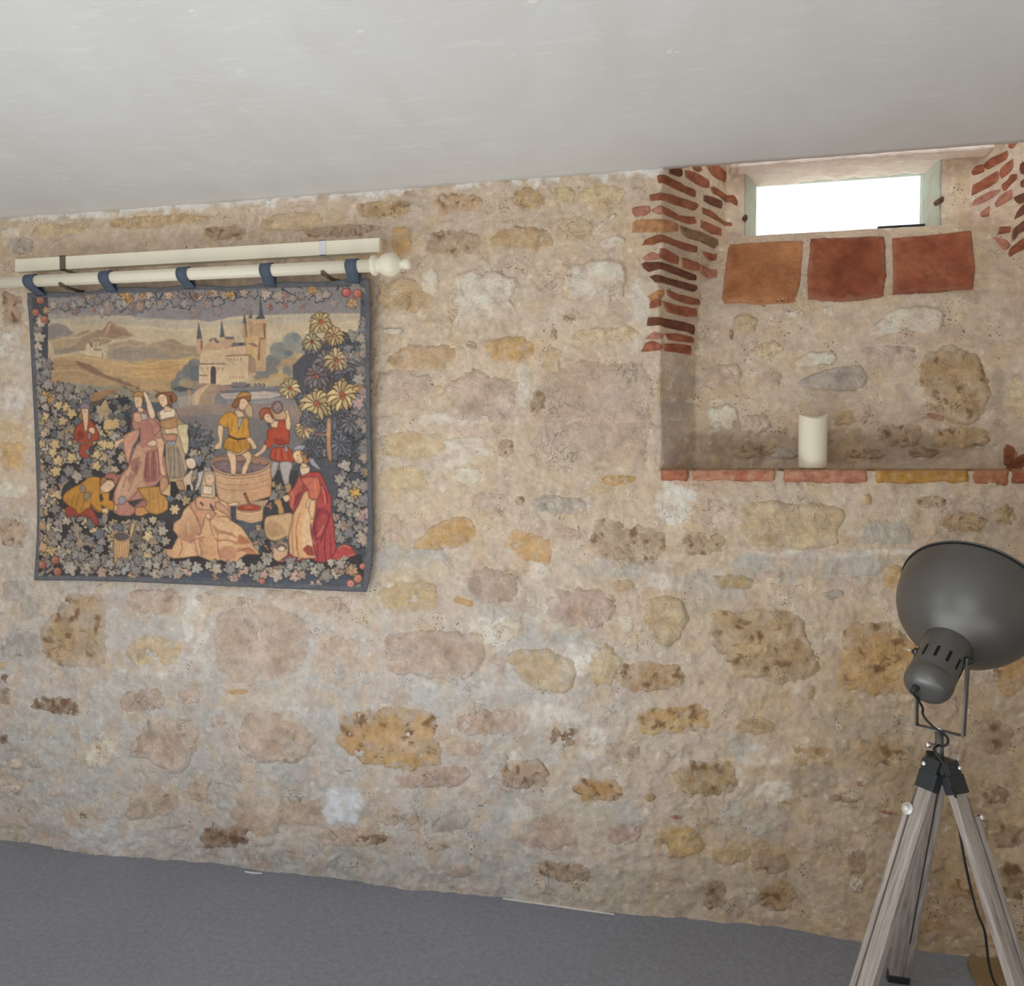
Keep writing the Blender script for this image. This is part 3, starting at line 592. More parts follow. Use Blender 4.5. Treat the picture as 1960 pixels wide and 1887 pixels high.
# ------------------------------------------------------------------ lintel, window
M_LINT = NT('lintel_plaster'); _v = M_LINT.coord((1, 1, 1)); _n = M_LINT.noise(_v, 18, 6, .7, .6); _n2 = M_LINT.noise(M_LINT.coord((.4, 2, 3)), 30, 4, .6)
M_LINT = M_LINT.done(M_LINT.mix(M_LINT.rng(_n, .35, .65, 0, 1), alb((208, 188, 174)), alb((226, 212, 200))), .9, normal=M_LINT.bump(_n2, .6, .008, M_LINT.bump(_n, .7, .012)), spec=.2)
lx0 = float(on_y(1405, 330, .25)[0])-.01; lx1 = float(on_y(1905, 290, .25)[0])
def lumpy(name, x0, x1, y0, y1, z0, z1, mat, parent, amp, seed, edgeamp=0.0):
    nx_ = int((x1-x0)/.010); ny_ = max(2, int((y1-y0)/.012)); nz_ = max(2, int((z1-z0)/.012))
    bm = bmesh.new(); box(bm, x0, x1, y0, y1, z0, z1)
    for axn, cuts in ((0, nx_), (1, ny_), (2, nz_)):
        bmesh.ops.subdivide_edges(bm, edges=[e for e in bm.edges if abs((e.verts[0].co-e.verts[1].co)[axn]) > .5*(x1-x0, y1-y0, z1-z0)[axn]], cuts=cuts, use_grid_fill=True)
    for v in bm.verts:
        p = v.co.copy()
        n = Vector((mnoise.noise(p*14+Vector((seed, 3, 1)))+.5*mnoise.noise(p*40), mnoise.noise(p*16+Vector((seed, 9, 7)))+.6*mnoise.noise(p*45), mnoise.noise(p*12+Vector((seed, 5, 4)))+.5*mnoise.noise(p*38)))
        v.co += Vector((n.x*.3, n.y, n.z))*amp
    bmesh.ops.recalc_face_normals(bm, faces=bm.faces)
    return bm_obj(name, bm, mat, parent, True)
zl1 = float(on_y(1600, 344, .45)[2])
lint = lumpy('trim_1', lx0, lx1, .265, .452, zl1, Z_TOP-.02, M_LINT, None, .010, 3); lint['kind'] = 'structure'
zl2 = float(on_y(1600, 306, .235)[2])
l2 = lumpy('lintel_band', lx0+.02, lx1-.005, .235, .30, zl2, Z_TOP-.02, M_LINT, None, .0035, 9); l2.parent = lint
M_GREEN = NT('old_green_paint'); _v = M_GREEN.coord(); _n = M_GREEN.noise(_v, 24, 6, .7, .8)
M_GREEN = M_GREEN.done(M_GREEN.mix(M_GREEN.rng(_n, .42, .62, 0, 1), alb((172, 184, 172)), alb((178, 168, 148))), .8, normal=M_GREEN.bump(_n, .6, .006), spec=.2)
# splayed reveal of the little window
yr0, yr1 = .333, .45
rx0 = float(on_y(1447, 400, yr1)[0]); rx1 = float(on_y(1768, 380, yr1)[0]); rz0 = float(on_y(1600, 442, yr1)[2]); rz1 = float(on_y(1600, 340, yr1)[2])
rz0 = float(on_y(1610, 445, yr1)[2]); 
win = empty('window_1', ((rx0+rx1)/2, yr1, rz0)); win['kind'] = 'structure'
def slab(name, pts_front, pts_back, mat, parent, th):
    bm = bmesh.new(); A = [bm.verts.new(p) for p in pts_front]; B = [bm.verts.new(p) for p in pts_back]
    q = [A[0], A[1], B[1], B[0]]; f = bm.faces.new(q)
    r = bmesh.ops.extrude_face_region(bm, geom=[f]); vs = [g for g in r['geom'] if isinstance(g, bmesh.types.BMVert)]
    for v in vs: v.co += Vector(th)
    bmesh.ops.subdivide_edges(bm, edges=bm.edges[:], cuts=14, use_grid_fill=True)
    for v in bm.verts: v.co += Vector((mnoise.noise(v.co*30), mnoise.noise(v.co*30+Vector((9, 9, 9)))*.4, mnoise.noise(v.co*26+Vector((5, 5, 5)))))*.0035
    bmesh.ops.recalc_face_normals(bm, faces=bm.faces)
    return bm_obj(name, bm, mat, parent, True)
top = Z_TOP-.03
slab('reveal', [(wx0+.002, yr0, wz0-.03), (wx0+.002, yr0, top)], [(rx0, yr1, wz0-.03), (rx0, yr1, top)], M_GREEN, win, (-.05, .0, 0))
slab('reveal', [(wx1-.002, yr0, wz0-.03), (wx1-.002, yr0, top)], [(rx1, yr1, wz0-.03), (rx1, yr1, top)], M_GREEN, win, (.05, .0, 0))
slab('window_sill', [(wx0-.03, yr0, wz0-.008), (wx1+.03, yr0, wz0-.008)], [(wx0-.03, yr1+.02, rz0+.004), (wx1+.03, yr1+.02, rz0+.004)], M_LINT, win, (0, 0, -.04))
# dark metal flashing showing along the right of the sill, thin steel frame, pane
M_DARK = simple('dark_steel', (58, 62, 68), .5, .6, .1)
bm = bmesh.new(); box(bm, rx1-.14, wx1-.012, yr0+.10, yr1, rz0+.0045, rz0+.009)
bm_obj('flashing', bm, M_DARK, win, bevel=.002)
bm = bmesh.new()
for (a, b, c, d) in ((rx0-.05, rx0+.001, rz0-.03, rz1+.04), (rx1-.001, rx1+.05, rz0-.03, rz1+.04), (rx0-.05, rx1+.05, rz0-.03, rz0+.003), (rx0-.05, rx1+.05, rz1, rz1+.3)):
    box(bm, a, b, yr1, yr1+.04, c, d)
bm_obj('window_frame', bm, M_GREEN, win, bevel=.002)
t = NT('window_glass'); tr = t.n('ShaderNodeBsdfTransparent'); tr.inputs[0].default_value = (.96, .98, .97, 1); gl = t.n('ShaderNodeBsdfGlossy'); gl.inputs['Roughness'].default_value = .03
mx = t.n('ShaderNodeMixShader'); mx.inputs[0].default_value = .06; t.l(tr.outputs[0], mx.inputs[1]); t.l(gl.outputs[0], mx.inputs[2]); t.l(mx.outputs[0], t.t.nodes['Material Output'].inputs[0]); M_GLASS = t.m
bm = bmesh.new(); box(bm, rx0-.01, rx1+.01, yr1+.015, yr1+.019, rz0-.01, rz1+.01); bm_obj('pane', bm, M_GLASS, win)
# two broken iron stubs in the plaster beside the window
M_RUST = simple('rusty_iron', (88, 62, 50), .8, .2, .2)
for i, (px_, py_, d_) in enumerate(((1427, 415, .30), (1803, 381, .31))):
    q = on_y(px_, py_, d_)
    bm = bmesh.new(); tube(bm, [q+np.array([-.004, .04, 0]), q+np.array([0, 0.01, 0]), q+np.array([.0, -.004, .002])], [.009, .009, .005], 7)
    o = bm_obj('iron_stub', bm, M_RUST, None); o.parent = wall

# ------------------------------------------------------------------ room shell
t = NT('ceiling_paint'); v = t.coord((1.0, .45, 1)); v2 = t.coord((1, 1, 1)); n1 = t.noise(v, 3.2, 5, .62, .7); n2 = t.noise(t.coord((1.2, 5, 1)), 6, 4, .7, 1.2); n3 = t.noise(v2, 60, 2, .5)
vo = t.n('ShaderNodeTexVoronoi'); vo.inputs['Scale'].default_value = 5.5; t.l(v2, vo.inputs['Vector'])
chip = t.math('MULTIPLY', t.math('LESS_THAN', vo.outputs['Distance'], .07), t.rng(t.noise(v2, 40, 3, .6), .5, .55, 0, 1))
c = t.mix(t.rng(n1, .4, .75, 0, .8), alb((205, 206, 205)), alb((197, 195, 192)))
c = t.mix(t.rng(n2, .54, .72, 0, .5), c, alb((218, 218, 216)))
c = t.mix(t.math('MULTIPLY', chip, .9), c, alb((232, 231, 226)))
M_CEIL = t.done(c, .82, normal=t.bump(t.math('ADD', t.math('MULTIPLY', n2, .5), t.math('MULTIPLY', n3, .12)), .25, .006), spec=.3)
t = NT('felt_carpet'); v = t.coord(); n1 = t.noise(v, 420, 3, .7); n2 = t.noise(v, 60, 4, .6); n3 = t.noise(v, 2.2, 3, .5)
g = t.math('ADD', t.rng(n1, .3, .7, .62, 1.38), t.rng(n2, .3, .7, -.12, .12))
c = t.mix(t.rng(n3, .35, .7, 0, 1), alb((141, 144, 155)), alb((136, 138, 146)))
vo = t.n('ShaderNodeTexVoronoi'); vo.inputs['Scale'].default_value = 16; t.l(v, vo.inputs['Vector'])
lint_ = t.math('MULTIPLY', t.math('LESS_THAN', vo.outputs['Distance'], .05), t.rng(t.noise(v, 12, 2, .5), .55, .6, 0, .6))
M_FLOOR = t.done(t.mix(lint_, t.mix(1.0, c, g, 'MULTIPLY'), alb((170, 170, 170))), 1.0, normal=t.bump(n1, .5, .003), spec=.1)
M_PLAIN = simple('painted_plaster', (205, 196, 184), .9, 0, .04, 6, .2, .004)

def cube_obj(name, x0, x1, y0, y1, z0, z1, mat, kind='structure', parent=None):
    bm = bmesh.new(); box(bm, x0, x1, y0, y1, z0, z1); bmesh.ops.recalc_face_normals(bm, faces=bm.faces)
    o = bm_obj(name, bm, mat, parent)
    if kind: o['kind'] = kind
    return o
cube_obj('floor', -3.4, 2.6, -4.5, .08, -.1, 0, M_FLOOR)
# ceiling: a board that stops in line with the wall face, with a slightly ragged front edge
nxx = 620; X = np.linspace(-3.4, 2.7, nxx); ye = .020+.002*fbm(X, X*0, .05, 3, 5)
ye = np.where((X > XL-.02) & (X < 1.15), .004+.0015*fbm(X, X*0, .1, 3, 6), ye)
rows = [(-4.5, 0), (-3, 0), (-1.5, 0), (-.5, 0), (-.06, 0), (-.025, 0), (None, 0), (None, .13), (-4.5, .13)]
co = []
for yv, dz in rows:
    yv_ = ye if yv is None else np.full(nxx, yv)
    wav = .0 if yv is not None else 1.0
    co.append(np.stack([X, yv_, ZC+dz+wav*(dz == 0)*.0014*fbm(X, X*0, .09, 3, 15)], -1))
co = np.concatenate(co); i = np.arange(len(rows)*nxx).reshape(len(rows), nxx)
q = np.stack([i[:-1, :-1], i[1:, :-1], i[1:, 1:], i[:-1, 1:]], -1).reshape(-1, 4)
mesh_fast('ceiling', co, q, M_CEIL, shade=False, kind='structure')
cube_obj('wall_right', 2.6, 2.7, -4.5, .5, 0, 2.6, M_PLAIN)
# the closed space above and behind the niche
wb = cube_obj('wall_outer', -3.4, XL-.3, .12, .20, 0, 2.7, M_PLAIN)
for a in ((1.45, 2.6, .12, .2, 0, 2.7), (XL-.3, 1.45, .47, .55, 0, rz0-.02), (XL-.3, 1.45, .47, .55, rz1+.05, 2.7), (XL-.3, rx0-.04, .47, .55, rz0-.05, rz1+.1), (rx1+.04, 1.45, .47, .55, rz0-.05, rz1+.1),
          (XL-.36, XL-.28, .05, .55, 0, 2.7), (1.42, 1.5, .05, .55, 0, 2.7), (XL-.36, 1.5, -.02, .6, 2.6, 2.7)):
    cube_obj('masonry', *a, M_PLAIN, None, wb)
# wall behind the camera, with the glazed door; left wall, with a side window
wf = cube_obj('wall_front', -3.4, -2.15, -4.6, -4.5, 0, 2.34, M_PLAIN)
cube_obj('masonry', -.35, 2.6, -4.6, -4.5, 0, 2.34, M_PLAIN, None, wf); cube_obj('masonry', -2.15, -.35, -4.6, -4.5, 2.1, 2.34, M_PLAIN, None, wf)
wl = cube_obj('wall_left', -3.5, -3.4, -4.6, -3.2, 0, 2.34, M_PLAIN)
cube_obj('masonry', -3.5, -3.4, -2.0, .12, 0, 2.34, M_PLAIN, None, wl); cube_obj('masonry', -3.5, -3.4, -3.2, -2.0, 0, .6, M_PLAIN, None, wl); cube_obj('masonry', -3.5, -3.4, -3.2, -2.0, 1.9, 2.34, M_PLAIN, None, wl)
# ------------------------------------------------------------------ the woven picture, as thread colours for the cloth
class Canvas:
    x0, y0, W, H = 40, 525, 690, 622
    relief = False
    def __init__(s):
        s.a = np.zeros((s.H, s.W, 3)); s.a[:] = (84, 86, 92)
    def _cov(s, P, x0, x1, y0, y1):
        k = 3
        xs_ = x0+(np.arange((x1-x0)*k)+.5)/k; ys_ = y0+(np.arange((y1-y0)*k)+.5)/k
        ins = np.zeros((len(ys_), len(xs_)), bool)
        n = len(P)
        for i in range(n):
            ax, ay = P[i]; bx, by = P[(i+1) % n]
            if ay == by: continue
            rows = (ys_ >= min(ay, by)) & (ys_ < max(ay, by))
            if not rows.any(): continue
            xc = ax+(ys_[rows]-ay)*(bx-ax)/(by-ay)
            ins[rows] ^= xs_[None, :] < xc[:, None]
        return ins.reshape(y1-y0, k, x1-x0, k).mean((1, 3))
    def poly(s, pts, col, al=1.0, sm=False, grad=None, soft=0, mask=None):
        P = np.asarray(pts, float)
        if sm: P = spline(P, 5, True)
        pad = 1+int(soft*2)
        x0 = max(int(P[:, 0].min())-pad, s.x0); x1 = min(int(P[:, 0].max())+pad+1, s.x0+s.W); y0 = max(int(P[:, 1].min())-pad, s.y0); y1 = min(int(P[:, 1].max())+pad+1, s.y0+s.H)
        if x1 <= x0 or y1 <= y0: return
        c = s._cov(P, x0, x1, y0, y1)
        if soft:
            for _ in range(int(soft*2)):
                p = np.pad(c, 1, mode='edge'); c = (p[:-2, 1:-1]+p[2:, 1:-1]+p[1:-1, :-2]+p[1:-1, 2:]+2*c)/6
        m = c[..., None]*al
        shade_ = None
        sz_ = min(P[:, 0].max()-P[:, 0].min(), P[:, 1].max()-P[:, 1].min())
        if s.relief and al > .97 and sz_ > 5 and not soft:
            b = c.copy()
            for _ in range(int(min(9, max(2, sz_/4)))):
                p = np.pad(b, 1); b = (p[:-2, 1:-1]+p[2:, 1:-1]+p[1:-1, :-2]+p[1:-1, 2:])/4
            shade_ = (.70+.36*np.clip((b-.35)/.6, 0, 1))[..., None]
            o_ = c.copy(); p = np.pad(o_, 1); o_ = np.maximum.reduce([p[:-2, 1:-1], p[2:, 1:-1], p[1:-1, :-2], p[1:-1, 2:], o_])
            ol = o_[..., None]*.5
        sl = (slice(y0-s.y0, y1-s.y0), slice(x0-s.x0, x1-s.x0))
        col = np.array(col, float)
        if grad is not None:                            # (other colour, dx, dy): blend across the box
            g, dx, dy = grad
            yy, xx = np.mgrid[y0:y1, x0:x1]
            t = ((xx-x0)/max(x1-x0, 1)*dx+(yy-y0)/max(y1-y0, 1)*dy)[..., None]; t = np.clip(t if dx+dy > 0 else 1+t, 0, 1)
            col = col*(1-t)+np.array(g, float)*t
        if shade_ is not None:
            s.a[sl] = s.a[sl]*(1-ol)+np.array((64, 50, 46.))*ol
            s.a[sl] = s.a[sl]*(1-m)+np.clip(col*shade_, 0, 240)*m
            return
        s.a[sl] = s.a[sl]*(1-m)+col*m
    def ell(s, cx, cy, rx, ry, col, al=1, rot=0, soft=0):
        a = np.linspace(0, 2*np.pi, 22, endpoint=False); r = math.radians(rot); x = rx*np.cos(a); y = ry*np.sin(a)
        s.poly(np.stack([cx+x*math.cos(r)-y*math.sin(r), cy+x*math.sin(r)+y*math.cos(r)], 1), col, al, soft=soft)
    def line(s, pts, wd, col, al=1, sm=True, taper=False, soft=0):
        P = spline(pts, 5) if sm and len(pts) > 2 else np.asarray(pts, float)
        d = np.gradient(P, axis=0); d /= np.linalg.norm(d, axis=1, keepdims=True)+1e-9; n = np.stack([-d[:, 1], d[:, 0]], 1)
        w_ = np.full(len(P), wd/2.0)
        if taper: w_ = w_*(1-np.linspace(0, 1, len(P))**1.5*.85)
        s.poly(np.concatenate([P+n*w_[:, None], (P-n*w_[:, None])[::-1]]), col, al, soft=soft)
    def leaf(s, cx, cy, r, col, rot=0, lobes=5, dark=(50, 46, 48), vein=True):
        a = np.linspace(0, 2*np.pi, lobes*6, endpoint=False)
        rr = r*(.58+.42*np.abs(np.cos((a)*lobes/2))**1.3)*(1+.1*np.cos(a*3+cx))
        P = np.stack([cx+rr*np.cos(a+rot), cy+rr*np.sin(a+rot)], 1)
        s.poly(np.array([cx, cy])+(P-[cx, cy])*1.22+[.5, .8], dark, .85)
        s.poly(P, col)
        c = np.array(col, float)
        s.poly(np.array([cx, cy])+(P-[cx, cy])*.55+[-.8, -.8], np.clip(c*1.14, 0, 235), .8)
        if vein:
            for k in range(lobes):
                th_ = rot+2*np.pi*k/lobes; s.line([(cx, cy), (cx+r*.75*math.cos(th_), cy+r*.75*math.sin(th_))], .8, c*.72, .6, False)
    def flower(s, cx, cy, r, petal, centre, n=9, rot=0, droop=0, dark=(60, 54, 54)):
        for dk in (1, 0):
            for k in range(n):
                a = rot+2*np.pi*k/n; L = r*(1+.12*math.sin(k*2.3))
                ex, ey = cx+L*math.cos(a), cy+L*math.sin(a)+droop*abs(math.cos(a))*L*.3
                mx_, my_ = cx+L*.55*math.cos(a+.12), cy+L*.55*math.sin(a+.12)
                nx_, ny_ = -math.sin(a), math.cos(a); w_ = r*.24*(1.35 if dk else 1)
                P = [(cx, cy), (mx_+nx_*w_, my_+ny_*w_), (ex+(ex-cx)*.08*dk, ey+(ey-cy)*.08*dk), (mx_-nx_*w_, my_-ny_*w_)]
                j = 1+.12*math.sin(k*3.7+cx)
                s.poly(P, dark if dk else np.clip(np.array(petal)*j, 0, 240), .9, True)
        s.ell(cx, cy, r*.22, r*.2, centre)
    def rose(s, cx, cy, r, col=(152, 84, 66), hi=(186, 128, 104)):
        s.ell(cx, cy, r*1.1, r*1.1, (98, 48, 40)); s.ell(cx, cy, r, r, col); s.ell(cx-.1*r, cy-.1*r, r*.68, r*.66, hi, .9); s.ell(cx, cy, r*.42, r*.4, col); s.ell(cx-.1*r, cy-.1*r, r*.2, r*.2, hi); 
    def sample(s, px, py):
        x = np.clip(px-s.x0-.5, 0, s.W-1.01); y = np.clip(py-s.y0-.5, 0, s.H-1.01)
        ix = x.astype(int); iy = y.astype(int); fx = (x-ix)[:, None]; fy = (y-iy)[:, None]; A_ = s.a
        c = (A_[iy, ix]*(1-fx)+A_[iy, ix+1]*fx)*(1-fy)+(A_[iy+1, ix]*(1-fx)+A_[iy+1, ix+1]*fx)*fy
        return alb(c, TAPK)
TAPK = 1.0
CV = Canvas()
SCL = 7.8625
def cq(o, pts): return [(o[0]+a/SCL, o[1]+b/SCL) for a, b in pts]
oA, oB, oC, oD, oE, oF, oG, oH, oI = (40, 530), (270, 530), (480, 530), (40, 730), (220, 730), (400, 730), (40, 900), (270, 900), (480, 900)
NAVY, INK, SLATE = (74, 82, 94), (58, 54, 56), (104, 106, 110)
CREAM, SAND, TAN, GOLD = (196, 172, 138), (186, 156, 116), (162, 128, 96), (188, 150, 96)
TAUPE, LGREY, PINKB, FLESH = (140, 124, 112), (152, 144, 134), (178, 142, 120), (208, 166, 126)
P = CV.poly
def pl_(o, pts, col, **k): CV.poly(cq(o, pts), col, **k)
def ln_(o, pts, w_, col, **k): CV.line(cq(o, pts), w_, col, **k)
# sky and clouds
P([(84, 575), (688, 560), (690, 720), (84, 760)], (200, 178, 144), grad=((186, 160, 124), 0, 1.0))
P([(84, 560), (690, 548), (690, 600), (600, 600), (470, 604), (440, 607), (400, 617), (378, 612), (330, 613), (300, 610), (262, 612), (250, 604), (190, 604), (140, 608), (84, 612)], (136, 128, 128), soft=1)
P([(84, 600), (260, 606), (400, 616), (560, 602), (690, 602), (690, 612), (500, 622), (330, 628), (84, 618)], (172, 160, 146), al=.55, soft=3)
P([(110, 596), (180, 600), (180, 604), (118, 606)], (160, 148, 140), al=.6, soft=2)
# far mountains
pl_(oA, [(400,750),(450,710),(560,690),(640,720),(700,750),(740,800),(810,850),(760,880),(690,905),(560,900),(480,925),(430,960),(400,920)], (140, 126, 122), soft=1)
pl_(oA, [(430,960),(470,930),(540,910),(660,915),(740,890),(830,870),(930,815),(1060,795),(1000,850),(1120,800),(1240,790),(1330,670),(1370,680),(1420,720),(1560,770),(1700,885),(1560,930),(1400,940),(1300,1010),(1230,1020),(1100,1080),(900,1110),(700,1150),(500,1160),(490,1060)], (160, 130, 104), soft=.5)
pl_(oA, [(1240,790),(1330,670),(1370,680),(1400,760),(1560,790),(1690,885),(1420,920),(1300,940),(1230,870)], (150, 116, 92), al=.8, soft=1.5)
pl_(oA, [(1290,800),(1340,690),(1370,690),(1340,760),(1300,880)], (190, 150, 112), al=.7, soft=1)
pl_(oA, [(430,950),(660,920),(860,880),(1000,850),(900,930),(840,1000),(700,1080),(500,1080)], (180, 150, 114), al=.8, soft=2)
pl_(oA, [(490,1090),(700,1060),(900,1040),(880,1110),(700,1150),(520,1180)], (146, 134, 114), al=.7, soft=2)
# rolling hills
P([(250, 668), (300, 655), (330, 648), (352, 660), (380, 664), (385, 690), (330, 692), (270, 690), (240, 680)], (160, 132, 106), soft=1)
P([(205, 660), (250, 650), (275, 655), (320, 668), (350, 672), (380, 676), (372, 688), (330, 694), (270, 690), (210, 686)], (166, 140, 112), soft=1)
P([(200, 672), (240, 662), (290, 668), (330, 682), (300, 692), (250, 694), (200, 690)], (150, 134, 116), al=.8, soft=1.5)
P([(100, 686), (150, 676), (190, 684), (230, 690), (262, 694), (290, 684), (330, 692), (360, 684), (385, 680), (385, 720), (345, 760), (300, 770), (240, 766), (180, 750), (90, 740)], (192, 156, 108), grad=((176, 136, 92), .3, .7), soft=.7)
P([(250, 700), (300, 694), (350, 686), (380, 682), (372, 700), (340, 724), (290, 724), (250, 716)], (198, 150, 92), al=.9, soft=2)
P([(96, 690), (140, 690), (175, 704), (200, 722), (245, 740), (300, 752), (290, 768), (200, 750), (130, 740), (92, 735)], (176, 138, 98), soft=1)
P([(144, 690), (170, 697), (200, 716), (230, 727), (262, 741), (240, 738), (205, 724), (180, 716), (150, 700)], (136, 102, 80), soft=1)
P([(120, 730), (180, 738), (240, 742), (300, 754), (330, 764), (250, 766), (170, 762), (120, 752)], (136, 132, 116), al=.85, soft=2)
for a, b in ((245, 734), (262, 742), (280, 752), (238, 740), (300, 748), (226, 726), (252, 748)): CV.ell(a, b, 7, 4, (150, 122, 90), .8, 20); CV.ell(a+2, b+2, 5, 2, (104, 88, 72), .6, 20)
for q in ([(110,700),(160,700),(210,712)], [(120,715),(170,714),(220,728)], [(250,704),(300,706),(350,696)], [(270,716),(310,716),(345,706)], [(245,692),(270,698),(300,690)]): CV.line(q, 1.6, (150, 112, 76), .55, soft=.5)
for q, c_, w_ in (([(97,655),(120,648),(150,645),(170,638),(185,632)], (206,178,138), 3), ([(200,642),(208,625),(213,618)], (200,160,122), 4), ([(215,618),(232,630),(252,640)], (176,138,108), 3), ([(172,652),(196,646),(218,650),(240,644),(262,650)], (196,168,132), 3), ([(218,668),(240,660),(262,664),(285,658),(310,664)], (192,162,126), 2.6), ([(270,662),(300,654),(322,656),(350,664)], (188,156,122), 2.4),
    ([(300,676),(320,668),(340,672),(366,676)], (180,150,118), 2.4), ([(110,672),(140,668),(170,672)], (128,122,106), 3), ([(230,676),(256,672),(280,676)], (128,122,108), 3), ([(340,684),(362,678),(380,682)], (120,118,110), 3), ([(100,684),(130,680),(160,684),(200,690)], (210,178,132), 2.6), ([(215,694),(250,700),(280,698),(320,690),(360,690)], (214,176,118), 3), ([(230,716),(270,722),(310,716)], (212,172,112), 3),
    ([(100,712),(140,708),(180,718)], (206,168,120), 3), ([(120,606),(200,608),(250,612)], (176,160,142), 3), ([(270,624),(330,632),(400,628)], (206,188,156), 3), ([(530,640),(580,636),(600,640)], (208,184,146), 3), ([(532,700),(560,690),(600,692)], (212,176,132), 2.4), ([(530,716),(560,706),(590,706)], (206,168,122), 2.4)):
    CV.line(q, w_, c_, .6, soft=1.3)
# little far village
pl_(oA, [(975,1110),(970,1060),(1010,970),(1050,1060),(1095,1065),(1095,1180),(1030,1185),(900,1150),(905,1110)], (206, 178, 142))
pl_(oA, [(1030,975),(1090,1060),(1050,1065),(1015,970)], (116, 106, 100)); pl_(oA, [(905,1085),(970,1070),(970,1108),(905,1112)], (140, 124, 108))
pl_(oA, [(1095,1110),(1215,1110),(1220,1200),(1100,1190)], (202, 174, 138)); pl_(oA, [(1235,1130),(1290,1130),(1285,1230),(1235,1230)], (198, 168, 132)); pl_(oA, [(1095,1080),(1215,1085),(1215,1108),(1095,1108)], (132, 118, 106))
for x_ in (1103, 1158): pl_(oA, [(x_-16,970),(x_+14,970),(x_+14,1075),(x_-16,1075)], (196, 168, 132)); pl_(oA, [(x_-12,970),(x_,925),(x_+12,970)], (120, 96, 84))
pl_(oA, [(1222,1150),(1234,1140),(1232,1230),(1222,1230)], (120, 94, 76))
# right-hand distance and bushes
P([(512, 690), (560, 672), (620, 664), (660, 690), (640, 740), (560, 745), (505, 730)], (188, 154, 114), soft=1)
P([(530, 692), (560, 684), (600, 690), (640, 690), (640, 710), (560, 712), (525, 704)], (170, 134, 100), al=.7, soft=2)
for x_, y_, rx_, ry_, c_ in ((560, 650, 18, 14, (134, 136, 128)), (545, 662, 14, 10, (142, 142, 130)), (532, 668, 16, 13, (122, 124, 120)), (575, 664, 22, 12, (140, 140, 128)), (522, 690, 16, 12, (112, 114, 112)), (500, 705, 14, 14, (110, 112, 114)), (515, 712, 18, 14, (116, 116, 114)), (540, 680, 18, 8, (130, 130, 122)), (566, 645, 8, 8, (120, 124, 122)), (552, 676, 10, 6, (108, 112, 114)), (505, 722, 20, 8, (128, 120, 108)), (550, 712, 9, 12, (116, 118, 118)), (535, 722, 20, 8, GOLD), (580, 722, 12, 10, GOLD), (575, 712, 14, 8, (186, 150, 104))):
    CV.ell(x_, y_, rx_, ry_, c_, .9, 0, 1.5)
P([(480, 728), (520, 722), (560, 726), (545, 738), (500, 742), (478, 740)], (180, 150, 108), soft=1)
# dark trees left of the castle
for x_, y_, rx_, ry_, c_ in ((372, 696, 12, 10, (112, 112, 112)), (364, 710, 16, 14, (104, 106, 110)), (350, 722, 14, 14, (112, 112, 112)), (374, 720, 10, 22, (98, 102, 108)), (340, 738, 14, 14, (108, 108, 108)), (370, 738, 14, 10, (150, 132, 104)), (352, 732, 10, 8, (158, 138, 106)), (356, 748, 22, 5, (80, 84, 92)), (345, 746, 14, 6, (76, 80, 88)), (334, 752, 10, 6, (130, 118, 100))):
    CV.ell(x_, y_, rx_, ry_, c_, .92, 0, 1)
# castle
STN, STN2, ROOF = (208, 174, 134), (176, 134, 98), (92, 90, 96)
pl_(oB, [(1530,700),(1590,700),(1610,900),(1610,1280),(1560,1280),(1560,1000),(1540,900)], (186, 140, 100)); pl_(oB, [(1530,700),(1548,560),(1556,540),(1590,700)], ROOF)
pl_(oB, [(1615,650),(1680,640),(1700,900),(1720,1400),(1620,1400),(1600,950),(1630,880)], (186, 142, 102)); pl_(oB, [(1612,630),(1645,540),(1655,400),(1665,540),(1675,625)], ROOF); pl_(oB, [(1612,625),(1682,625),(1685,665),(1615,668)], (204, 152, 112))
pl_(oB, [(1700,660),(1887,640),(1887,940),(1880,1320),(1760,1340),(1740,940),(1710,900)], (190, 146, 106)); pl_(oB, [(1712,635),(1780,560),(1785,300),(1800,300),(1835,560),(1872,632)], (82, 84, 92)); pl_(oB, [(1690,650),(1878,632),(1885,690),(1700,700)], (208, 160, 120))
pl_(oB, [(1835,700),(1870,700),(1870,930),(1850,900)], (130, 92, 70)); pl_(oB, [(1760,920),(1880,915),(1880,935),(1760,945)], (136, 98, 74)); pl_(oB, [(1760,940),(1790,950),(1790,1260),(1750,1240)], (140, 100, 76)); pl_(oB, [(1560,700),(1585,700),(1600,900),(1580,900)], (140, 100, 76))
pl_(oB, [(1580,920),(1700,880),(1780,930),(1770,1000),(1740,1420),(1630,1420)], (204, 162, 108)); pl_(oB, [(1740,1240),(1800,1260),(1880,1300),(1880,1420),(1740,1420)], (190, 150, 110))
pl_(oB, [(835,940),(925,930),(935,1090),(930,1180),(860,1170),(840,1090)], (194, 150, 112)); pl_(oB, [(830,932),(865,690),(872,690),(922,930)], ROOF); pl_(oB, [(895,950),(925,950),(930,1080),(890,1085)], (146, 104, 80))
pl_(oB, [(1180,910),(1270,910),(1280,1100),(1250,1180),(1190,1180)], (196, 152, 116)); pl_(oB, [(1185,908),(1208,660),(1216,655),(1262,905)], ROOF)
pl_(oB, [(1260,935),(1410,940),(1420,1060),(1270,1080)], (192, 150, 114)); pl_(oB, [(1262,900),(1390,900),(1408,940),(1262,936)], (100, 96, 98))
pl_(oB, [(960,1040),(1000,1000),(1045,1000),(1040,1090),(960,1090)], (190, 146, 110)); pl_(oB, [(1040,1000),(1090,920),(1185,990),(1190,1100),(1040,1100)], (196, 150, 114)); pl_(oB, [(1085,920),(1120,918),(1190,985),(1130,995)], (100, 96, 98)); pl_(oB, [(1020,960),(1070,915),(1090,925),(1040,985)], (120, 100, 90))
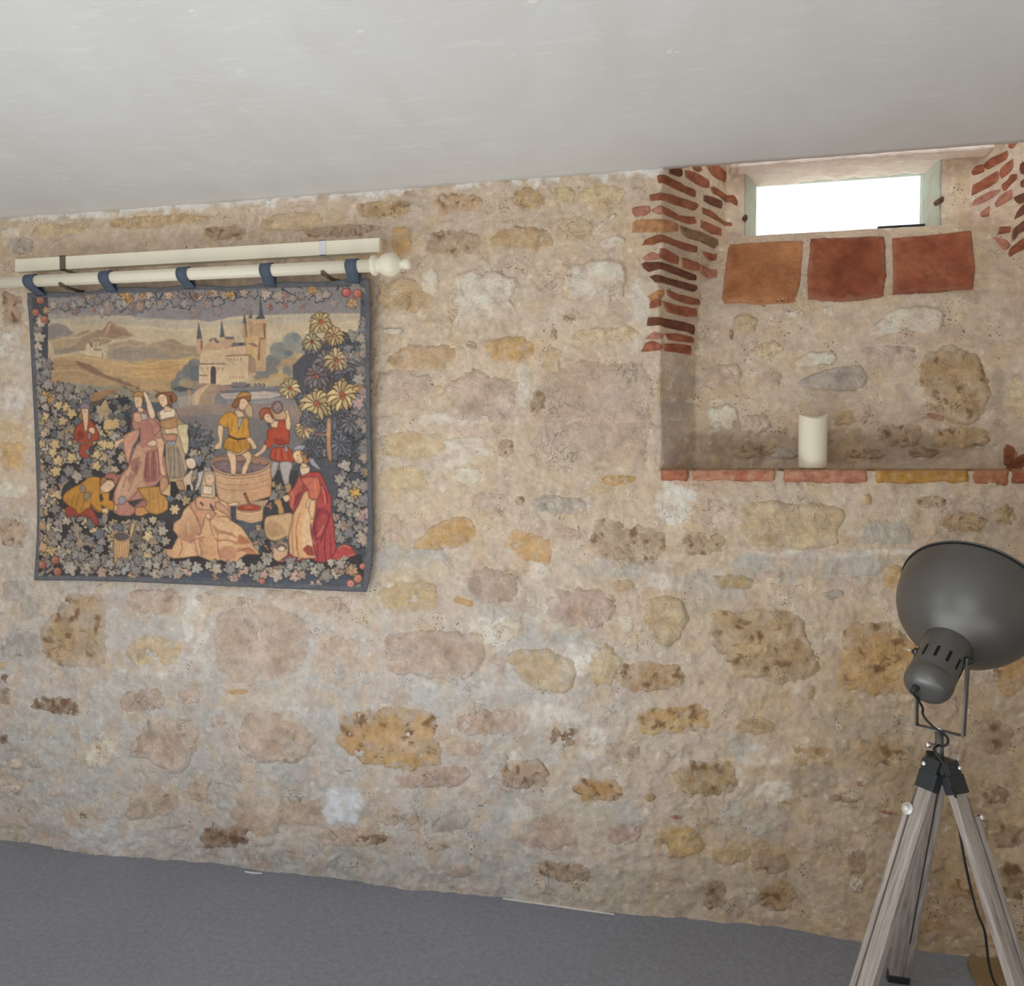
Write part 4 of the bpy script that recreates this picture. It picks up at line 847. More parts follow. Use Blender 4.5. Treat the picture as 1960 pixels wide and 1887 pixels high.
pl_(oB, [(1310,1050),(1580,1040),(1590,1160),(1260,1190),(1290,1080)], (204, 162, 124)); pl_(oB, [(1380,990),(1560,985),(1580,1030),(1350,1050)], (112, 100, 98)); pl_(oB, [(1470,995),(1530,995),(1530,1035),(1470,1030)], (76, 78, 86))
pl_(oB, [(940,1110),(1280,1090),(1260,1290),(880,1300),(900,1170)], STN); pl_(oB, [(1270,1180),(1630,1170),(1640,1390),(1600,1540),(1380,1590),(1280,1400),(1260,1290)], STN)
pl_(oB, [(880,1320),(1290,1320),(1290,1420),(1360,1440),(1360,1620),(1140,1620),(870,1600),(870,1400)], (210, 176, 136)); 
pl_(oB, [(870,1296),(1060,1300),(1080,1290),(1110,1300),(1270,1300),(1270,1316),(870,1318)], (140, 112, 92)); pl_(oB, [(870,1470),(1010,1475),(1010,1492),(870,1490)], (134, 108, 90)); pl_(oB, [(1265,1180),(1640,1165),(1640,1182),(1265,1198)], (138, 106, 86)); pl_(oB, [(1620,1180),(1640,1180),(1640,1400),(1615,1500)], (150, 112, 88))
pl_(oB, [(1035,1390),(1055,1345),(1080,1330),(1110,1340),(1140,1390),(1140,1620),(1035,1620)], (214, 182, 142)); pl_(oB, [(1045,1400),(1060,1355),(1085,1340),(1115,1355),(1130,1400),(1125,1610),(1045,1620)], (82, 72, 70))
for x_ in (915, 1000, 1160, 1230): pl_(oB, [(x_-8,1365),(x_+8,1365),(x_+8,1400),(x_-8,1400)], (150, 116, 90))
for x_ in (1310, 1355, 1400, 1450, 1500): pl_(oB, [(x_-7,1220),(x_+7,1220),(x_+7,1262),(x_-7,1262)], (150, 114, 88)); pl_(oB, [(x_+28,1490),(x_+40,1490),(x_+40,1530),(x_+28,1530)], (156, 118, 90))
for x_ in (1330, 1400, 1470, 1540): pl_(oB, [(x_,1070),(x_+25,1060),(x_+25,1130),(x_,1130)], (216, 176, 136)); 
pl_(oB, [(1640,1160),(1720,1240),(1740,1420),(1660,1460),(1630,1420)], (168, 130, 102)); pl_(oB, [(1600,1000),(1700,990),(1760,1040),(1740,1060),(1680,1040)], (150, 110, 84))
# moat, quay and ramp
P([(330, 752), (380, 745), (450, 742), (560, 740), (600, 760), (610, 790), (560, 800), (400, 800), (330, 795)], (128, 122, 122), soft=.5)
pl_(oB, [(860,1600),(1050,1600),(1140,1620),(1360,1640),(1350,1720),(1150,1760),(860,1680)], (156, 124, 106)); pl_(oB, [(1360,1590),(1560,1580),(1600,1620),(1500,1660),(1370,1640)], (122, 110, 104))
pl_(oB, [(1040,1600),(1150,1620),(1130,1740),(1090,1920),(880,1940),(760,1887),(880,1740)], (166, 134, 108)); pl_(oB, [(860,1690),(1040,1600),(980,1680),(890,1790),(860,1930),(770,1930),(760,1790)], (204, 166, 124)); pl_(oB, [(700,1700),(740,1690),(755,1780),(780,1930),(710,1930)], (176, 132, 98))
P([(420, 754), (470, 750), (505, 748), (545, 754), (520, 762), (480, 764), (430, 763)], (184, 164, 150), soft=.5); P([(420, 748), (480, 745), (540, 744), (545, 747), (480, 750), (425, 753)], (104, 102, 110), soft=.5); P([(430, 766), (500, 766), (540, 762), (530, 772), (440, 772)], (150, 142, 140), al=.8, soft=1)
for y_, a, b in ((751, 425, 500), (757, 430, 520), (768, 420, 530), (760, 350, 372), (768, 345, 372)): CV.line([(a, y_), ((a+b)/2, y_-1), (b, y_)], 1.1, (112, 106, 110), .6, soft=.5)
P([(335, 760), (372, 756), (374, 776), (345, 782)], (168, 150, 130), al=.7, soft=1)
for x_ in (488, 496, 504): CV.ell(x_, 738, 3.6, 4.5, (92, 86, 88)); CV.ell(x_-1, 738, 2, 3, (150, 130, 112))
# meadow behind the figures
P([(335, 780), (400, 775), (480, 774), (560, 776), (590, 770), (600, 830), (560, 860), (420, 860), (340, 850)], (154, 126, 110), grad=((116, 112, 112), 0, 1.0), soft=1)
P([(340, 800), (400, 792), (470, 800), (520, 800), (580, 820), (580, 900), (340, 900)], (112, 108, 108), al=.75, soft=3)
# dark ground of the thickets
P([(62, 745), (100, 740), (140, 752), (190, 764), (230, 765), (250, 800), (250, 900), (240, 960), (330, 1000), (480, 1060), (690, 1050), (700, 1110), (66, 1100)], (60, 56, 58))
P([(560, 700), (600, 660), (640, 650), (690, 640), (700, 1060), (560, 1060), (520, 940), (590, 860), (580, 790), (560, 760)], (78, 80, 88), soft=1)
P([(240, 860), (400, 860), (400, 960), (330, 1000), (240, 1000)], (66, 62, 64)); P([(500, 900), (570, 900), (570, 1060), (500, 1060)], (64, 62, 64))
P([(58, 560), (92, 560), (92, 760), (62, 760)], (72, 74, 82)); 
# left bank vine bushes
lr = np.random.default_rng(5)
def scatter(poly, step, r0, r1, cols, wts=None, seed=0, lob=(5, 6), jitter=.42, skip=0.0, dark=(50, 46, 48)):
    Pg = np.asarray(poly, float); g = np.random.default_rng(seed)
    x0_, x1_, y0_, y1_ = Pg[:, 0].min(), Pg[:, 0].max(), Pg[:, 1].min(), Pg[:, 1].max()
    row = 0; y_ = y0_; step = step*1.22
    while y_ < y1_:
        x_ = x0_+(row % 2)*step/2
        while x_ < x1_:
            xx = x_+g.uniform(-jitter, jitter)*step; yy = y_+g.uniform(-jitter, jitter)*step; rk = 1.5
            ins = False; n = len(Pg)
            for i in range(n):
                a, b = Pg[i], Pg[(i+1) % n]
                if (a[1] > yy) != (b[1] > yy) and xx < a[0]+(yy-a[1])*(b[0]-a[0])/(b[1]-a[1]): ins = not ins
            if ins and g.random() > skip:
                c = np.array(cols[g.choice(len(cols), p=wts)], float)*g.uniform(.88, 1.12)
                CV.leaf(xx, yy, g.uniform(r0, r1)*rk, np.clip(c, 0, 235), g.uniform(0, 6.3), int(g.choice(lob)), dark=dark)
            x_ += step
        y_ += step*.86; row += 1
LV = [(146, 132, 120), (130, 120, 114), (156, 142, 124), (114, 110, 110), (186, 158, 112), (170, 146, 116), (104, 108, 114)]
scatter([(66, 745), (100, 738), (150, 752), (170, 770), (200, 790), (245, 850), (236, 900), (220, 920), (200, 905), (150, 915), (120, 940), (110, 975), (74, 1000), (66, 900)], 12.5, 5.2, 8.6, LV, [.24, .22, .14, .1, .14, .1, .06], 3, skip=.06)
scatter([(100, 735), (185, 752), (175, 790), (100, 790)], 12, 5, 8.5, [(122, 116, 116), (104, 102, 108), (136, 124, 116)], None, 8, skip=.1)
scatter([(200, 772), (250, 760), (252, 830), (215, 830)], 13, 5, 8, [(150, 134, 108), (110, 112, 112), (172, 144, 104)], None, 13)
scatter([(235, 860), (262, 860), (245, 900), (228, 905)], 12, 4, 6, LV[:4], None, 14)
scatter([(330, 880), (385, 860), (410, 870), (400, 960), (370, 975), (345, 965), (330, 990), (320, 920)], 13, 5, 8, LV, None, 17, skip=.1)
scatter([(345, 820), (400, 815), (415, 860), (350, 870)], 12, 4.5, 7.5, [(98, 98, 104), (126, 120, 116), (80, 84, 92), (146, 132, 112)], None, 19, skip=.1)
scatter([(76, 960), (110, 975), (150, 985), (210, 990), (250, 990), (330, 1000), (325, 1070), (220, 1090), (74, 1080)], 13, 5.5, 9, LV, [.24, .2, .16, .08, .16, .12, .04], 23, skip=.08)
scatter([(480, 1000), (560, 1000), (556, 1070), (480, 1070)], 13, 5, 8, LV[:4], None, 29, skip=.15)
scatter([(640, 880), (700, 880), (702, 1060), (640, 1040)], 14, 6, 9, [(138, 130, 122), (150, 140, 128), (120, 116, 116)], None, 31, skip=.15)
scatter([(510, 930), (545, 930), (545, 970), (515, 965)], 12, 5, 8, [(150, 132, 112), (126, 118, 110)], None, 37)
scatter([(590, 800), (690, 780), (695, 880), (640, 885), (600, 860)], 15, 6, 9, [(96, 98, 106), (118, 114, 116), (82, 86, 96)], None, 41, skip=.3)
scatter([(640, 640), (694, 620), (698, 800), (650, 800)], 14, 6, 9, [(132, 126, 118), (116, 114, 118), (150, 138, 120)], None, 43, skip=.15, dark=(70, 72, 80))
for a, b, r_ in ((112, 776, 7), (127, 780, 7), (137, 791, 8), (120, 806, 7), (105, 850, 8), (101, 866, 7), (111, 882, 8), (137, 876, 8), (107, 902, 8), (185, 870, 7), (185, 892, 7), (202, 852, 8), (212, 852, 7), (134, 848, 4), (80, 850, 6), (77, 885, 6)): CV.leaf(a, b, r_*1.35, (196, 164, 110), a*.7, 5)
for pts in ([(126,845),(128,828),(131,818),(140,815)], [(127,830),(124,820)], [(115,948),(117,935),(112,925)], [(117,935),(122,926),(128,922)], [(205,905),(210,885),(203,870),(190,868)], [(152,1055),(150,1035),(146,1012),(136,1008)], [(150,1042),(165,1040),(178,1045)], [(146,1015),(142,1002),(140,992)], [(75,1018),(85,1028),(96,1040),(98,1060)], [(140,850),(165,849),(178,846)]):
    CV.line(pts, 3.6, (150, 122, 104)); CV.line(pts, 1.4, (180, 146, 120), .7)
# board shelter
pl_(oD, [(1050,210),(1100,180),(1250,130),(1450,110),(1440,170),(1300,220),(1200,270),(1060,310)], (176, 128, 82))
for k in range(5): ln_(oD, [(1060,210+k*22),(1250,150+k*20),(1440,122+k*9)], .9, (118, 82, 58), al=.8)
pl_(oD, [(1040,310),(1200,270),(1290,220),(1180,350),(1100,380),(1030,360)], (92, 76, 66)); pl_(oD, [(1160,430),(1250,290),(1300,260),(1260,400),(1230,560),(1200,560)], (184, 144, 98)); pl_(oD, [(1250,600),(1340,560),(1480,580),(1490,690),(1380,710),(1240,720)], (196, 158, 102)); pl_(oD, [(1200,420),(1330,300),(1450,400),(1420,560),(1260,560)], (168, 142, 104), al=.8)
scatter([(214, 768), (250, 752), (256, 800), (235, 815), (212, 805)], 9, 3.5, 5.5, [(60, 64, 70), (128, 122, 106), (84, 88, 90)], None, 47, lob=(6, 7), skip=.2)
CV.relief = True
# piper in red among the vines
RED, RED2 = (160, 66, 46), (118, 44, 38)
pl_(oD, [(930,600),(1030,580),(1100,640),(1165,780),(1170,880),(1080,910),(1090,960),(1110,1040),(1060,1080),(1000,1160),(930,1140),(870,1080),(890,960),(800,860),(790,780),(830,680)], RED, sm=True)
pl_(oD, [(830,780),(900,730),(960,800),(930,870),(850,880)], RED2, al=.6, soft=1); pl_(oD, [(1040,990),(1100,960),(1090,1090),(1030,1090)], (72, 66, 72)); pl_(oD, [(960,1030),(1000,1010),(1040,1100),(1000,1110)], (118, 112, 118))
pl_(oD, [(905,400),(1030,400),(1020,520),(1010,640),(990,740),(960,740),(940,600),(920,520)], FLESH, sm=True); pl_(oD, [(880,400),(900,330),(970,310),(1030,350),(1045,420),(1020,410),(910,410)], (122, 112, 112)); pl_(oD, [(860,520),(905,420),(930,520),(920,590),(880,580)], (140, 98, 66)); pl_(oD, [(1015,410),(1045,480),(1060,580),(1020,570)], (128, 88, 62)); pl_(oD, [(1030,700),(1100,700),(1110,770),(1080,790),(1030,760)], FLESH, sm=True); pl_(oD, [(1000,790),(1050,760),(1050,860),(1010,880)], (140, 116, 108))
ln_(oD, [(800,945),(900,925),(1000,940),(1090,910)], 1.8, (160, 138, 120)); ln_(oD, [(945,455),(985,455)], .9, (130, 92, 72)); ln_(oD, [(960,560),(990,560)], .9, (140, 80, 66))
# lady in the rose gown
ROSE, ROSE2, ROSE3 = (178, 116, 98), (148, 84, 78), (204, 156, 118)
pl_(oG, [(1500,60),(1600,-40),(1887,-100),(1960,60),(1990,330),(1887,420),(1600,470),(1700,560),(1887,430),(1990,380),(1990,480),(1800,590),(1640,690),(1500,690),(1400,640),(1370,540),(1440,520),(1370,450),(1420,330)], ROSE, sm=False)
pl_(oE, [(270,480),(330,450),(400,400),(470,440),(560,520),(660,590),(700,700),(760,860),(720,1000),(760,1200),(790,1430),(700,1470),(620,1560),(500,1600),(380,1610),(250,1760),(60,1850),(0,1880),(-20,1700),(60,1500),(200,1290),(260,1100),(330,950),(380,880),(290,740),(260,640)], ROSE, sm=True)
pl_(oE, [(330,950),(420,1000),(560,1000),(440,1060),(420,1500),(500,1600),(300,1640),(160,1800),(20,1840),(0,1680),(90,1450),(210,1290)], ROSE3, al=.75, soft=1.5)
pl_(oE, [(500,1050),(640,1010),(680,1200),(700,1400),(620,1500),(460,1530),(430,1400),(450,1150)], ROSE2, al=.85, soft=2); pl_(oE, [(250,1180),(380,1120),(400,1240),(330,1420),(240,1330)], ROSE2, al=.7, soft=2); pl_(oE, [(230,1360),(300,1400),(220,1560),(180,1480)], ROSE2, al=.55, soft=1.5)
for a in ([(540,1060),(520,1250),(540,1500)], [(620,1060),(640,1250),(640,1450)], [(180,1350),(150,1500),(120,1700)], [(290,1450),(230,1600),(190,1720)], [(380,1100),(370,1300),(340,1520)], [(100,1500),(60,1620),(30,1760)], [(450,1100),(430,1300),(420,1480)]): ln_(oE, a, 2.6, (208, 160, 124), al=.75, taper=True, soft=.5)
for a in ([(480,1060),(470,1250),(450,1450)], [(330,1250),(290,1450),(200,1660)], [(170,1420),(120,1600)], [(580,1060),(585,1300),(590,1450)]): ln_(oE, a, 1.6, (112, 66, 64), al=.7, soft=.5)
pl_(oE, [(120,830),(270,740),(360,720),(380,800),(330,900),(280,960),(240,1100),(210,1240),(160,1150),(130,960)], (190, 132, 104), sm=True); pl_(oE, [(0,910),(60,880),(130,850),(140,890),(70,940),(30,1000),(0,1000)], FLESH, sm=True)
pl_(oE, [(570,900),(650,850),(740,880),(740,1000),(720,1200),(770,1400),(690,1400),(660,1200),(640,1000),(600,960)], (200, 148, 116), sm=True); pl_(oE, [(480,930),(570,880),(640,920),(580,980),(500,960)], FLESH, sm=True)
pl_(oE, [(420,440),(500,500),(560,560),(620,600),(700,710),(640,780),(600,830),(560,760),(540,640),(440,560)], ROSE); pl_(oE, [(280,480),(380,470),(420,540),(400,600),(360,620),(300,600)], (196, 142, 110), sm=True); pl_(oE, [(380,480),(480,490),(490,570),(410,590)], (170, 156, 140)); ln_(oE, [(370,690),(385,780),(350,880)], 3, (78, 72, 82))
pl_(oE, [(300,640),(460,600),(560,620),(590,700),(590,860),(480,900),(400,880),(380,800),(370,700)], (182, 112, 98), al=.8, soft=1)
pl_(oE, [(285,250),(330,215),(400,230),(410,330),(390,400),(350,420),(310,380)], FLESH, sm=True); pl_(oE, [(270,230),(300,170),(370,150),(430,190),(420,260),(390,230),(300,230)], (176, 124, 66), sm=True); pl_(oE, [(420,150),(480,180),(560,360),(600,470),(600,540),(540,560),(490,440),(470,320)], (206, 176, 146), sm=True); pl_(oE, [(340,400),(400,390),(440,440),(360,470)], FLESH)
pl_(oE, [(420,200),(450,260),(455,330),(420,360)], (90, 78, 74)); ln_(oE, [(320,298),(350,295)], .9, (120, 80, 60)); ln_(oE, [(330,375),(355,380)], .9, (160, 80, 66))
pl_(oG, [(1470,420),(1540,390),(1590,440),(1540,510),(1480,500)], (142, 128, 138), sm=True); pl_(oG, [(1370,540),(1430,520),(1450,590),(1400,610)], FLESH, sm=True)
pl_(oG, [(1700,560),(1800,460),(1920,400),(1990,440),(1960,520),(1800,580),(1700,640)], (164, 96, 88), al=.8, soft=1)
# ochre underskirt
OCH = (184, 128, 58)
pl_(oH, [(-60,270),(100,250),(280,240),(300,350),(370,400),(410,480),(400,590),(330,640),(230,670),(120,640),(40,680),(-60,660),(-40,560),(80,540),(90,460),(20,400)], OCH); pl_(oH, [(-90,560),(40,550),(120,640),(0,690),(-90,680)], (186, 128, 72))
for a in ([(120,280),(130,500),(110,640)], [(250,300),(260,480),(270,640)], [(180,300),(190,450)], [(330,420),(340,560)]): ln_(oH, a, 2.2, (148, 98, 46), al=.6, soft=.7)
pl_(oH, [(280,180),(320,110),(380,110),(410,180),(400,260),(340,340),(300,350)], (180, 126, 92), sm=True); pl_(oH, [(300,360),(400,240),(450,180),(440,400),(400,380)], (200, 156, 112))
# second lady
pl_(oE, [(620,470),(700,430),(880,400),(930,440),(960,560),(1060,640),(1110,660),(1090,780),(1110,900),(1050,1160),(1100,1300),(1050,1420),(960,1480),(860,1510),(820,1500),(790,1400),(760,1200),(760,950),(700,820),(680,600)], (166, 134, 104), sm=False)
pl_(oE, [(680,600),(930,540),(940,660),(900,720),(760,720),(690,680)], (188, 134, 84)); 
for k in range(6): ln_(oE, [(720+k*38,590-k*6),(725+k*36,700)], .9, (130, 88, 60), al=.8)
pl_(oE, [(665,460),(740,410),(870,400),(910,440),(900,530),(780,555),(690,580)], (214, 190, 160)); pl_(oE, [(740,380),(800,370),(850,410),(850,440),(740,460)], FLESH)
pl_(oE, [(640,230),(680,190),(760,190),(790,280),(790,340),(730,390),(680,340)], (214, 172, 132), sm=True); pl_(oE, [(605,230),(640,180),(740,165),(850,160),(920,220),(930,290),(870,320),(840,360),(800,330),(780,230),(700,185),(640,240)], (142, 86, 54), sm=True); pl_(oE, [(820,220),(850,200),(870,300),(840,310)], (100, 62, 46))
ln_(oE, [(660,255),(690,245)], .9, (110, 70, 52)); ln_(oE, [(720,240),(745,240)], .9, (110, 70, 52)); ln_(oE, [(690,345),(720,340)], .9, (160, 80, 66)); ln_(oE, [(708,250),(700,300)], .7, (170, 120, 90))
pl_(oE, [(750,720),(840,710),(960,690),(960,790),(860,780),(770,790)], (206, 170, 128), sm=True); pl_(oE, [(950,660),(1100,650),(1090,760),(1110,880),(1090,1080),(1030,1050),(990,880),(950,780)], (196, 176, 132), sm=True); pl_(oE, [(770,910),(840,900),(910,900),(900,950),(830,970)], (132, 132, 140), sm=True)
pl_(oE, [(700,800),(930,800),(920,890),(770,900)], (180, 122, 96))
pl_(oE, [(780,960),(900,950),(960,1000),(1050,1420),(960,1480),(840,1490),(800,1300)], (146, 126, 104), soft=.7)
for k, a in enumerate(([(850,980),(840,1250),(830,1450)], [(890,970),(900,1200),(900,1460)], [(930,980),(970,1200),(1000,1420)], [(820,1000),(800,1200)], [(960,1020),(1010,1200),(1050,1380)])): ln_(oE, a, 1.8, (92, 82, 76), al=.75, soft=.5); ln_(oE, [(x_+20, y_) for x_, y_ in a], 1.6, (190, 160, 124), al=.7, soft=.5)
pl_(oE, [(800,1450),(960,1460),(1060,1400),(1040,1470),(960,1510),(840,1530)], (180, 140, 98))
# little white dog and sprigs
pl_(oE, [(1070,1180),(1150,1150),(1200,1180),(1220,1260),(1180,1310),(1120,1310),(1080,1260)], (206, 176, 150), sm=True); pl_(oE, [(1020,1480),(1100,1380),(1170,1330),(1150,1500),(1180,1600),(1160,1660),(1100,1560),(1060,1660),(1040,1600)], (202, 172, 140), sm=True); pl_(oE, [(910,1520),(1010,1490),(1050,1600),(1020,1640),(930,1610)], (176, 132, 90), sm=True)
pl_(oE, [(840,1510),(905,1510),(960,1640),(900,1750),(840,1720)], (52, 48, 50)); pl_(oE, [(1080,1560),(1130,1560),(1140,1640),(1090,1640)], (46, 46, 52))
# picker in ochre
YO, YO2 = (186, 124, 44), (150, 96, 40)
pl_(oG, [(680,560),(820,520),(1000,520),(1100,620),(1160,740),(1170,830),(1090,800),(1040,720),(960,690),(860,700),(760,680),(700,720),(670,640)], (156, 62, 48), sm=True)
pl_(oG, [(630,430),(680,330),(800,250),(900,200),(1000,120),(1100,95),(1190,110),(1200,200),(1240,330),(1330,330),(1330,440),(1400,480),(1400,600),(1310,590),(1200,520),(1240,590),(1200,640),(1100,570),(1050,500),(1040,560),(960,600),(920,650),(840,650),(820,590),(700,520)], YO, sm=True)
pl_(oG, [(1180,380),(1210,350),(1240,440),(1200,480)], (70, 58, 50)); pl_(oG, [(1050,480),(1090,540),(1220,640),(1150,640),(1060,560)], YO2, al=.7)
for a in ([(700,420),(690,500)], [(790,380),(760,540)], [(870,350),(830,560)], [(960,440),(900,620)], [(1060,320),(1050,500)], [(1190,140),(1180,360)]): ln_(oG, a, 2.4, YO2, al=.75, soft=.6)
pl_(oG, [(900,230),(940,220),(980,300),(930,340),(890,310)], (140, 120, 98), sm=True); pl_(oG, [(960,350),(1030,330),(1040,400),(980,450),(940,430)], (140, 118, 96), sm=True)
pl_(oG, [(1200,240),(1290,150),(1380,160),(1420,220),(1330,320),(1230,330),(1200,290)], FLESH, sm=True); pl_(oG, [(1260,80),(1330,40),(1400,40),(1470,110),(1450,200),(1410,210),(1370,130),(1270,120)], (160, 92, 80), sm=True); pl_(oG, [(1190,190),(1220,110),(1290,110),(1280,160),(1210,220)], (156, 104, 62), sm=True)
pl_(oG, [(1220,590),(1290,570),(1320,620),(1270,700),(1240,660)], FLESH, sm=True); ln_(oG, [(1310,210),(1340,225)], 1, (120, 78, 58)); ln_(oG, [(1225,295),(1270,300)], .9, (160, 90, 70))
pl_(oG, [(1220,700),(1260,640),(1310,700),(1270,820),(1230,790)], (142, 120, 110), sm=True)
# tall basket
BSK = (190, 144, 96)
pl_(oG, [(1640,780),(1720,800),(1700,900),(1640,1080),(1640,930)], (196, 156, 104)); pl_(oG, [(1395,960),(1640,980),(1640,1150),(1590,1500),(1500,1510),(1400,1440)], BSK)
pl_(oG, [(1395,975),(1430,930),(1540,930),(1640,980),(1620,1050),(1540,1070),(1440,1050)], (206, 160, 110), sm=True); pl_(oG, [(1410,980),(1450,945),(1540,945),(1625,990),(1600,1035),(1520,1055),(1440,1035)], (90, 76, 80), sm=True)
for k in range(5): ln_(oG, [(1440+k*42,1080),(1450+k*30,1460)], .9, (134, 94, 62), al=.8)
for pts in ([(1670,750),(1640,900)], [(1750,780),(1800,880),(1760,1020),(1700,1100),(1680,1300),(1620,1440)], [(1790,820),(1820,940),(1740,1120)], [(1740,820),(1700,1000),(1690,1130)]): ln_(oG, pts, 2, (176, 146, 110))
# the vat and the treader
VAT = (198, 152, 112)
pl_(oF, [(30,1220),(100,1350),(300,1410),(480,1410),(700,1380),(930,1260),(950,1400),(940,1600),(940,1720),(860,1750),(700,1800),(400,1887),(260,1887),(150,1780),(110,1640),(80,1380)], VAT, grad=((186, 132, 92), .8, .2)); pl_(oF, [(130,1640),(300,1690),(500,1700),(560,1887),(300,1960),(200,1887)], (206, 162, 120), al=.5, soft=2); pl_(oF, [(100,1880),(900,1780),(800,1940),(300,1980)], (200, 154, 114), al=.8)
pl_(oF, [(28,1220),(80,1150),(250,1105),(500,1090),(720,1110),(900,1180),(940,1240),(860,1320),(700,1380),(480,1412),(250,1400),(90,1330)], (206, 160, 122), sm=True); pl_(oF, [(50,1220),(110,1150),(260,1120),(500,1110),(720,1130),(880,1190),(915,1240),(820,1310),(660,1360),(480,1385),(260,1370),(110,1310)], (150, 108, 84), sm=True)
pl_(oF, [(70,1240),(180,1190),(330,1210),(480,1200),(640,1230),(800,1260),(890,1240),(820,1310),(660,1360),(480,1385),(260,1370),(110,1310)], (122, 96, 96), sm=True)
for k in range(46):
    a, b = lr.uniform(90, 860), lr.uniform(1215, 1365)
    if ((a-470)/420)**2+((b-1270)/105)**2 < .95: CV.ell(400+a/SCL, 730+b/SCL, 2.2, 1.9, (96, 78, 86)); CV.ell(400+a/SCL-.5, 730+b/SCL-.5, 1.3, 1.1, (150, 124, 128))
for yv in (1460, 1560, 1640): ln_(oF, [(90,yv-60),(280,yv-5),(500,yv+5),(740,yv-30),(935,yv-90)], 1.4, (146, 102, 74), al=.75); ln_(oF, [(90,yv-50),(280,yv+8),(500,yv+18),(740,yv-18),(935,yv-78)], 1.4, (220, 178, 138), al=.6)
ln_(oF, [(960,1180),(930,1240),(700,1378)], 1, (220, 176, 140), al=.5)
pl_(oF, [(270,1060),(390,1080),(415,1200),(400,1390),(330,1380),(320,1240)], FLESH, sm=True); pl_(oF, [(470,1080),(600,1050),(640,1150),(600,1260),(550,1390),(490,1390),(510,1280),(560,1180)], FLESH, sm=True); ln_(oF, [(395,1100),(410,1200),(398,1360)], 1.2, (160, 112, 84), al=.7)
pl_(oF, [(260,860),(420,830),(600,880),(620,1000),(580,1050),(480,1095),(400,1080),(300,1040),(225,1000)], (184, 122, 40), sm=True)
pl_(oF, [(150,580),(230,490),(330,455),(430,520),(520,540),(590,560),(600,700),(620,830),(560,860),(420,860),(310,820),(290,700),(230,690),(150,640)], (192, 130, 46), sm=True)
pl_(oF, [(430,560),(520,540),(490,620),(450,730)], (150, 140, 134)); ln_(oF, [(300,820),(420,868),(540,855)], 2.2, (94, 66, 38)); ln_(oF, [(430,870),(440,930)], 1.6, (94, 66, 38))
for a in ([(270,600),(300,700)], [(520,640),(500,800)], [(290,900),(270,1010)], [(380,900),(370,1040)], [(470,900),(480,1060)], [(550,900),(570,1020)], [(350,560),(340,760)]): ln_(oF, a, 2.2, (146, 92, 36), al=.65, soft=.6)
ln_(oF, [(270,1045),(330,1060),(400,1090),(470,1090),(530,1050),(580,1030)], 2.4, (216, 186, 160))
pl_(oF, [(140,660),(215,690),(200,880),(190,980),(150,1020),(80,1010),(110,940),(150,900),(130,760)], FLESH, sm=True); pl_(oF, [(560,870),(620,840),(700,940),(720,1000),(660,1020),(620,940)], FLESH, sm=True)
pl_(oF, [(390,430),(470,440),(520,480),(530,530),(440,545),(400,490)], FLESH); pl_(oF, [(470,270),(540,250),(600,290),(600,360),(560,420),(490,430),(450,390)], (214, 172, 132), sm=True); pl_(oF, [(410,250),(460,180),(560,155),(620,190),(625,290),(590,310),(540,255),(470,270),(440,370),(390,400),(345,360)], (140, 88, 50), sm=True); pl_(oF, [(420,230),(480,170),(590,165),(620,210),(520,230),(430,250)], (176, 120, 60), sm=True)
ln_(oF, [(495,315),(520,325)], 1, (120, 80, 60)); ln_(oF, [(500,400),(530,405)], 1, (170, 90, 72)); pl_(oF, [(540,420),(600,340),(650,400),(655,520),(620,545),(590,520),(560,500)], (186, 150, 110), sm=True)
# red vintager with the basket of grapes
pl_(oF, [(960,1000),(1160,980),(1240,1040),(1280,1210),(1160,1230),(1060,1210),(920,1160),(930,1060)], (170, 66, 44), sm=True); pl_(oF, [(880,740),(960,680),(1040,580),(1150,590),(1210,740),(1190,960),(1060,985),(980,960),(900,1010),(850,1000),(840,920),(880,840)], (178, 66, 44), sm=True)
pl_(oF, [(960,860),(1060,840),(1180,900),(1190,970),(1000,970)], (142, 44, 42), al=.6, soft=2)
for a in ([(1010,1020),(990,1160)], [(1090,1010),(1100,1190)], [(1170,1010),(1220,1180)], [(1000,640),(1040,840)]): ln_(oF, a, 2, (128, 42, 36), al=.7, soft=.6)
for a in ([(1020,620),(1010,740),(1060,860)], [(1050,1020),(1040,1180)], [(1130,1010),(1160,1180)]): ln_(oF, a, 1.4, (214, 112, 74), al=.7)
pl_(oF, [(960,1200),(1060,1220),(1010,1380),(960,1480),(930,1400),(930,1280)], (152, 138, 132)); pl_(oF, [(1070,1220),(1250,1230),(1210,1420),(1200,1560),(1140,1560),(1090,1400)], (160, 150, 146), sm=True); pl_(oF, [(1140,1560),(1220,1540),(1240,1620),(1190,1690),(1150,1620)], (170, 124, 90), sm=True)
ln_(oF, [(940,940),(1060,975),(1200,950)], 2.2, (146, 136, 142)); pl_(oF, [(1140,930),(1180,1000),(1190,1060),(1150,1060)], (150, 142, 148))
pl_(oF, [(680,1100),(760,1050),(830,950),(870,970),(850,1040),(760,1110),(700,1140)], FLESH, sm=True); pl_(oF, [(920,640),(980,590),(1050,600),(1020,700),(950,690)], FLESH); pl_(oF, [(1150,440),(1190,450),(1230,640),(1210,730),(1160,700),(1150,560)], FLESH, sm=True)
pl_(oF, [(820,520),(880,470),(950,500),(980,590),(930,630),(860,600)], (212, 168, 128), sm=True); pl_(oF, [(755,470),(800,410),(900,400),(950,470),(960,570),(920,500),(860,480),(820,530),(800,590),(770,550)], (158, 78, 52), sm=True); pl_(oF, [(880,620),(930,640),(900,700)], (100, 78, 62)); ln_(oF, [(870,530),(900,520)], 1, (120, 78, 60)); ln_(oF, [(890,595),(915,590)], 1, (170, 84, 66))
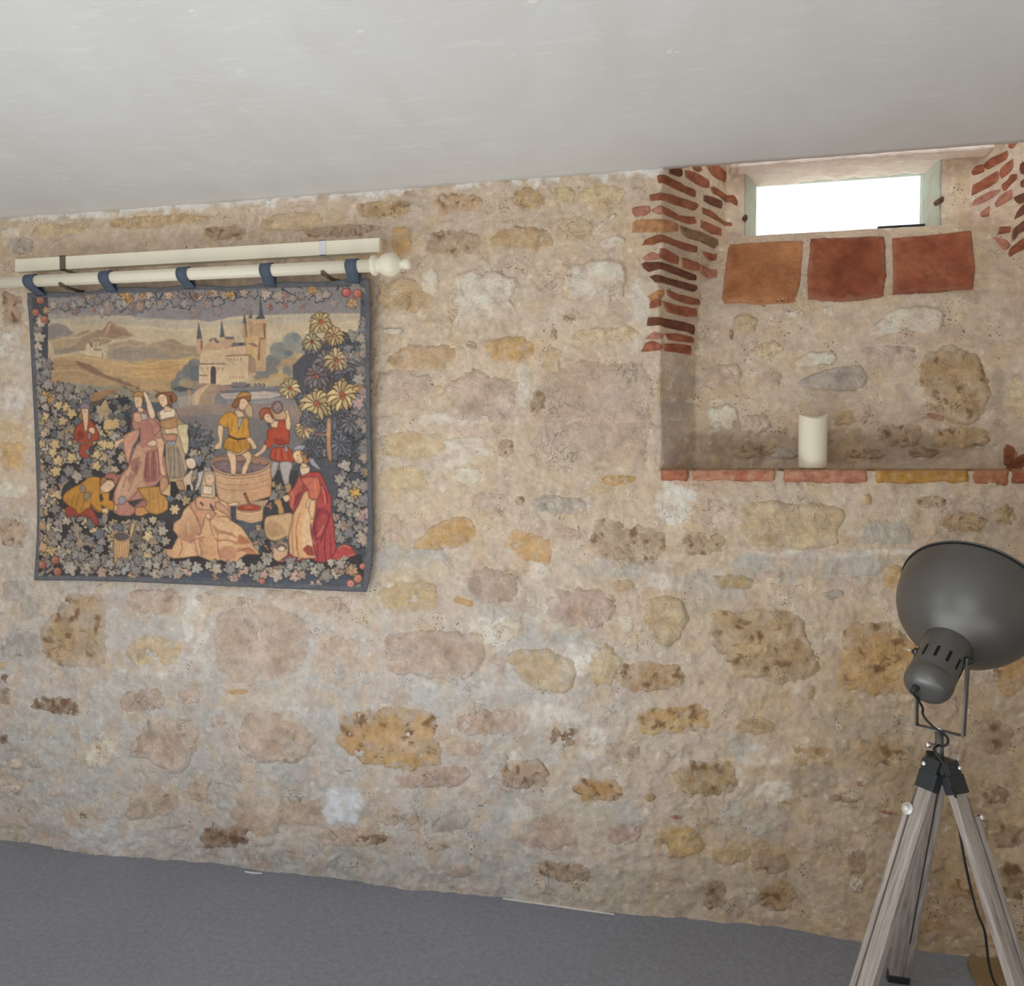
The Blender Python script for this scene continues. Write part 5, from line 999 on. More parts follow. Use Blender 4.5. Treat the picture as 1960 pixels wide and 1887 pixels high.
pl_(oF, [(930,400),(1140,450),(1160,560),(1060,580),(990,560),(950,480)], (182, 140, 102), sm=True); CV.ell(400+1030/SCL, 730+390/SCL, 11, 12, (120, 92, 88)); 
for k in range(14):
    a = k*2.4; CV.ell(400+1030/SCL+6*math.cos(a)*(k % 3)/2, 730+390/SCL+7*math.sin(a)*(k % 3)/2, 2.3, 2.1, (170, 138, 136)); CV.ell(400+1030/SCL+6*math.cos(a)*(k % 3)/2+.7, 730+390/SCL+7*math.sin(a)*(k % 3)/2+.7, 1.4, 1.2, (110, 86, 92))
# kneeling lady in peach
PE, PE2, PE3 = (204, 152, 106), (176, 114, 86), (220, 174, 124)
pl_(oH, [(740,500),(820,420),(930,350),(1100,340),(1180,440),(1290,480),(1360,640),(1370,760),(1520,860),(1640,1040),(1720,1180),(1800,1270),(1600,1260),(1480,1330),(1480,1420),(1340,1400),(1200,1350),(1080,1380),(960,1330),(860,1290),(760,1300),(640,1320),(480,1330),(400,1290),(330,1180),(460,1190),(520,1060),(560,1000),(480,900),(490,800),(600,720),(640,600)], PE)
pl_(oH, [(740,500),(820,430),(900,420),(1050,440),(1080,560),(960,560),(900,600),(1010,560),(1100,620),(1140,660),(1040,760),(960,700),(900,960),(860,980),(830,700),(740,560)], (190, 132, 98), sm=False)
pl_(oH, [(820,430),(900,390),(1110,380),(1180,450),(1160,560),(1080,600),(900,590),(840,560)], (196, 140, 104), sm=True)
pl_(oH, [(860,30),(950,0),(900,200),(850,290),(800,330),(850,150)], (176, 168, 160)); pl_(oH, [(950,30),(1060,10),(1120,60),(1110,220),(1120,360),(1100,420),(900,400),(900,240)], (196, 160, 124)); pl_(oH, [(960,100),(1010,50),(1080,60),(1105,130),(1080,210),(1030,240),(980,200)], (214, 172, 134), sm=True); pl_(oH, [(930,230),(1080,250),(1060,370),(930,350)], (216, 188, 154))
pl_(oH, [(600,740),(700,570),(780,640),(840,760),(880,880),(840,980),(760,1080),(640,1060),(560,1020),(570,880)], PE3, grad=(PE2, .2, .8), sm=True, soft=1); pl_(oH, [(1060,780),(1200,760),(1400,860),(1540,960),(1600,1060),(1400,960),(1140,920),(1060,860)], PE3, al=.8, sm=True, soft=1.5)
pl_(oH, [(1060,800),(1180,900),(1360,930),(1450,1020),(1250,960),(1110,930)], PE2, al=.85, soft=1.5); pl_(oH, [(1480,960),(1620,1040),(1640,1100),(1500,1120),(1440,1090)], (176, 96, 64), al=.8, soft=1.5); pl_(oH, [(1160,1170),(1280,1120),(1420,1180),(1420,1320),(1300,1360),(1170,1290)], (196, 128, 96), al=.85, sm=True, soft=2); pl_(oH, [(1180,1090),(1320,1060),(1410,1140),(1280,1140),(1170,1180)], PE3, al=.8, soft=1.5)
pl_(oH, [(960,1000),(1040,940),(1120,1120),(1140,1330),(1000,1340),(930,1200)], (206, 150, 104), al=.8, soft=1.5); pl_(oH, [(860,1040),(930,1020),(960,1300),(900,1290)], PE2, al=.8, soft=1); pl_(oH, [(700,1120),(760,1100),(790,1290),(640,1300)], PE3, al=.8, soft=1); pl_(oH, [(1440,1180),(1640,1160),(1760,1270),(1600,1250)], (190, 104, 68), al=.7, soft=1)
for a in ([(830,680),(880,800),(900,900)], [(1030,760),(1080,960),(1140,1060)], [(1150,940),(1160,1200),(1200,1330)], [(1140,1060),(1300,1050),(1460,1110)], [(800,1060),(830,1180),(850,1280)], [(960,1000),(840,1030),(740,1090)], [(600,1060),(620,1180),(560,1290)], [(1140,700),(1300,700),(1360,780)], [(1440,1220),(1600,1180),(1720,1230)]): ln_(oH, a, 2, (134, 82, 70), al=.7, soft=.6)
for a in ([(1080,1000),(1300,980),(1450,1050)], [(900,1080),(940,1200),(950,1300)], [(700,800),(720,950)], [(1150,720),(1330,760),(1500,900)]): ln_(oH, a, 2.4, (226, 184, 132), al=.6, soft=.7)
pl_(oH, [(970,660),(1040,650),(1050,740),(990,730)], (214, 170, 124)); pl_(oH, [(890,470),(930,500),(940,540),(890,500)], (100, 80, 84)); pl_(oH, [(1040,500),(1080,540),(1100,600),(1040,560)], (100, 80, 84)); pl_(oH, [(1300,510),(1400,480),(1480,490),(1420,540),(1330,540)], FLESH, sm=True)
pl_(oH, [(1120,480),(1200,500),(1280,560),(1340,640),(1360,760),(1300,680),(1200,620),(1120,560)], (190, 134, 106), sm=True)
ln_(oH, [(1005,125),(1025,128)], .9, (130, 92, 72)); ln_(oH, [(1010,205),(1035,205)], .9, (170, 96, 78))
# spout and tub of must
ln_(oH, [(1560,350),(1600,440),(1650,540)], 4, (160, 88, 52)); CV.ell(270+1565/SCL, 900+350/SCL, 3, 2, (100, 60, 44))
pl_(oH, [(1350,540),(1430,540),(1440,760),(1500,800),(1370,760)], (70, 74, 82)); pl_(oH, [(1425,570),(1840,560),(1830,760),(1660,800),(1430,740)], (200, 154, 116)); pl_(oH, [(1425,570),(1520,520),(1700,510),(1840,560),(1780,610),(1640,630),(1500,615)], (208, 162, 124), sm=True); pl_(oH, [(1445,565),(1530,530),(1690,520),(1810,560),(1760,600),(1630,610),(1500,600)], (160, 60, 44), sm=True); pl_(oH, [(1540,550),(1640,540),(1700,560),(1620,580)], (198, 104, 70), al=.8, soft=.7)
for k in range(3): ln_(oH, [(1430,650+k*45),(1620,690+k*35),(1830,650+k*40)], 1, (150, 106, 78), al=.7)
# jugs, sack, basket beside the lady in red
pl_(oI, [(350,480),(400,430),(450,450),(470,520),(500,600),(480,660),(420,650),(400,540)], (178, 130, 84), sm=True); pl_(oI, [(205,760),(260,690),(450,660),(590,640),(640,700),(600,960),(500,1010),(400,1060),(270,1040),(210,930)], (190, 148, 104), sm=True); pl_(oI, [(230,800),(330,760),(480,820),(520,960),(330,1010),(240,940)], (172, 126, 86), al=.6, soft=3)
pl_(oI, [(340,1180),(400,1100),(520,1090),(560,1150),(540,1330),(420,1370),(340,1320)], (196, 154, 116), sm=True); pl_(oI, [(370,1160),(430,1110),(510,1120),(540,1180),(460,1210)], (110, 92, 84), sm=True); pl_(oI, [(400,1190),(470,1140),(520,1180),(480,1220)], (212, 184, 156), sm=True)
# lady in crimson
CR, CR2, CR3 = (172, 62, 62), (128, 44, 58), (208, 120, 84)
pl_(oI, [(720,80),(900,20),(1030,20),(1100,130),(1170,330),(1210,400),(1220,640),(1260,830),(1260,1000),(1290,1180),(1400,1110),(1520,1150),(1590,1270),(1440,1310),(1220,1380),(1020,1390),(900,1330),(640,1390),(420,1370),(500,1320),(580,1250),(570,1000),(640,660),(570,520),(550,350),(640,260)], CR)
pl_(oI, [(640,660),(720,520),(800,330),(930,280),(990,430),(960,760),(900,980),(990,1330),(860,1320),(700,1330),(580,1250),(570,1000)], (210, 154, 104), sm=False); pl_(oI, [(800,640),(870,620),(890,900),(960,1120),(860,1130),(780,1190),(770,980)], (222, 178, 130), soft=.7); pl_(oI, [(780,1190),(850,1120),(930,1160),(960,1290),(860,1280)], (160, 66, 58), soft=.6)
pl_(oI, [(560,360),(660,240),(720,100),(790,140),(780,300),(720,450),(640,620),(590,520)], (182, 82, 66), sm=True); pl_(oI, [(640,420),(760,290),(740,400),(650,560)], CR2, al=.8, soft=1)
pl_(oI, [(750,120),(900,100),(1020,120),(1050,300),(1000,430),(880,420),(860,300),(780,180)], (196, 96, 72), sm=True); pl_(oI, [(840,490),(880,430),(920,440),(900,530),(840,570)], FLESH, sm=True); pl_(oI, [(480,400),(560,370),(590,420),(530,480)], FLESH, sm=True); pl_(oI, [(880,560),(900,460),(960,460),(970,560),(930,740),(880,640)], (214, 162, 110), sm=True)
pl_(oI, [(1000,560),(1100,560),(1200,640),(1160,860),(1060,1040),(960,1060),(900,900),(950,760)], CR2, al=.55, soft=2); pl_(oI, [(1000,760),(1080,640),(1180,700),(1100,960),(1010,1020)], (188, 70, 68), al=.8, soft=2)
for a in ([(1030,580),(950,800),(1000,1060)], [(1200,660),(1100,940),(1040,1100)], [(1130,920),(1110,1150),(1130,1370)], [(1200,980),(1200,1180),(1200,1360)], [(1000,1100),(1010,1280),(1010,1380)], [(1290,1180),(1230,1290),(1200,1370)], [(1060,200),(1140,360),(1160,500)], [(900,800),(920,1000),(980,1300)]): ln_(oI, a, 2.2, (106, 36, 50), al=.75, soft=.6)
for a in ([(660,700),(620,950),(640,1260)], [(740,640),(680,900),(720,1300)], [(700,1000),(690,1200)]): ln_(oI, a, 2, (160, 96, 66), al=.75, soft=.6)
for a in ([(1070,240),(1110,380),(1120,520)], [(960,140),(970,300),(990,420)], [(990,1000),(1040,940),(1100,820)], [(600,330),(650,420),(600,560)], [(420,1370),(620,1350),(900,1310)], [(1220,1375),(1420,1310),(1580,1265)], [(1310,1180),(1400,1130),(1500,1170)]): ln_(oI, a, 2.2, (222, 136, 96), al=.75, soft=.5)
pl_(oF, [(1370,1270),(1440,1240),(1520,1290),(1510,1370),(1400,1420),(1370,1350)], (208, 178, 140)); pl_(oF, [(1260,1100),(1320,1040),(1400,1050),(1430,1170),(1380,1240),(1300,1200)], (214, 170, 126), sm=True); pl_(oF, [(1380,1060),(1480,1080),(1520,1170),(1470,1240),(1420,1200)], (168, 116, 66), sm=True)
pl_(oF, [(1260,1040),(1310,970),(1440,960),(1540,1060),(1580,1180),(1680,1320),(1640,1320),(1520,1230),(1500,1090),(1400,1030),(1300,1040)], (150, 142, 150), sm=True); pl_(oF, [(1380,1230),(1450,1230),(1500,1290),(1400,1300)], FLESH); ln_(oF, [(1320,1110),(1350,1115)], 1, (120, 80, 60)); ln_(oF, [(1330,1190),(1360,1195)], 1, (170, 90, 72))
# tree trunk and great palms
pl_(oF, [(1770,560),(1830,540),(1840,700),(1830,900),(1850,1100),(1830,1240),(1770,1100),(1760,900),(1770,820),(1600,810),(1590,780),(1760,790)], (178, 130, 96)); 
for k in range(9): ln_(oF, [(1770,860+k*34),(1835,850+k*34)], 1.1, (120, 80, 60), al=.8)
ln_(oF, [(1850,600),(1887,540)], 4, (178, 130, 96)); ln_(oF, [(1780,560),(1770,480)], 3.5, (170, 124, 94)); pl_(oF, [(1780,1120),(1850,1120),(1860,1240),(1780,1240)], (110, 78, 66), al=.7, soft=1)
CV.line([(627, 790), (620, 740), (612, 700), (618, 660), (640, 640)], 4, (160, 118, 88)); CV.line([(630, 780), (634, 730), (645, 690)], 3, (130, 98, 82))
def palm(cx, cy, r, col, ctr, n=11, seed=0, dk=(70, 66, 66), drop=1.0):
    g = np.random.default_rng(seed)
    for ph in (0, 1):
        for k in range(n):
            a = math.pi*(-1.08+2.16*(k+.5*ph)/n)+math.pi/2*0 + math.pi*0
            a = 2*math.pi*(k+.5*ph)/n+g.uniform(-.1, .1)
            L = r*g.uniform(.85, 1.12)*(1.0 if ph else 1.0)
            ex, ey = cx+L*math.cos(a), cy+L*math.sin(a)*.92+drop*L*.28*abs(math.cos(a))
            mx_, my_ = cx+L*.6*math.cos(a), cy+L*.6*math.sin(a)-L*.06
            nx_, ny_ = -math.sin(a), math.cos(a); wd = r*.16
            c = np.clip(np.array(col)*g.uniform(.84, 1.1), 0, 240)
            CV.poly([(cx, cy), (mx_+nx_*wd*1.35, my_+ny_*wd*1.35), (ex+(ex-cx)*.05, ey+(ey-cy)*.05), (mx_-nx_*wd*1.35, my_-ny_*wd*1.35)], dk, .8, True)
            CV.poly([(cx, cy), (mx_+nx_*wd, my_+ny_*wd), (ex, ey), (mx_-nx_*wd, my_-ny_*wd)], c, 1, True)
    CV.ell(cx, cy, r*.17, r*.15, ctr); CV.ell(cx+r*.1, cy+r*.12, r*.1, r*.1, np.clip(np.array(ctr)*1.1, 0, 235))
for x_, y_, r_, c_, n_, sd in ((622, 690, 24, (120, 108, 108), 9, 1), (660, 712, 26, (100, 98, 106), 11, 2), (600, 660, 20, (110, 112, 116), 10, 3), (606, 720, 26, (116, 104, 106), 12, 4), (655, 650, 16, (86, 90, 100), 9, 5), (672, 730, 22, (88, 86, 96), 10, 6), (585, 765, 18, (100, 102, 110), 9, 7), (640, 800, 26, (94, 96, 106), 10, 8), (612, 830, 22, (104, 104, 112), 9, 9), (600, 860, 20, (90, 92, 100), 9, 10)):
    palm(x_, y_, r_, c_, c_, n_, sd, (64, 66, 74), .8)
YLW = (192, 160, 104)
palm(614, 616, 24, YLW, (176, 86, 56), 11, 21, (104, 90, 72), 1.2); palm(640, 642, 20, (188, 152, 100), (176, 112, 78), 9, 22, (96, 86, 74), 1.2); palm(597, 654, 19, (178, 158, 112), (150, 62, 50), 9, 23, (90, 88, 84), 1)
palm(643, 688, 25, (182, 154, 112), (184, 86, 62), 10, 24, (80, 74, 74)); palm(555, 743, 22, (196, 168, 116), (172, 74, 46), 10, 25, (84, 76, 70), .6); palm(606, 772, 32, (190, 160, 108), (176, 90, 66), 12, 26, (76, 66, 62), .8); palm(655, 755, 32, (196, 164, 106), (178, 84, 56), 12, 27, (72, 62, 58), .8)
palm(582, 820, 20, (184, 156, 108), (172, 98, 80), 8, 28, (88, 80, 74), .6)
for x_, y_ in ((598, 714), (606, 720), (600, 722), (641, 702), (644, 690), (656, 762)): CV.ell(x_, y_, 3, 3.4, (180, 88, 68))
palm(590, 802, 18, (104, 104, 110), (120, 110, 108), 9, 31, (60, 62, 70), .8); palm(652, 850, 24, (98, 100, 110), (90, 92, 100), 10, 32, (56, 58, 68), .8); palm(672, 810, 22, (110, 108, 112), (100, 98, 104), 10, 33, (60, 62, 70), .8)
pl_(oF, [(1775,560),(1835,540),(1842,700),(1832,900),(1850,1100),(1830,1240),(1775,1100),(1765,900),(1770,820),(1600,810),(1590,780),(1762,790)], (180, 132, 98))
for k in range(9): ln_(oF, [(1770,860+k*34),(1835,850+k*34)], 1.1, (120, 80, 60), al=.8)
CV.relief = False
# loose flowers over thickets
def clus(x_, y_, c, n=7, r=4.2, sp=5, seed=0):
    g = np.random.default_rng(seed+int(x_))
    for k in range(n):
        a = g.uniform(0, 6.3); d_ = g.uniform(0, sp); CV.ell(x_+d_*math.cos(a), y_+d_*math.sin(a), r*.55, r*.5, np.array(c)*.62); CV.ell(x_+d_*math.cos(a)-.4, y_+d_*math.sin(a)-.4, r*.42, r*.38, np.clip(np.array(c)*g.uniform(.9, 1.1), 0, 235))
for x_, y_, c_, n_ in ((644, 988, (196, 150, 134), 12), (655, 1004, (196, 150, 134), 14), (662, 1012, (190, 146, 130), 8), (524, 927, (196, 152, 104), 8), (535, 934, (196, 152, 104), 8), (516, 968, (170, 120, 108), 7), (497, 1008, (200, 160, 112), 6), (490, 1040, (190, 126, 84), 5), (510, 1046, (186, 122, 80), 3), (690, 985, (150, 120, 118), 8), (688, 1010, (160, 138, 128), 9)): clus(x_, y_, c_, n_, 4.2, 6)
CV.flower(680, 943, 13, (204, 154, 72), (214, 166, 84), 6, .3); CV.flower(688, 742, 13, (200, 150, 84), (170, 110, 60), 7, .1); CV.flower(703, 905, 8, (198, 152, 90), (180, 120, 70), 6, .1)
CV.leaf(222, 1088, 1, (0, 0, 0)); CV.flower(256, 1100, 12, (190, 146, 104), (176, 110, 72), 9, .2); CV.flower(536, 1090, 11, (186, 128, 78), (160, 96, 60), 6, .5)
CV.flower(84, 758, 12, (196, 142, 82), (180, 110, 62), 7, .2); CV.flower(96, 764, 9, (192, 138, 80), (170, 100, 58), 6, .8)
clus(98, 940, (180, 138, 116), 16, 6, 9); clus(80, 950, (170, 140, 122), 10, 6, 8)
# border flowers: left, right, top, bottom bands
BD = [(150, 138, 124), (166, 150, 130), (140, 126, 118), (176, 150, 130), (128, 124, 122)]
scatter([(62, 610), (84, 612), (92, 700), (100, 745), (68, 750), (62, 680)], 12.5, 5.5, 8.5, BD, None, 61, skip=.06, dark=(66, 66, 74))
scatter([(68, 750), (86, 760), (84, 1060), (72, 1060), (70, 900)], 13, 5, 8, BD+[(184, 144, 96)], None, 63, skip=.12, dark=(56, 58, 66))
scatter([(682, 600), (700, 600), (704, 1050), (684, 1050), (690, 900), (684, 760)], 13, 5.5, 8.5, BD+[(164, 132, 124)], None, 65, skip=.1, dark=(76, 80, 90))
scatter([(86, 575), (130, 568), (200, 562), (300, 560), (400, 556), (500, 552), (640, 550), (640, 566), (560, 574), (500, 578), (400, 584), (300, 586), (180, 588), (100, 590)], 14.5, 5, 8.5, [(146, 132, 120), (160, 140, 124), (130, 122, 120), (170, 138, 118), (138, 128, 126)], None, 67, skip=.22, dark=(66, 70, 80))
scatter([(110, 590), (640, 570), (640, 590), (330, 600), (120, 600)], 19, 5, 7, [(146, 128, 122), (138, 124, 122), (168, 140, 130)], None, 69, skip=.55, dark=(112, 104, 106))
P([(300, 1085), (520, 1094), (690, 1096), (700, 1128), (480, 1120), (300, 1112)], (74, 84, 100), al=.7, soft=2)
scatter([(90, 1062), (200, 1070), (330, 1078), (480, 1082), (680, 1076), (672, 1104), (560, 1108), (400, 1100), (260, 1098), (120, 1094)], 14, 6, 9.5, [(152, 140, 126), (166, 148, 130), (150, 146, 138), (176, 142, 122), (142, 130, 122)], None, 71, skip=.05, dark=(70, 68, 74))
scatter([(110, 1050), (330, 1075), (480, 1078), (540, 1068), (660, 1078), (660, 1090), (400, 1090), (110, 1078)], 16, 5, 8, [(148, 140, 130), (160, 150, 136), (130, 124, 120)], None, 73, skip=.25)
for x_, y_, c_ in ((360, 1098, (196, 156, 132)), (340, 1105, (190, 156, 136)), (412, 1104, (180, 126, 96)), (446, 1108, (196, 154, 142)), (455, 1104, (196, 150, 140)), (597, 1118, (200, 160, 148)), (610, 1116, (200, 156, 144)), (520, 1094, (200, 154, 134)), (645, 1092, (190, 150, 122)), (660, 1060+10, (180, 160, 130)), (250, 590, (170, 130, 122)), (180, 592, (176, 132, 120)), (146, 594, (170, 136, 120)), (516, 586, (180, 120, 104)), (548, 584, (170, 120, 108)), (578, 586, (176, 130, 114)), (334, 565, (186, 150, 128)), (374, 568, (150, 112, 96)), (400, 560, (180, 140, 100)), (546, 566, (170, 130, 120))): clus(x_, y_, c_, 9, 5, 6)
CV.flower(240, 566, 12, (196, 142, 84), (176, 110, 60), 6, .2); CV.flower(440, 560, 11, (200, 150, 82), (180, 116, 60), 6, .4); CV.flower(598, 554, 11, (194, 144, 86), (176, 110, 62), 7, .3); CV.flower(272, 568, 9, (176, 134, 104), (150, 106, 84), 7, .1); CV.flower(248, 574, 9, (190, 138, 84), (170, 108, 64), 6, .7)
for pts in ([(86, 572), (92, 566), (99, 566)], [(296, 558), (300, 568), (297, 575)], [(312, 560), (306, 570), (303, 576)], [(410, 572), (418, 568), (426, 570)], [(450, 560), (452, 568), (445, 578)], [(455, 554), (458, 562)], [(645, 556), (650, 546), (658, 552)], [(664, 545), (668, 552)], [(692, 574), (700, 590)], [(540, 552), (552, 560), (566, 566)], [(570, 548), (582, 554)], [(688, 1075), (694, 1065), (700, 1058)], [(340, 556), (344, 564)], [(362, 560), (370, 578)]):
    CV.line(pts, 3, (44, 48, 58), .9, taper=True)
# corner roses
for x_, y_, r_ in ((77, 574, 7.5), (68, 598, 7), (85, 611, 6.5), (106, 1072, 8), (81, 1081, 7.5), (110, 1094, 8)): CV.rose(x_, y_, r_)
CV.flower(88, 594, 8, (190, 150, 90), (190, 150, 86), 6, .2); CV.flower(98, 1054, 11, (190, 160, 104), (190, 146, 78), 7, .4)
for x_, y_, r_, c_ in ((663, 560, 8.5, (190, 76, 74)), (684, 562, 8, (184, 88, 66)), (694, 1084, 6, (180, 92, 70)), (685, 1107, 8, (186, 112, 82)), (671, 1117, 7, (196, 112, 100)), (502, 1113, 6, (178, 88, 66))): CV.rose(x_, y_, r_, c_, (214, 130, 112))
CV.flower(674, 580, 12, (190, 146, 104), (176, 116, 80), 8, .3); CV.flower(674, 1092, 12, (188, 144, 108), (180, 116, 80), 8, .3)
for pts in ([(70, 1100), (80, 1098), (84, 1092)], [(88, 1096), (96, 1090), (102, 1086)], [(94, 1100), (104, 1108)], [(114, 1062), (122, 1056), (126, 1058)], [(674, 552), (680, 540), (686, 548)], [(692, 552), (698, 556), (702, 565)], [(676, 1127), (684, 1123), (690, 1119)]): CV.line(pts, 5.5, (160, 146, 124)); CV.line(pts, 1.2, (110, 98, 84))
# plain hem band
def rim_band():
    yy, xx = np.mgrid[0:CV.H, 0:CV.W]; X_ = xx+CV.x0+.5; Y_ = yy+CV.y0+.5
    yt = np.interp(X_, ET_[:, 0], ET_[:, 1]); yb = np.interp(X_, EB_[:, 0], EB_[:, 1]); xl_ = np.interp(Y_, EL_[:, 1], EL_[:, 0]); xr_ = np.interp(Y_, ER_[:, 1], ER_[:, 0])
    d = np.minimum(np.minimum(Y_-yt, yb-Y_), np.minimum(X_-xl_, xr_-X_))
    m = smooth(9.5, 6.5, d+1.3*fbm(X_, Y_, 6, 2, 3))[..., None]
    c = np.array((92, 94, 100))*(1+.06*fbm(X_, Y_, 12, 3, 4))[..., None]
    CV.a[:] = CV.a*(1-m)+c*m
    g_ = CV.a.mean(-1, keepdims=True); CV.a[:] = (CV.a*.80+g_*.20*np.array((1.04, 1.0, .95)))*.92+np.array((122, 106, 90))*.08
    CV.a[:] *= (1+.045*fbm(X_, Y_, 2.2, 2, 9)+.06*fbm(X_, Y_, 9, 3, 14)+.05*fbm(X_, Y_, 60, 2, 12))[..., None]
ET_ = np.array([(52, 562), (130, 561), (203, 553), (310, 552), (372, 545), (440, 550), (508, 541), (610, 541), (706, 534)], float)
EB_ = np.array([(66, 1110), (250, 1113), (480, 1123), (701, 1132)], float); EL_ = np.array([(52, 562), (61, 700), (70, 900), (66, 1110)], float); ER_ = np.array([(706, 534), (708, 800), (713, 1000), (701, 1132)], float)
rim_band()
# ------------------------------------------------------------------ curtain pole, rail
M_CREAM = simple('cream_paint', (244, 236, 214), .38, 0, .02, 40, .05, .001)
M_BRKT = simple('bronze_bracket', (108, 96, 84), .4, .5, .08)
M_CLIP = simple('brushed_aluminium', (206, 208, 214), .35, .4, .04)
YP = -.085                                            # pole axis in front of the wall
pa = on_y(-60, 544, YP); pb = on_y(712, 508.5, YP); pd = (pb-pa)/np.linalg.norm(pb-pa)
pr = .0190
pole = empty('curtain_pole', (pa+pb)/2-np.array([0, 0, pr]))
tag(pole, 'cream painted wooden curtain pole with ball finial carrying the tapestry', 'curtain pole')
Mp = frame(pa, pd, (0, 0, 1)); L = float(np.linalg.norm(pb-pa))
bm = bmesh.new()
n = 48; rings = []
for z in (0, L):
    rings.append([bm.verts.new(Mp @ Vector(((pr-.0009*(1 if k % 4 < 1 else 0))*math.cos(2*math.pi*k/n), (pr-.0009*(1 if k % 4 < 1 else 0))*math.sin(2*math.pi*k/n), z))) for k in range(n)])
for k in range(n): bm.faces.new((rings[0][k], rings[0][(k+1) % n], rings[1][(k+1) % n], rings[1][k]))
bm.faces.new(rings[0][::-1]); bm.faces.new(rings[1])
bm_obj('pole', bm, M_CREAM, pole, True)
bm = bmesh.new()
prof = [(.0, -.002), (.024, -.002), (.029, .002), (.030, .008), (.029, .014), (.023, .018), (.021, .021), (.023, .026), (.030, .036), (.0345, .048), (.0355, .058), (.0335, .070), (.027, .081), (.017, .089), (.013, .093), (.0125, .098), (.015, .103), (.0165, .110), (.0155, .117), (.011, .123), (.0, .1255)]
lathe(bm, prof, 40, frame(pb, pd, (0, 0, 1)), False); bmesh.ops.remove_doubles(bm, verts=bm.verts[:], dist=1e-5)
bm_obj('finial', bm, M_CREAM, pole, True)
for px_ in (122, 622):                                # brackets: cup under the pole, arm to the wall
    q = on_y(px_, 544-(px_+60)*.046, YP)
    bm = bmesh.new()
    ring = []
    for k in range(13):
        a = math.radians(215+k*8.5)
        for r_, y_ in ((pr+.0005, -.012), (pr+.0045, -.012), (pr+.0045, .012), (pr+.0005, .012)):
            ring.append(bm.verts.new((q[0]+y_*(1-.55*abs(k-6)/6), q[1]+r_*math.cos(a), q[2]+r_*math.sin(a))))
    for k in range(12):
        for j in range(4): bm.faces.new((ring[k*4+j], ring[k*4+(j+1) % 4], ring[k*4+4+(j+1) % 4], ring[k*4+4+j]))
    bm.faces.new(ring[:4]); bm.faces.new(ring[-4:][::-1])
    box(bm, q[0]-.006, q[0]+.006, q[1]+.005, .012, q[2]-pr-.007, q[2]-pr+.001)
    box(bm, q[0]-.008, q[0]+.010, -.006, .012, q[2]-pr-.010, q[2]-pr+.004)
    bmesh.ops.recalc_face_normals(bm, faces=bm.faces)
    bm_obj('bracket', bm, M_BRKT, pole, bevel=.001)
# square rail behind and above
YR = -.050
ra = on_y(34, 510, YR); rb = on_y(729, 470.5, YR)
rail = empty('wooden_rail', (ra+rb)/2-np.array([0, 0, .021])); tag(rail, 'square cream painted batten on the wall just above the curtain pole', 'rail')
rd = (rb-ra)/np.linalg.norm(rb-ra); Mr = frame(ra, rd, (0, -1, 0)); L = float(np.linalg.norm(rb-ra))
bm = bmesh.new(); box(bm, -.012, .012, -.0215, .0215, 0, L, Mr); bmesh.ops.recalc_face_normals(bm, faces=bm.faces); bm_obj('batten', bm, M_CREAM, rail, bevel=.0015)
for px_, m_, lb in ((125.5, M_BRKT, 'dark bronze clip'), (621, M_CLIP, 'shiny aluminium clip')):
    s_ = float(np.dot(on_y(px_, 508-(px_-34)*.0568, YR)-ra, rd))
    bm = bmesh.new()
    for b in ((.012, .0145, -.0235, .0235), (-.03, .0145, .0215, .0235), (-.03, .0145, -.0235, -.0215)): box(bm, b[0], b[1], b[2], b[3], s_-.0105, s_+.0105, Mr)
    bmesh.ops.recalc_face_normals(bm, faces=bm.faces); o = bm_obj('clip', bm, m_, rail); o['label'] = lb
for s_ in (.2, L-.22):
    bm = bmesh.new(); box(bm, -.062, -.012, -.01, .01, s_, s_+.02, Mr); bmesh.ops.recalc_face_normals(bm, faces=bm.faces); bm_obj('spacer', bm, M_BRKT, rail)

# ------------------------------------------------------------------ tapestry cloth
E_T = np.array([(52, 562), (90, 559), (130, 561), (170, 560), (203, 553), (235, 551), (270, 551), (310, 552), (345, 547), (372, 545), (400, 548), (440, 550), (475, 548), (508, 541), (535, 540), (570, 541), (610, 541), (650, 537), (680, 534), (706, 534)], float)
E_B = np.array([(66, 1110), (150, 1110), (250, 1113), (370, 1118), (480, 1123), (600, 1128), (660, 1131), (701, 1132)], float)
E_L = np.array([(52, 562), (57, 620), (61, 700), (66, 800), (70, 900), (72, 960), (71, 1030), (66, 1110)], float)
E_R = np.array([(706, 534), (708, 600), (707, 700), (708, 800), (710, 900), (713, 1000), (712, 1050), (708, 1095), (701, 1132)], float)
def along(E, t):
    d = np.r_[0, np.cumsum(np.linalg.norm(np.diff(E, axis=0), axis=1))]; d /= d[-1]
    return np.stack([np.interp(t, d, E[:, 0]), np.interp(t, d, E[:, 1])], -1)
NS, NTT = 640, 576
s = np.linspace(0, 1, NS); t_ = np.linspace(0, 1, NTT); Sg, Tg = np.meshgrid(s, t_)
Ts, Bs, Ls, Rs = along(E_T, s), along(E_B, s), along(E_L, t_), along(E_R, t_)
P2 = ((1-Tg)[..., None]*Ts[None]+Tg[..., None]*Bs[None]+(1-Sg)[..., None]*Ls[:, None]+Sg[..., None]*Rs[:, None]
      - (1-Sg)[..., None]*(1-Tg)[..., None]*Ts[0]-Sg[..., None]*(1-Tg)[..., None]*Ts[-1]-(1-Sg)[..., None]*Tg[..., None]*Bs[0]-Sg[..., None]*Tg[..., None]*Bs[-1])
ycl = -.052+.020*Tg+.006*np.sin(Sg*9+1)*(.3+Tg)+.004*np.sin(Sg*21+Tg*3)*(1-Tg*.5)+.010*(smooth(.96, 1.0, Sg))*Tg-.006*smooth(.04, 0, Sg)
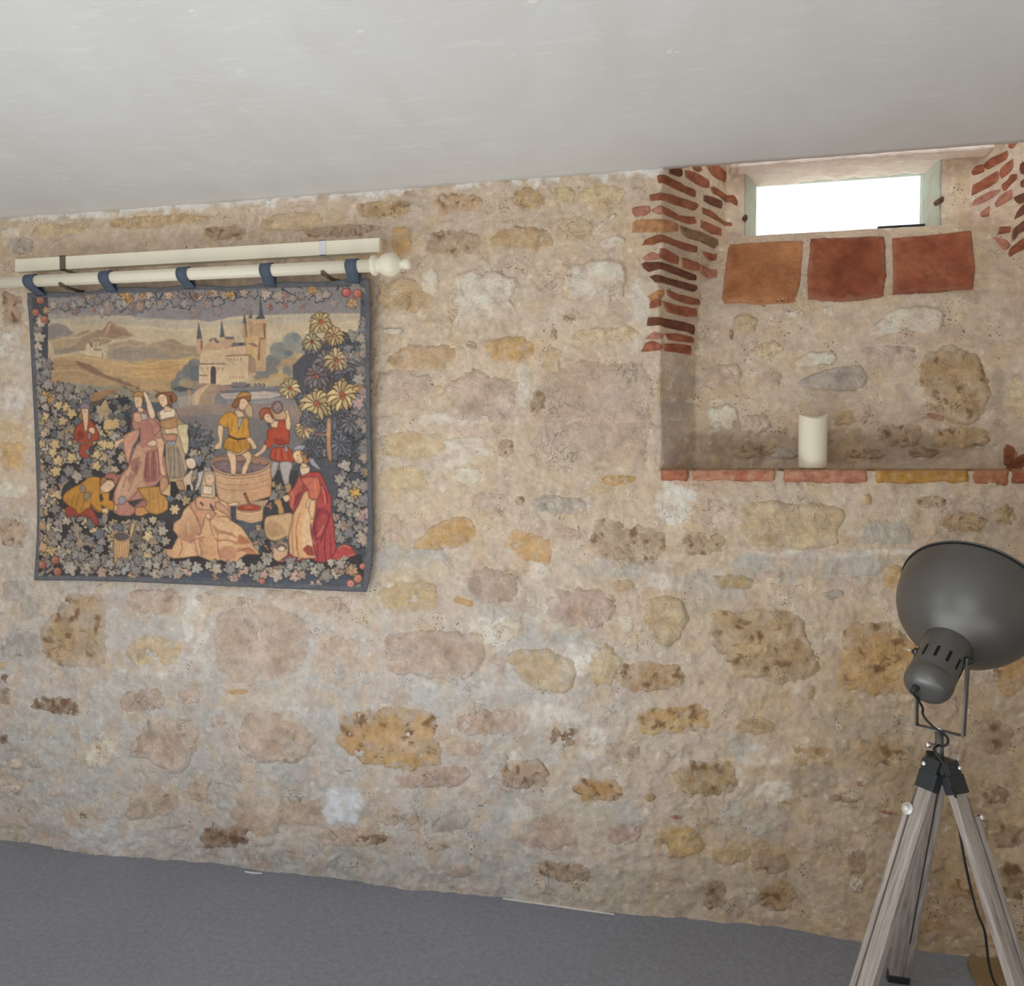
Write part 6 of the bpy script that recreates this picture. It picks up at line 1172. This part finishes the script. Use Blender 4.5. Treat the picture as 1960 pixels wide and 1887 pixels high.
R_ = FW[None, None]+((P2[..., 0]-980)/F_PX)[..., None]*RI+((943.5-P2[..., 1])/F_PX)[..., None]*UP
P3 = CAM+R_*((ycl-CAM[1])/R_[..., 1])[..., None]
tap = empty('wall_tapestry', P3[-1, NS//2]); tag(tap, 'woven grape harvest tapestry with castle, hung by blue tabs on the curtain pole', 'tapestry')
t = NT('woven_wool'); v = t.coord(); at = t.n('ShaderNodeAttribute'); at.attribute_name = 'Col'
n1 = t.noise(v, 380, 2, .6); wv = t.n('ShaderNodeTexWave'); wv.inputs['Scale'].default_value = 190; wv.inputs['Distortion'].default_value = 1.2; wv.bands_direction = 'X'; t.l(v, wv.inputs['Vector'])
c = t.mix(1.0, at.outputs['Color'], t.rng(n1, .3, .7, .90, 1.10), 'MULTIPLY')
t.b.inputs['Sheen Weight'].default_value = .15
M_WOVEN = t.done(c, .95, normal=t.bump(t.math('ADD', n1, t.math('MULTIPLY', wv.outputs['Fac'], .5)), .25, .0015), spec=.1)
i = np.arange(NS*NTT).reshape(NTT, NS); q = np.stack([i[:-1, :-1], i[1:, :-1], i[1:, 1:], i[:-1, 1:]], -1).reshape(-1, 4)
M_TAB = simple('navy_webbing', (76, 86, 100), .85, 0, .08, 200, .2, .001)
panel = mesh_fast('cloth_panel', P3.reshape(-1, 3), q, M_WOVEN, colors=CV.sample(P2[..., 0].ravel(), P2[..., 1].ravel()))
sm = panel.modifiers.new('thick', 'SOLIDIFY'); sm.thickness = .0025; sm.offset = -1; sm.use_rim_only = False
# lining sheet: keep the triangle count down by giving thickness as a thin back cloth
panel.modifiers.remove(sm)
bkc = P3[::16, ::16].copy(); bkc[..., 1] += .003; h_, w_ = bkc.shape[:2]
edge = np.concatenate([P3[0, ::16], P3[::16, -1], P3[-1, ::-16], P3[::-16, 0]])
i = np.arange(h_*w_).reshape(h_, w_); q = np.stack([i[:-1, :-1], i[:-1, 1:], i[1:, 1:], i[1:, :-1]], -1).reshape(-1, 4)
for o in (panel,): o.parent = tap; o.matrix_parent_inverse = tap.matrix_world.inverted()
bk = mesh_fast('lining', bkc.reshape(-1, 3), q, M_TAB); bk.parent = tap; bk.matrix_parent_inverse = tap.matrix_world.inverted()
# stitched hem, a thin roll round the edge
bm = bmesh.new(); tube(bm, np.concatenate([P3[0, ::12], P3[::12, -1], P3[-1, ::-12], P3[::-12, 0]])+np.array([0, .0012, 0]), .0020, 6)
M_HEM = simple('hem', (82, 84, 90), .95, 0, .1, 200, .2, .001)
bm_obj('hem', bm, M_HEM, tap, True)
# tabs looped over the pole
for tx, bx in ((62, 82), (206, 216), (354, 366), (513, 517), (676, 677)):
    hw_ = .0185
    yp = 544-(tx+60)*.046
    c = on_y(tx, yp, YP)
    j = int(np.argmin(abs(P2[0, :, 0]-bx))); e = P3[0, j]
    path = []
    for a in np.linspace(-78, 190, 20):                # over the top of the pole from front to back
        path.append((c[0], c[1]-(pr+.003)*math.cos(math.radians(a)), c[2]+(pr+.003)*math.sin(math.radians(a))))
    front = [(e[0]+(c[0]-e[0])*f, (e[1]-.004)+(path[0][1]-(e[1]-.004))*f, (e[2]-.012)+(path[0][2]-(e[2]-.012))*f) for f in np.linspace(0, .9, 6)]
    backp = [(e[0]+(c[0]-e[0])*f, (e[1]+.004)+(path[-1][1]-(e[1]+.004))*f, (e[2]-.012)+(path[-1][2]-(e[2]-.012))*f) for f in np.linspace(.9, 0, 6)]
    pth = [Vector(p) for p in front+path+backp]
    bm = bmesh.new(); prev = None
    for kk, p in enumerate(pth):
        d = (pth[min(kk+1, len(pth)-1)]-pth[max(kk-1, 0)]).normalized()
        sx = Vector((1, 0, 0)); nn = sx.cross(d).normalized(); sx = d.cross(nn).normalized()*(1 if d.cross(nn).x > 0 else -1)
        v4 = [bm.verts.new(p+sx*a_*hw_+nn*b_) for a_, b_ in ((-1, -.001), (1, -.001), (1, .001), (-1, .001))]
        if prev:
            for m_ in range(4): bm.faces.new((prev[m_], prev[(m_+1) % 4], v4[(m_+1) % 4], v4[m_]))
        else: bm.faces.new(v4)
        prev = v4
    bm.faces.new(prev[::-1]); bmesh.ops.recalc_face_normals(bm, faces=bm.faces)
    bm_obj('tab', bm, M_TAB, tap, True)

# ------------------------------------------------------------------ candle on the ledge
t = NT('ivory_wax'); t.b.inputs['Subsurface Weight'].default_value = .25; t.b.inputs['Subsurface Radius'].default_value = (.02, .014, .008)
n1 = t.noise(t.coord(), 60, 3, .5); M_WAX = t.done(alb((246, 236, 214), 1.1), .5, normal=t.bump(n1, .08, .001))
t.b.inputs['Emission Strength'].default_value = 0
cb = on_y(1555, 893, .060); ctp = on_y(1558, 795, .060); cr_ = float(np.linalg.norm(on_y(1582.5, 893, .06)-on_y(1527.5, 893, .06)))/2
cb[2] = zt+.001
hC = ctp[2]-cb[2]
candle = empty('candle', cb); tag(candle, 'ivory pillar candle with a dipped rim standing on the ledge of the niche', 'candle')
bm = bmesh.new(); n = 56; rings = []
def rimz(a): return .0055*math.cos(a-1.9)+.005*math.cos(2*a+.4)+.0018*math.cos(3*a)
for r_, z_, f in ((.0, 0, 0), (cr_*.93, 0, 0), (cr_*.985, .002, 0), (cr_, .006, 0), (cr_, hC*.5, 0), (cr_, hC-.006, .9), (cr_*.985, hC-.001, 1), (cr_*.93, hC, 1), (cr_*.88, hC-.003, 1), (cr_*.84, hC-.016, .5), (cr_*.8, hC-.030, 0), (0, hC-.033, 0)):
    if r_ == 0: rings.append([bm.verts.new((cb[0], cb[1], cb[2]+z_))]); continue
    rings.append([bm.verts.new((cb[0]+r_*math.cos(2*math.pi*k/n)+.03*z_*0, cb[1]+r_*math.sin(2*math.pi*k/n), cb[2]+z_+f*rimz(2*math.pi*k/n))) for k in range(n)])
for a, b in zip(rings, rings[1:]):
    for k in range(n):
        if len(a) == 1: bm.faces.new((a[0], b[(k+1) % n], b[k]))
        elif len(b) == 1: bm.faces.new((a[k], a[(k+1) % n], b[0]))
        else: bm.faces.new((a[k], a[(k+1) % n], b[(k+1) % n], b[k]))
bmesh.ops.recalc_face_normals(bm, faces=bm.faces)
bm_obj('wax_body', bm, M_WAX, candle, True)
bm = bmesh.new(); tube(bm, [cb+np.array([0, 0, hC-.036]), cb+np.array([.001, 0, hC-.025]), cb+np.array([.002, 0, hC-.018])], .0011, 6)
bm_obj('wick', bm, simple('wick', (70, 60, 50), .9), candle)

# ------------------------------------------------------------------ tripod lamp
M_GUN = NT('gunmetal_paint'); _n = M_GUN.noise(M_GUN.coord(), 900, 2, .6)
M_GUN = M_GUN.done(alb((100, 99, 97)), .40, .55, M_GUN.bump(_n, .04, .0006), .5)
M_BLK = simple('black_bracket', (52, 55, 58), .45, .3, .06)
M_CORD = simple('black_rubber', (34, 34, 36), .5, 0, .05)
M_CHR = simple('chrome', (225, 225, 225), .22, .9, .02)
M_KNOB = simple('pale_zinc', (214, 212, 208), .4, .3, .03)
M_HOLE = simple('dark_interior', (14, 14, 15), .8)
t = NT('grey_washed_wood'); v = t.coord((26, 26, 1.6)); n1 = t.noise(v, 5, 5, .65, .4); n2 = t.noise(t.coord((90, 90, 2.5)), 8, 3, .6)
c = t.mix(t.rng(n1, .35, .68, 0, 1), alb((172, 163, 156)), alb((126, 115, 108))); c = t.mix(t.rng(n2, .55, .75, 0, .5), c, alb((206, 200, 192)))
M_WOOD = t.done(c, .7, normal=t.bump(n1, .25, .0015), spec=.3)
DH = 1.70
H = at_depth(1799, 1478, DH)
FR = on_floor(1716, 1876)                              # rear foot
Rr = float(np.hypot(*(FR-H)[:2]))
def line_px_at(Fp, ytar):
    a = H.copy(); b = Fp.copy()
    ss = np.linspace(0, 1.0, 500); P = a+(b-a)*ss[:, None]; d = P-CAM; z = d@FW; ok = z > .1
    x, y = 980+F_PX*(d@RI)/z, 943.5-F_PX*(d@UP)/z
    k = np.where(ok & (y >= ytar))[0]
    return x[k[0]] if len(k) else 1e9
def find(xt, lo, hi):
    best = None
    for dg in np.arange(lo, hi, .5):
        a = math.radians(dg); Fp = np.array([H[0]+Rr*math.cos(a), H[1]+Rr*math.sin(a), 0])
        e = abs(line_px_at(Fp, 1885)-xt)
        if best is None or e < best[0]: best = (e, dg, Fp)
    return best
fl_ = find(1662, 180, 270); fr_ = find(1938, 270, 360)
lamp = empty('tripod_lamp', (H[0], H[1], 0)); tag(lamp, 'tripod floor lamp with grey metal dome shade and weathered wooden legs', 'lamp')
DBG = [Rr, fl_[:2], fr_[:2], math.degrees(math.atan2(FR[1]-H[1], FR[0]-H[0])), H.tolist()]
print('LEGS', DBG)
cm = Vector(CAM)
for nm, Fp, side in (('left', fl_[2], -1), ('right', fr_[2], 1), ('rear', FR, -1)):
    Fv = Vector(Fp); Hv = Vector(H); out = Vector((Fv.x-Hv.x, Fv.y-Hv.y, 0)).normalized()
    topp = Hv+out*.030+Vector((0, 0, .012)); foot = Fv.copy()
    ax = (topp-foot).normalized(); tang = Vector((-out.y, out.x, 0))
    # tang towards picture left for the narrow rail
    if tang.dot(Vector(RI)) * side < 0: tang = -tang
    if nm == 'rear': tang = -tang
    nor = ax.cross(tang).normalized()
    if nor.dot(out) < 0: nor = -nor
    Lg = (topp-foot).length
    Ml = Matrix(((tang.x, nor.x, ax.x, foot.x), (tang.y, nor.y, ax.y, foot.y), (tang.z, nor.z, ax.z, foot.z), (0, 0, 0, 1)))
    if Ml.determinant() < 0:
        Ml = Matrix(((tang.x, -nor.x, ax.x, foot.x), (tang.y, -nor.y, ax.y, foot.y), (tang.z, -nor.z, ax.z, foot.z), (0, 0, 0, 1)))
    def lobj(name, bm, mat, par=None, bev=.0012):
        bmesh.ops.recalc_face_normals(bm, faces=bm.faces)
        o = bm_obj(name, bm, mat, None, bevel=bev); return o
    # the leg object: the two outer rails; local axes along the leg so that the grain follows it
    bm = bmesh.new(); box(bm, -.022, .010, -.010, .008, .14 if nm != 'rear' else .03, Lg-.020); leg = lobj('leg', bm, M_WOOD)
    leg.parent = lamp; leg.matrix_parent_inverse = lamp.matrix_world.inverted(); leg.matrix_basis = Ml
    def sub(name, bm, mat, bev=.0008, sm=False):
        bmesh.ops.recalc_face_normals(bm, faces=bm.faces)
        o = bm_obj(name, bm, mat, None, sm, bevel=bev); o.parent = leg; return o
    bm = bmesh.new(); box(bm, .0145, .0265, -.010, .008, .03, Lg-.020-(.072 if nm != 'rear' else 0)); sub('outer_rail', bm, M_WOOD)
    bm = bmesh.new(); box(bm, .0085, .0160, -.006, .0065, .05, Lg-.05); sub('inner_slide', bm, simple('dark_brown_wood', (92, 82, 74), .8, 0, .1, 30, .1, .001, (20, 20, 1)))  # dark brown slat filling the gap between the rails
    bm = bmesh.new(); box(bm, -.017, .021, -.0085, .0065, .012, .16); sub('lower_leg', bm, M_WOOD)
    bm = bmesh.new(); box(bm, -.024, .0285, -.0125, .0105, -.004 if nm == 'rear' else .0, .030); sub('rubber_foot', bm, M_BLK, .002)
    # black steel bracket at the top, wrapping the rails
    bm = bmesh.new(); box(bm, -.0255, .0175, -.0130, .0112, Lg-.044, Lg-.006)
    box(bm, -.021, .014, -.0120, .0105, Lg-.008, Lg+.022); sub('bracket', bm, M_BLK, .002)
    for zz in (Lg-.016, Lg-.034):
        bm = bmesh.new(); lathe(bm, [(.0028, -.0005), (.0028, .0008), (.0015, .0016)], 10, Matrix.Translation((.019, 0, zz)) @ Matrix.Rotation(math.radians(90), 4, 'Y')); sub('rivet', bm, M_CHR, 0)
    bm = bmesh.new(); lathe(bm, [(.005, 0), (.0058, .002), (.0045, .005), (.001, .0065)], 16, Matrix.Translation((.009, .0112 if Ml.to_3x3() @ Vector((0, 1, 0)) @ out > 0 else -.0132, Lg+.006)) @ Matrix.Rotation(math.radians(-90 if Ml.to_3x3() @ Vector((0, 1, 0)) @ out > 0 else 90), 4, 'X')); sub('bolt', bm, M_CHR, 0, True)
    sgn = 1 if (Ml.to_3x3() @ Vector((0, 1, 0))).dot(out) > 0 else -1
    # height knob with washer
    if nm != 'rear':
        zk = Lg-.096
        M4 = Matrix.Translation((.0165 if nm == 'left' else .0285, .0085*sgn if nm == 'left' else 0, zk)) @ (Matrix.Rotation(math.radians(-90*sgn), 4, 'X') if nm == 'left' else Matrix.Rotation(math.radians(90), 4, 'Y'))
        bm = bmesh.new()
        if nm == 'left': lathe(bm, [(.0, .0), (.0125, .0), (.0130, .0022), (.0125, .0034), (.0062, .0036), (.0060, .0075), (.0045, .0092), (.0, .0095)], 28, M4, False)
        else: lathe(bm, [(.0, -.012), (.003, -.012), (.003, .006), (.0068, .0065), (.0072, .012), (.005, .0155), (.0, .016)], 20, M4, False)
        sub('knob', bm, M_KNOB if nm == 'left' else M_CHR, 0, True)
        if nm == 'right':
            bm = bmesh.new(); tube(bm, [M4 @ Vector((0, 0, .012)), M4 @ Vector((.004, .002, .022)), M4 @ Vector((.010, .004, .026))], [.0022, .0025, .003], 8); sub('wing', bm, M_CHR, 0, True)
# hub
Hv = Vector(H)
bm = bmesh.new()
lathe(bm, [(.0, -.018), (.026, -.018), (.036, -.008), (.038, .016), (.034, .026), (.018, .030), (.0, .030)], 9, Matrix.Translation(Hv), False)
bmesh.ops.remove_doubles(bm, verts=bm.verts[:], dist=1e-5)
bm_obj('hub', bm, M_BLK, lamp, bevel=.002)
stem_top = Vector(at_depth(1798, 1396, DH))
bm = bmesh.new(); tube(bm, [Hv+Vector((0, 0, .0)), stem_top-Vector((0, 0, .004))], .0085, 18); bm_obj('stem', bm, M_GUN, lamp, True)
bm = bmesh.new(); tube(bm, [stem_top-Vector((0, 0, .01)), stem_top+Vector((0, 0, .006))], .0045, 12); bm_obj('stem_nut', bm, M_CHR, lamp, True)
sk = Vector(at_depth(1797, 1425, DH)); rgt = Vector(RI)
bm = bmesh.new(); tube(bm, [sk, sk-rgt*.018, sk-rgt*.020], [.0028, .0028, .006], 10); tube(bm, [sk-rgt*.018, sk-rgt*.028], .0062, 12); bm_obj('set_screw', bm, M_CHR, lamp, True)
# shade axis
# pivot of the yoke on the socket housing
piv = Vector(at_depth(1803, 1256, DH))
_d = min(np.arange(.0, .19, .001), key=lambda q_: abs((Vector(at_depth(1862, 1140, DH+q_))-piv).length-.206))
A = (Vector(at_depth(1862, 1140, DH+_d))-piv).normalized(); print('AXIS', _d)
hv = A.cross(Vector((0, 0, 1))).normalized()
Ma = frame(piv, A, hv)
R0 = .047
# socket housing: cylinder with rounded rear cap; z along the axis, 0 at the pivot
bm = bmesh.new()
prof = [(.0, -.112), (.020, -.112), (.033, -.109), (.042, -.102), (.047, -.092), (.0485, -.080), (.0480, -.071), (.0465, -.068), (R0, -.066), (R0, .030), (.049, .042)]
lathe(bm, prof, 56, Ma, False); bmesh.ops.remove_doubles(bm, verts=bm.verts[:], dist=1e-5); bmesh.ops.recalc_face_normals(bm, faces=bm.faces)
bm_obj('socket_housing', bm, M_GUN, lamp, True)
# vent slots
for k in range(12):
    a = 2*math.pi*(k+.35)/12
    Mv = Ma @ Matrix.Rotation(a, 4, 'Z')
    bm = bmesh.new()
    box(bm, R0-.004, R0+.0005, -.0036, .0036, -.046, -.014, Mv)
    bmesh.ops.recalc_face_normals(bm, faces=bm.faces); bm_obj('vent_slot', bm, M_HOLE, lamp, bevel=.0015)
# dome
bm = bmesh.new()
outp = [(.049, .038), (.056, .042), (.072, .050), (.092, .062), (.112, .079), (.129, .101), (.141, .126), (.1485, .152), (.1525, .180), (.1540, .206)]
inp = [(r-.0022, z+.001) for r, z in outp[::-1]]
lathe(bm, outp, 96, Ma, False)
o = bm_obj('shade', bm, M_GUN, lamp, True); sh = o
bm = bmesh.new(); lathe(bm, [(r, z) for r, z in inp], 96, Ma, False)
t = NT('pale_lining'); M_LIN = t.done(alb((200, 198, 192)), .5)
ln = bm_obj('shade_lining', bm, M_LIN, None, True); ln.parent = sh; ln.matrix_parent_inverse = sh.matrix_world.inverted() if False else Matrix()
bm = bmesh.new(); rim = []
for k in range(97):
    a = 2*math.pi*k/96; rim.append(Ma @ Vector((.1548*math.cos(a), .1548*math.sin(a), .2075)))
tube(bm, [tuple(p) for p in rim], .0028, 8); o = bm_obj('rim', bm, M_GUN, None, True); o.parent = sh
bm = bmesh.new(); rim2 = [Ma @ Vector((.1550*math.cos(2*math.pi*k/96), .1550*math.sin(2*math.pi*k/96), .2030)) for k in range(97)]
tube(bm, [tuple(p) for p in rim2], .0017, 6); o = bm_obj('rim_groove', bm, M_HOLE, None, True); o.parent = sh
sh.matrix_parent_inverse = lamp.matrix_world.inverted()
# bulb inside
bm = bmesh.new(); lathe(bm, [(.0, .150), (.012, .148), (.024, .138), (.030, .120), (.026, .100), (.014, .080), (.013, .03), (.0, .03)], 24, Ma, False); bmesh.ops.remove_doubles(bm, verts=bm.verts[:], dist=1e-5)
bm_obj('bulb', bm, simple('frosted_glass', (235, 233, 228), .3), lamp, True)
# yoke: bottom bar and two arms, pivoting on the housing
hz = (Vector(RI)*.98+Vector(FW)*.18); hz.z = 0; hz.normalize()
hz = hv
pl = piv-hz*.052; prr = piv+hz*.052
barz = float(at_depth(1800, 1398, DH)[2])
hx = Vector((hz.x, hz.y, 0)).normalized()
cen = Vector((stem_top.x, stem_top.y, barz))
bl = cen-hx*.048; br = cen+hx*.048
fy = Vector((-hx.y, hx.x, 0))
def strip(name, a, b, w, th, wdir, par=lamp):
    a = Vector(a); b = Vector(b); d = (b-a).normalized(); wv = (wdir-d*wdir.dot(d)).normalized(); tv = d.cross(wv)
    bm = bmesh.new(); vs = [bm.verts.new(p+wv*x*w/2+tv*y*th/2) for p in (a, b) for x in (-1, 1) for y in (-1, 1)]
    for f in ((0, 1, 3, 2), (4, 6, 7, 5), (0, 4, 5, 1), (2, 3, 7, 6), (0, 2, 6, 4), (1, 5, 7, 3)): bm.faces.new([vs[i] for i in f])
    bmesh.ops.recalc_face_normals(bm, faces=bm.faces)
    return bm_obj(name, bm, M_GUN, par, bevel=.0006)
strip('yoke_arm', bl, pl+Vector((0, 0, .006)), .017, .0042, fy)
strip('yoke_arm', br, prr+Vector((0, 0, .006)), .017, .0042, fy)
strip('yoke_bar', bl-hx*.0012, br+hx*.0012, .017, .0028, fy)
for q, sg in ((pl, -1), (prr, 1)):
    bm = bmesh.new(); tube(bm, [q-hz*sg*.006, q+hz*sg*.005], .0085, 16); tube(bm, [q+hz*sg*.004, q+hz*sg*.010], [.006, .0045], 8); bm_obj('pivot_screw', bm, M_BLK, lamp, True)
bm = bmesh.new(); q = pl-hz*.009; tube(bm, [q, q-hz*.010+Vector((0, 0, .002)), q-hz*.020+Vector((0, 0, .004))], .0013, 6); bm_obj('screw_tail', bm, M_CHR, lamp, True)
# cord: grommet, loop to the hub, down beside the right leg to the floor
g0 = Ma @ Vector((-.012, -.012, -.110)); g1 = Ma @ Vector((-.014, -.014, -.128))
bm = bmesh.new(); tube(bm, [Ma @ Vector((-.012, -.012, -.104)), g0, g1], [.0085, .0080, .0052], 14); bm_obj('cord_grip', bm, M_CORD, lamp, True)
cpx = [(1765, 1352, -.02), (1766, 1366, -.03), (1775, 1380, -.04), (1790, 1394, -.05), (1806, 1404, -.055), (1814, 1414, -.055), (1813, 1424, -.05), (1804, 1428, -.045), (1797, 1426, -.03), (1788, 1424+8, -.045), (1790, 1440, -.055), (1798, 1450, -.060), (1806, 1462, -.068), (1812, 1480, -.075), (1820, 1505, -.085),
       (1829, 1525, -.06), (1834, 1560, -.05), (1838, 1600, -.05), (1847, 1650, -.05), (1858, 1700, -.04), (1870, 1745, -.04), (1884, 1780, -.03), (1889, 1815, -.02), (1893, 1845, -.01), (1901, 1875, 0.0), (1912, 1893, .01)]
cp = [g1]+[Vector(at_depth(a, b, DH+d)) for a, b, d in cpx]
last = on_floor(1925, 1915); cp += [Vector((last[0], last[1], .0035)), Vector((last[0]+.25, last[1]-.25, .0035)), Vector((last[0]+.7, last[1]-.3, .0035))]
cp[-4] = Vector(tuple(cp[-4]))
bm = bmesh.new(); tube(bm, spline([tuple(p) for p in cp], 6), .0026, 8); bm_obj('cord', bm, M_CORD, lamp, True)

# ------------------------------------------------------------------ mat, loose strips on the floor
t = NT('tan_felt'); v = t.coord(); n1 = t.noise(v, 300, 3, .7); n2 = t.noise(v, 8, 3, .5)
M_MAT = t.done(t.mix(t.rng(n2, .35, .65, 0, 1), alb((150, 128, 92)), alb((132, 112, 84))), 1.0, normal=t.bump(n1, .4, .002), spec=.1)
oc = [on_floor(a, b) for a, b in ((1854, 1834), (1853, 1846), (1856, 1858), (1861, 1870), (1868, 1882), (1880, 1897), (1900, 1915))]
pts = [(p[0], p[1]) for p in oc]+[(1.40, -.62), (1.75, -.5), (1.75, -.015)]
bm = bmesh.new(); vs = [bm.verts.new((x, y, .0005)) for x, y in pts]; f = bm.faces.new(vs)
r = bmesh.ops.extrude_face_region(bm, geom=[f])
for g in r['geom']:
    if isinstance(g, bmesh.types.BMVert): g.co.z += .006
bmesh.ops.recalc_face_normals(bm, faces=bm.faces)
mat_o = bm_obj('floor_mat', bm, M_MAT, None, bevel=.002); tag(mat_o, 'tan felt mat with a curved edge on the floor behind the lamp', 'mat')
M_WHITE = simple('white_plastic', (232, 228, 222), .4, 0, .03)
for lab, pp, wd in (('long thin white strip lying along the foot of the stone wall', [(962, 1716.5), (1000, 1722), (1060, 1730), (1120, 1739), (1176, 1747)], .0065), ('short white sliver at the foot of the wall below the tapestry', [(468, 1665), (485, 1667.5), (502, 1668.5)], .005)):
    q = [on_floor(a, b+4.0) for a, b in pp]; q = spline(q, 6)
    bm = bmesh.new(); prev = None; m_ = len(q)
    for kk, p in enumerate(q):
        d = q[min(kk+1, m_-1)]-q[max(kk-1, 0)]; d /= np.linalg.norm(d); nn = np.array([-d[1], d[0], 0]); ww = wd*math.sin(math.pi*(.06+.88*kk/(m_-1)))**.6
        v4 = [bm.verts.new(p+nn*a_*ww/2+np.array([0, 0, b_])) for a_, b_ in ((-1, .0004), (1, .0004), (1, .0035), (-1, .003))]
        if prev:
            for k2 in range(4): bm.faces.new((prev[k2], prev[(k2+1) % 4], v4[(k2+1) % 4], v4[k2]))
        else: bm.faces.new(v4)
        prev = v4
    bm.faces.new(prev[::-1]); bmesh.ops.recalc_face_normals(bm, faces=bm.faces)
    tag(bm_obj('plastic_strip', bm, M_WHITE, None), lab, 'strip')
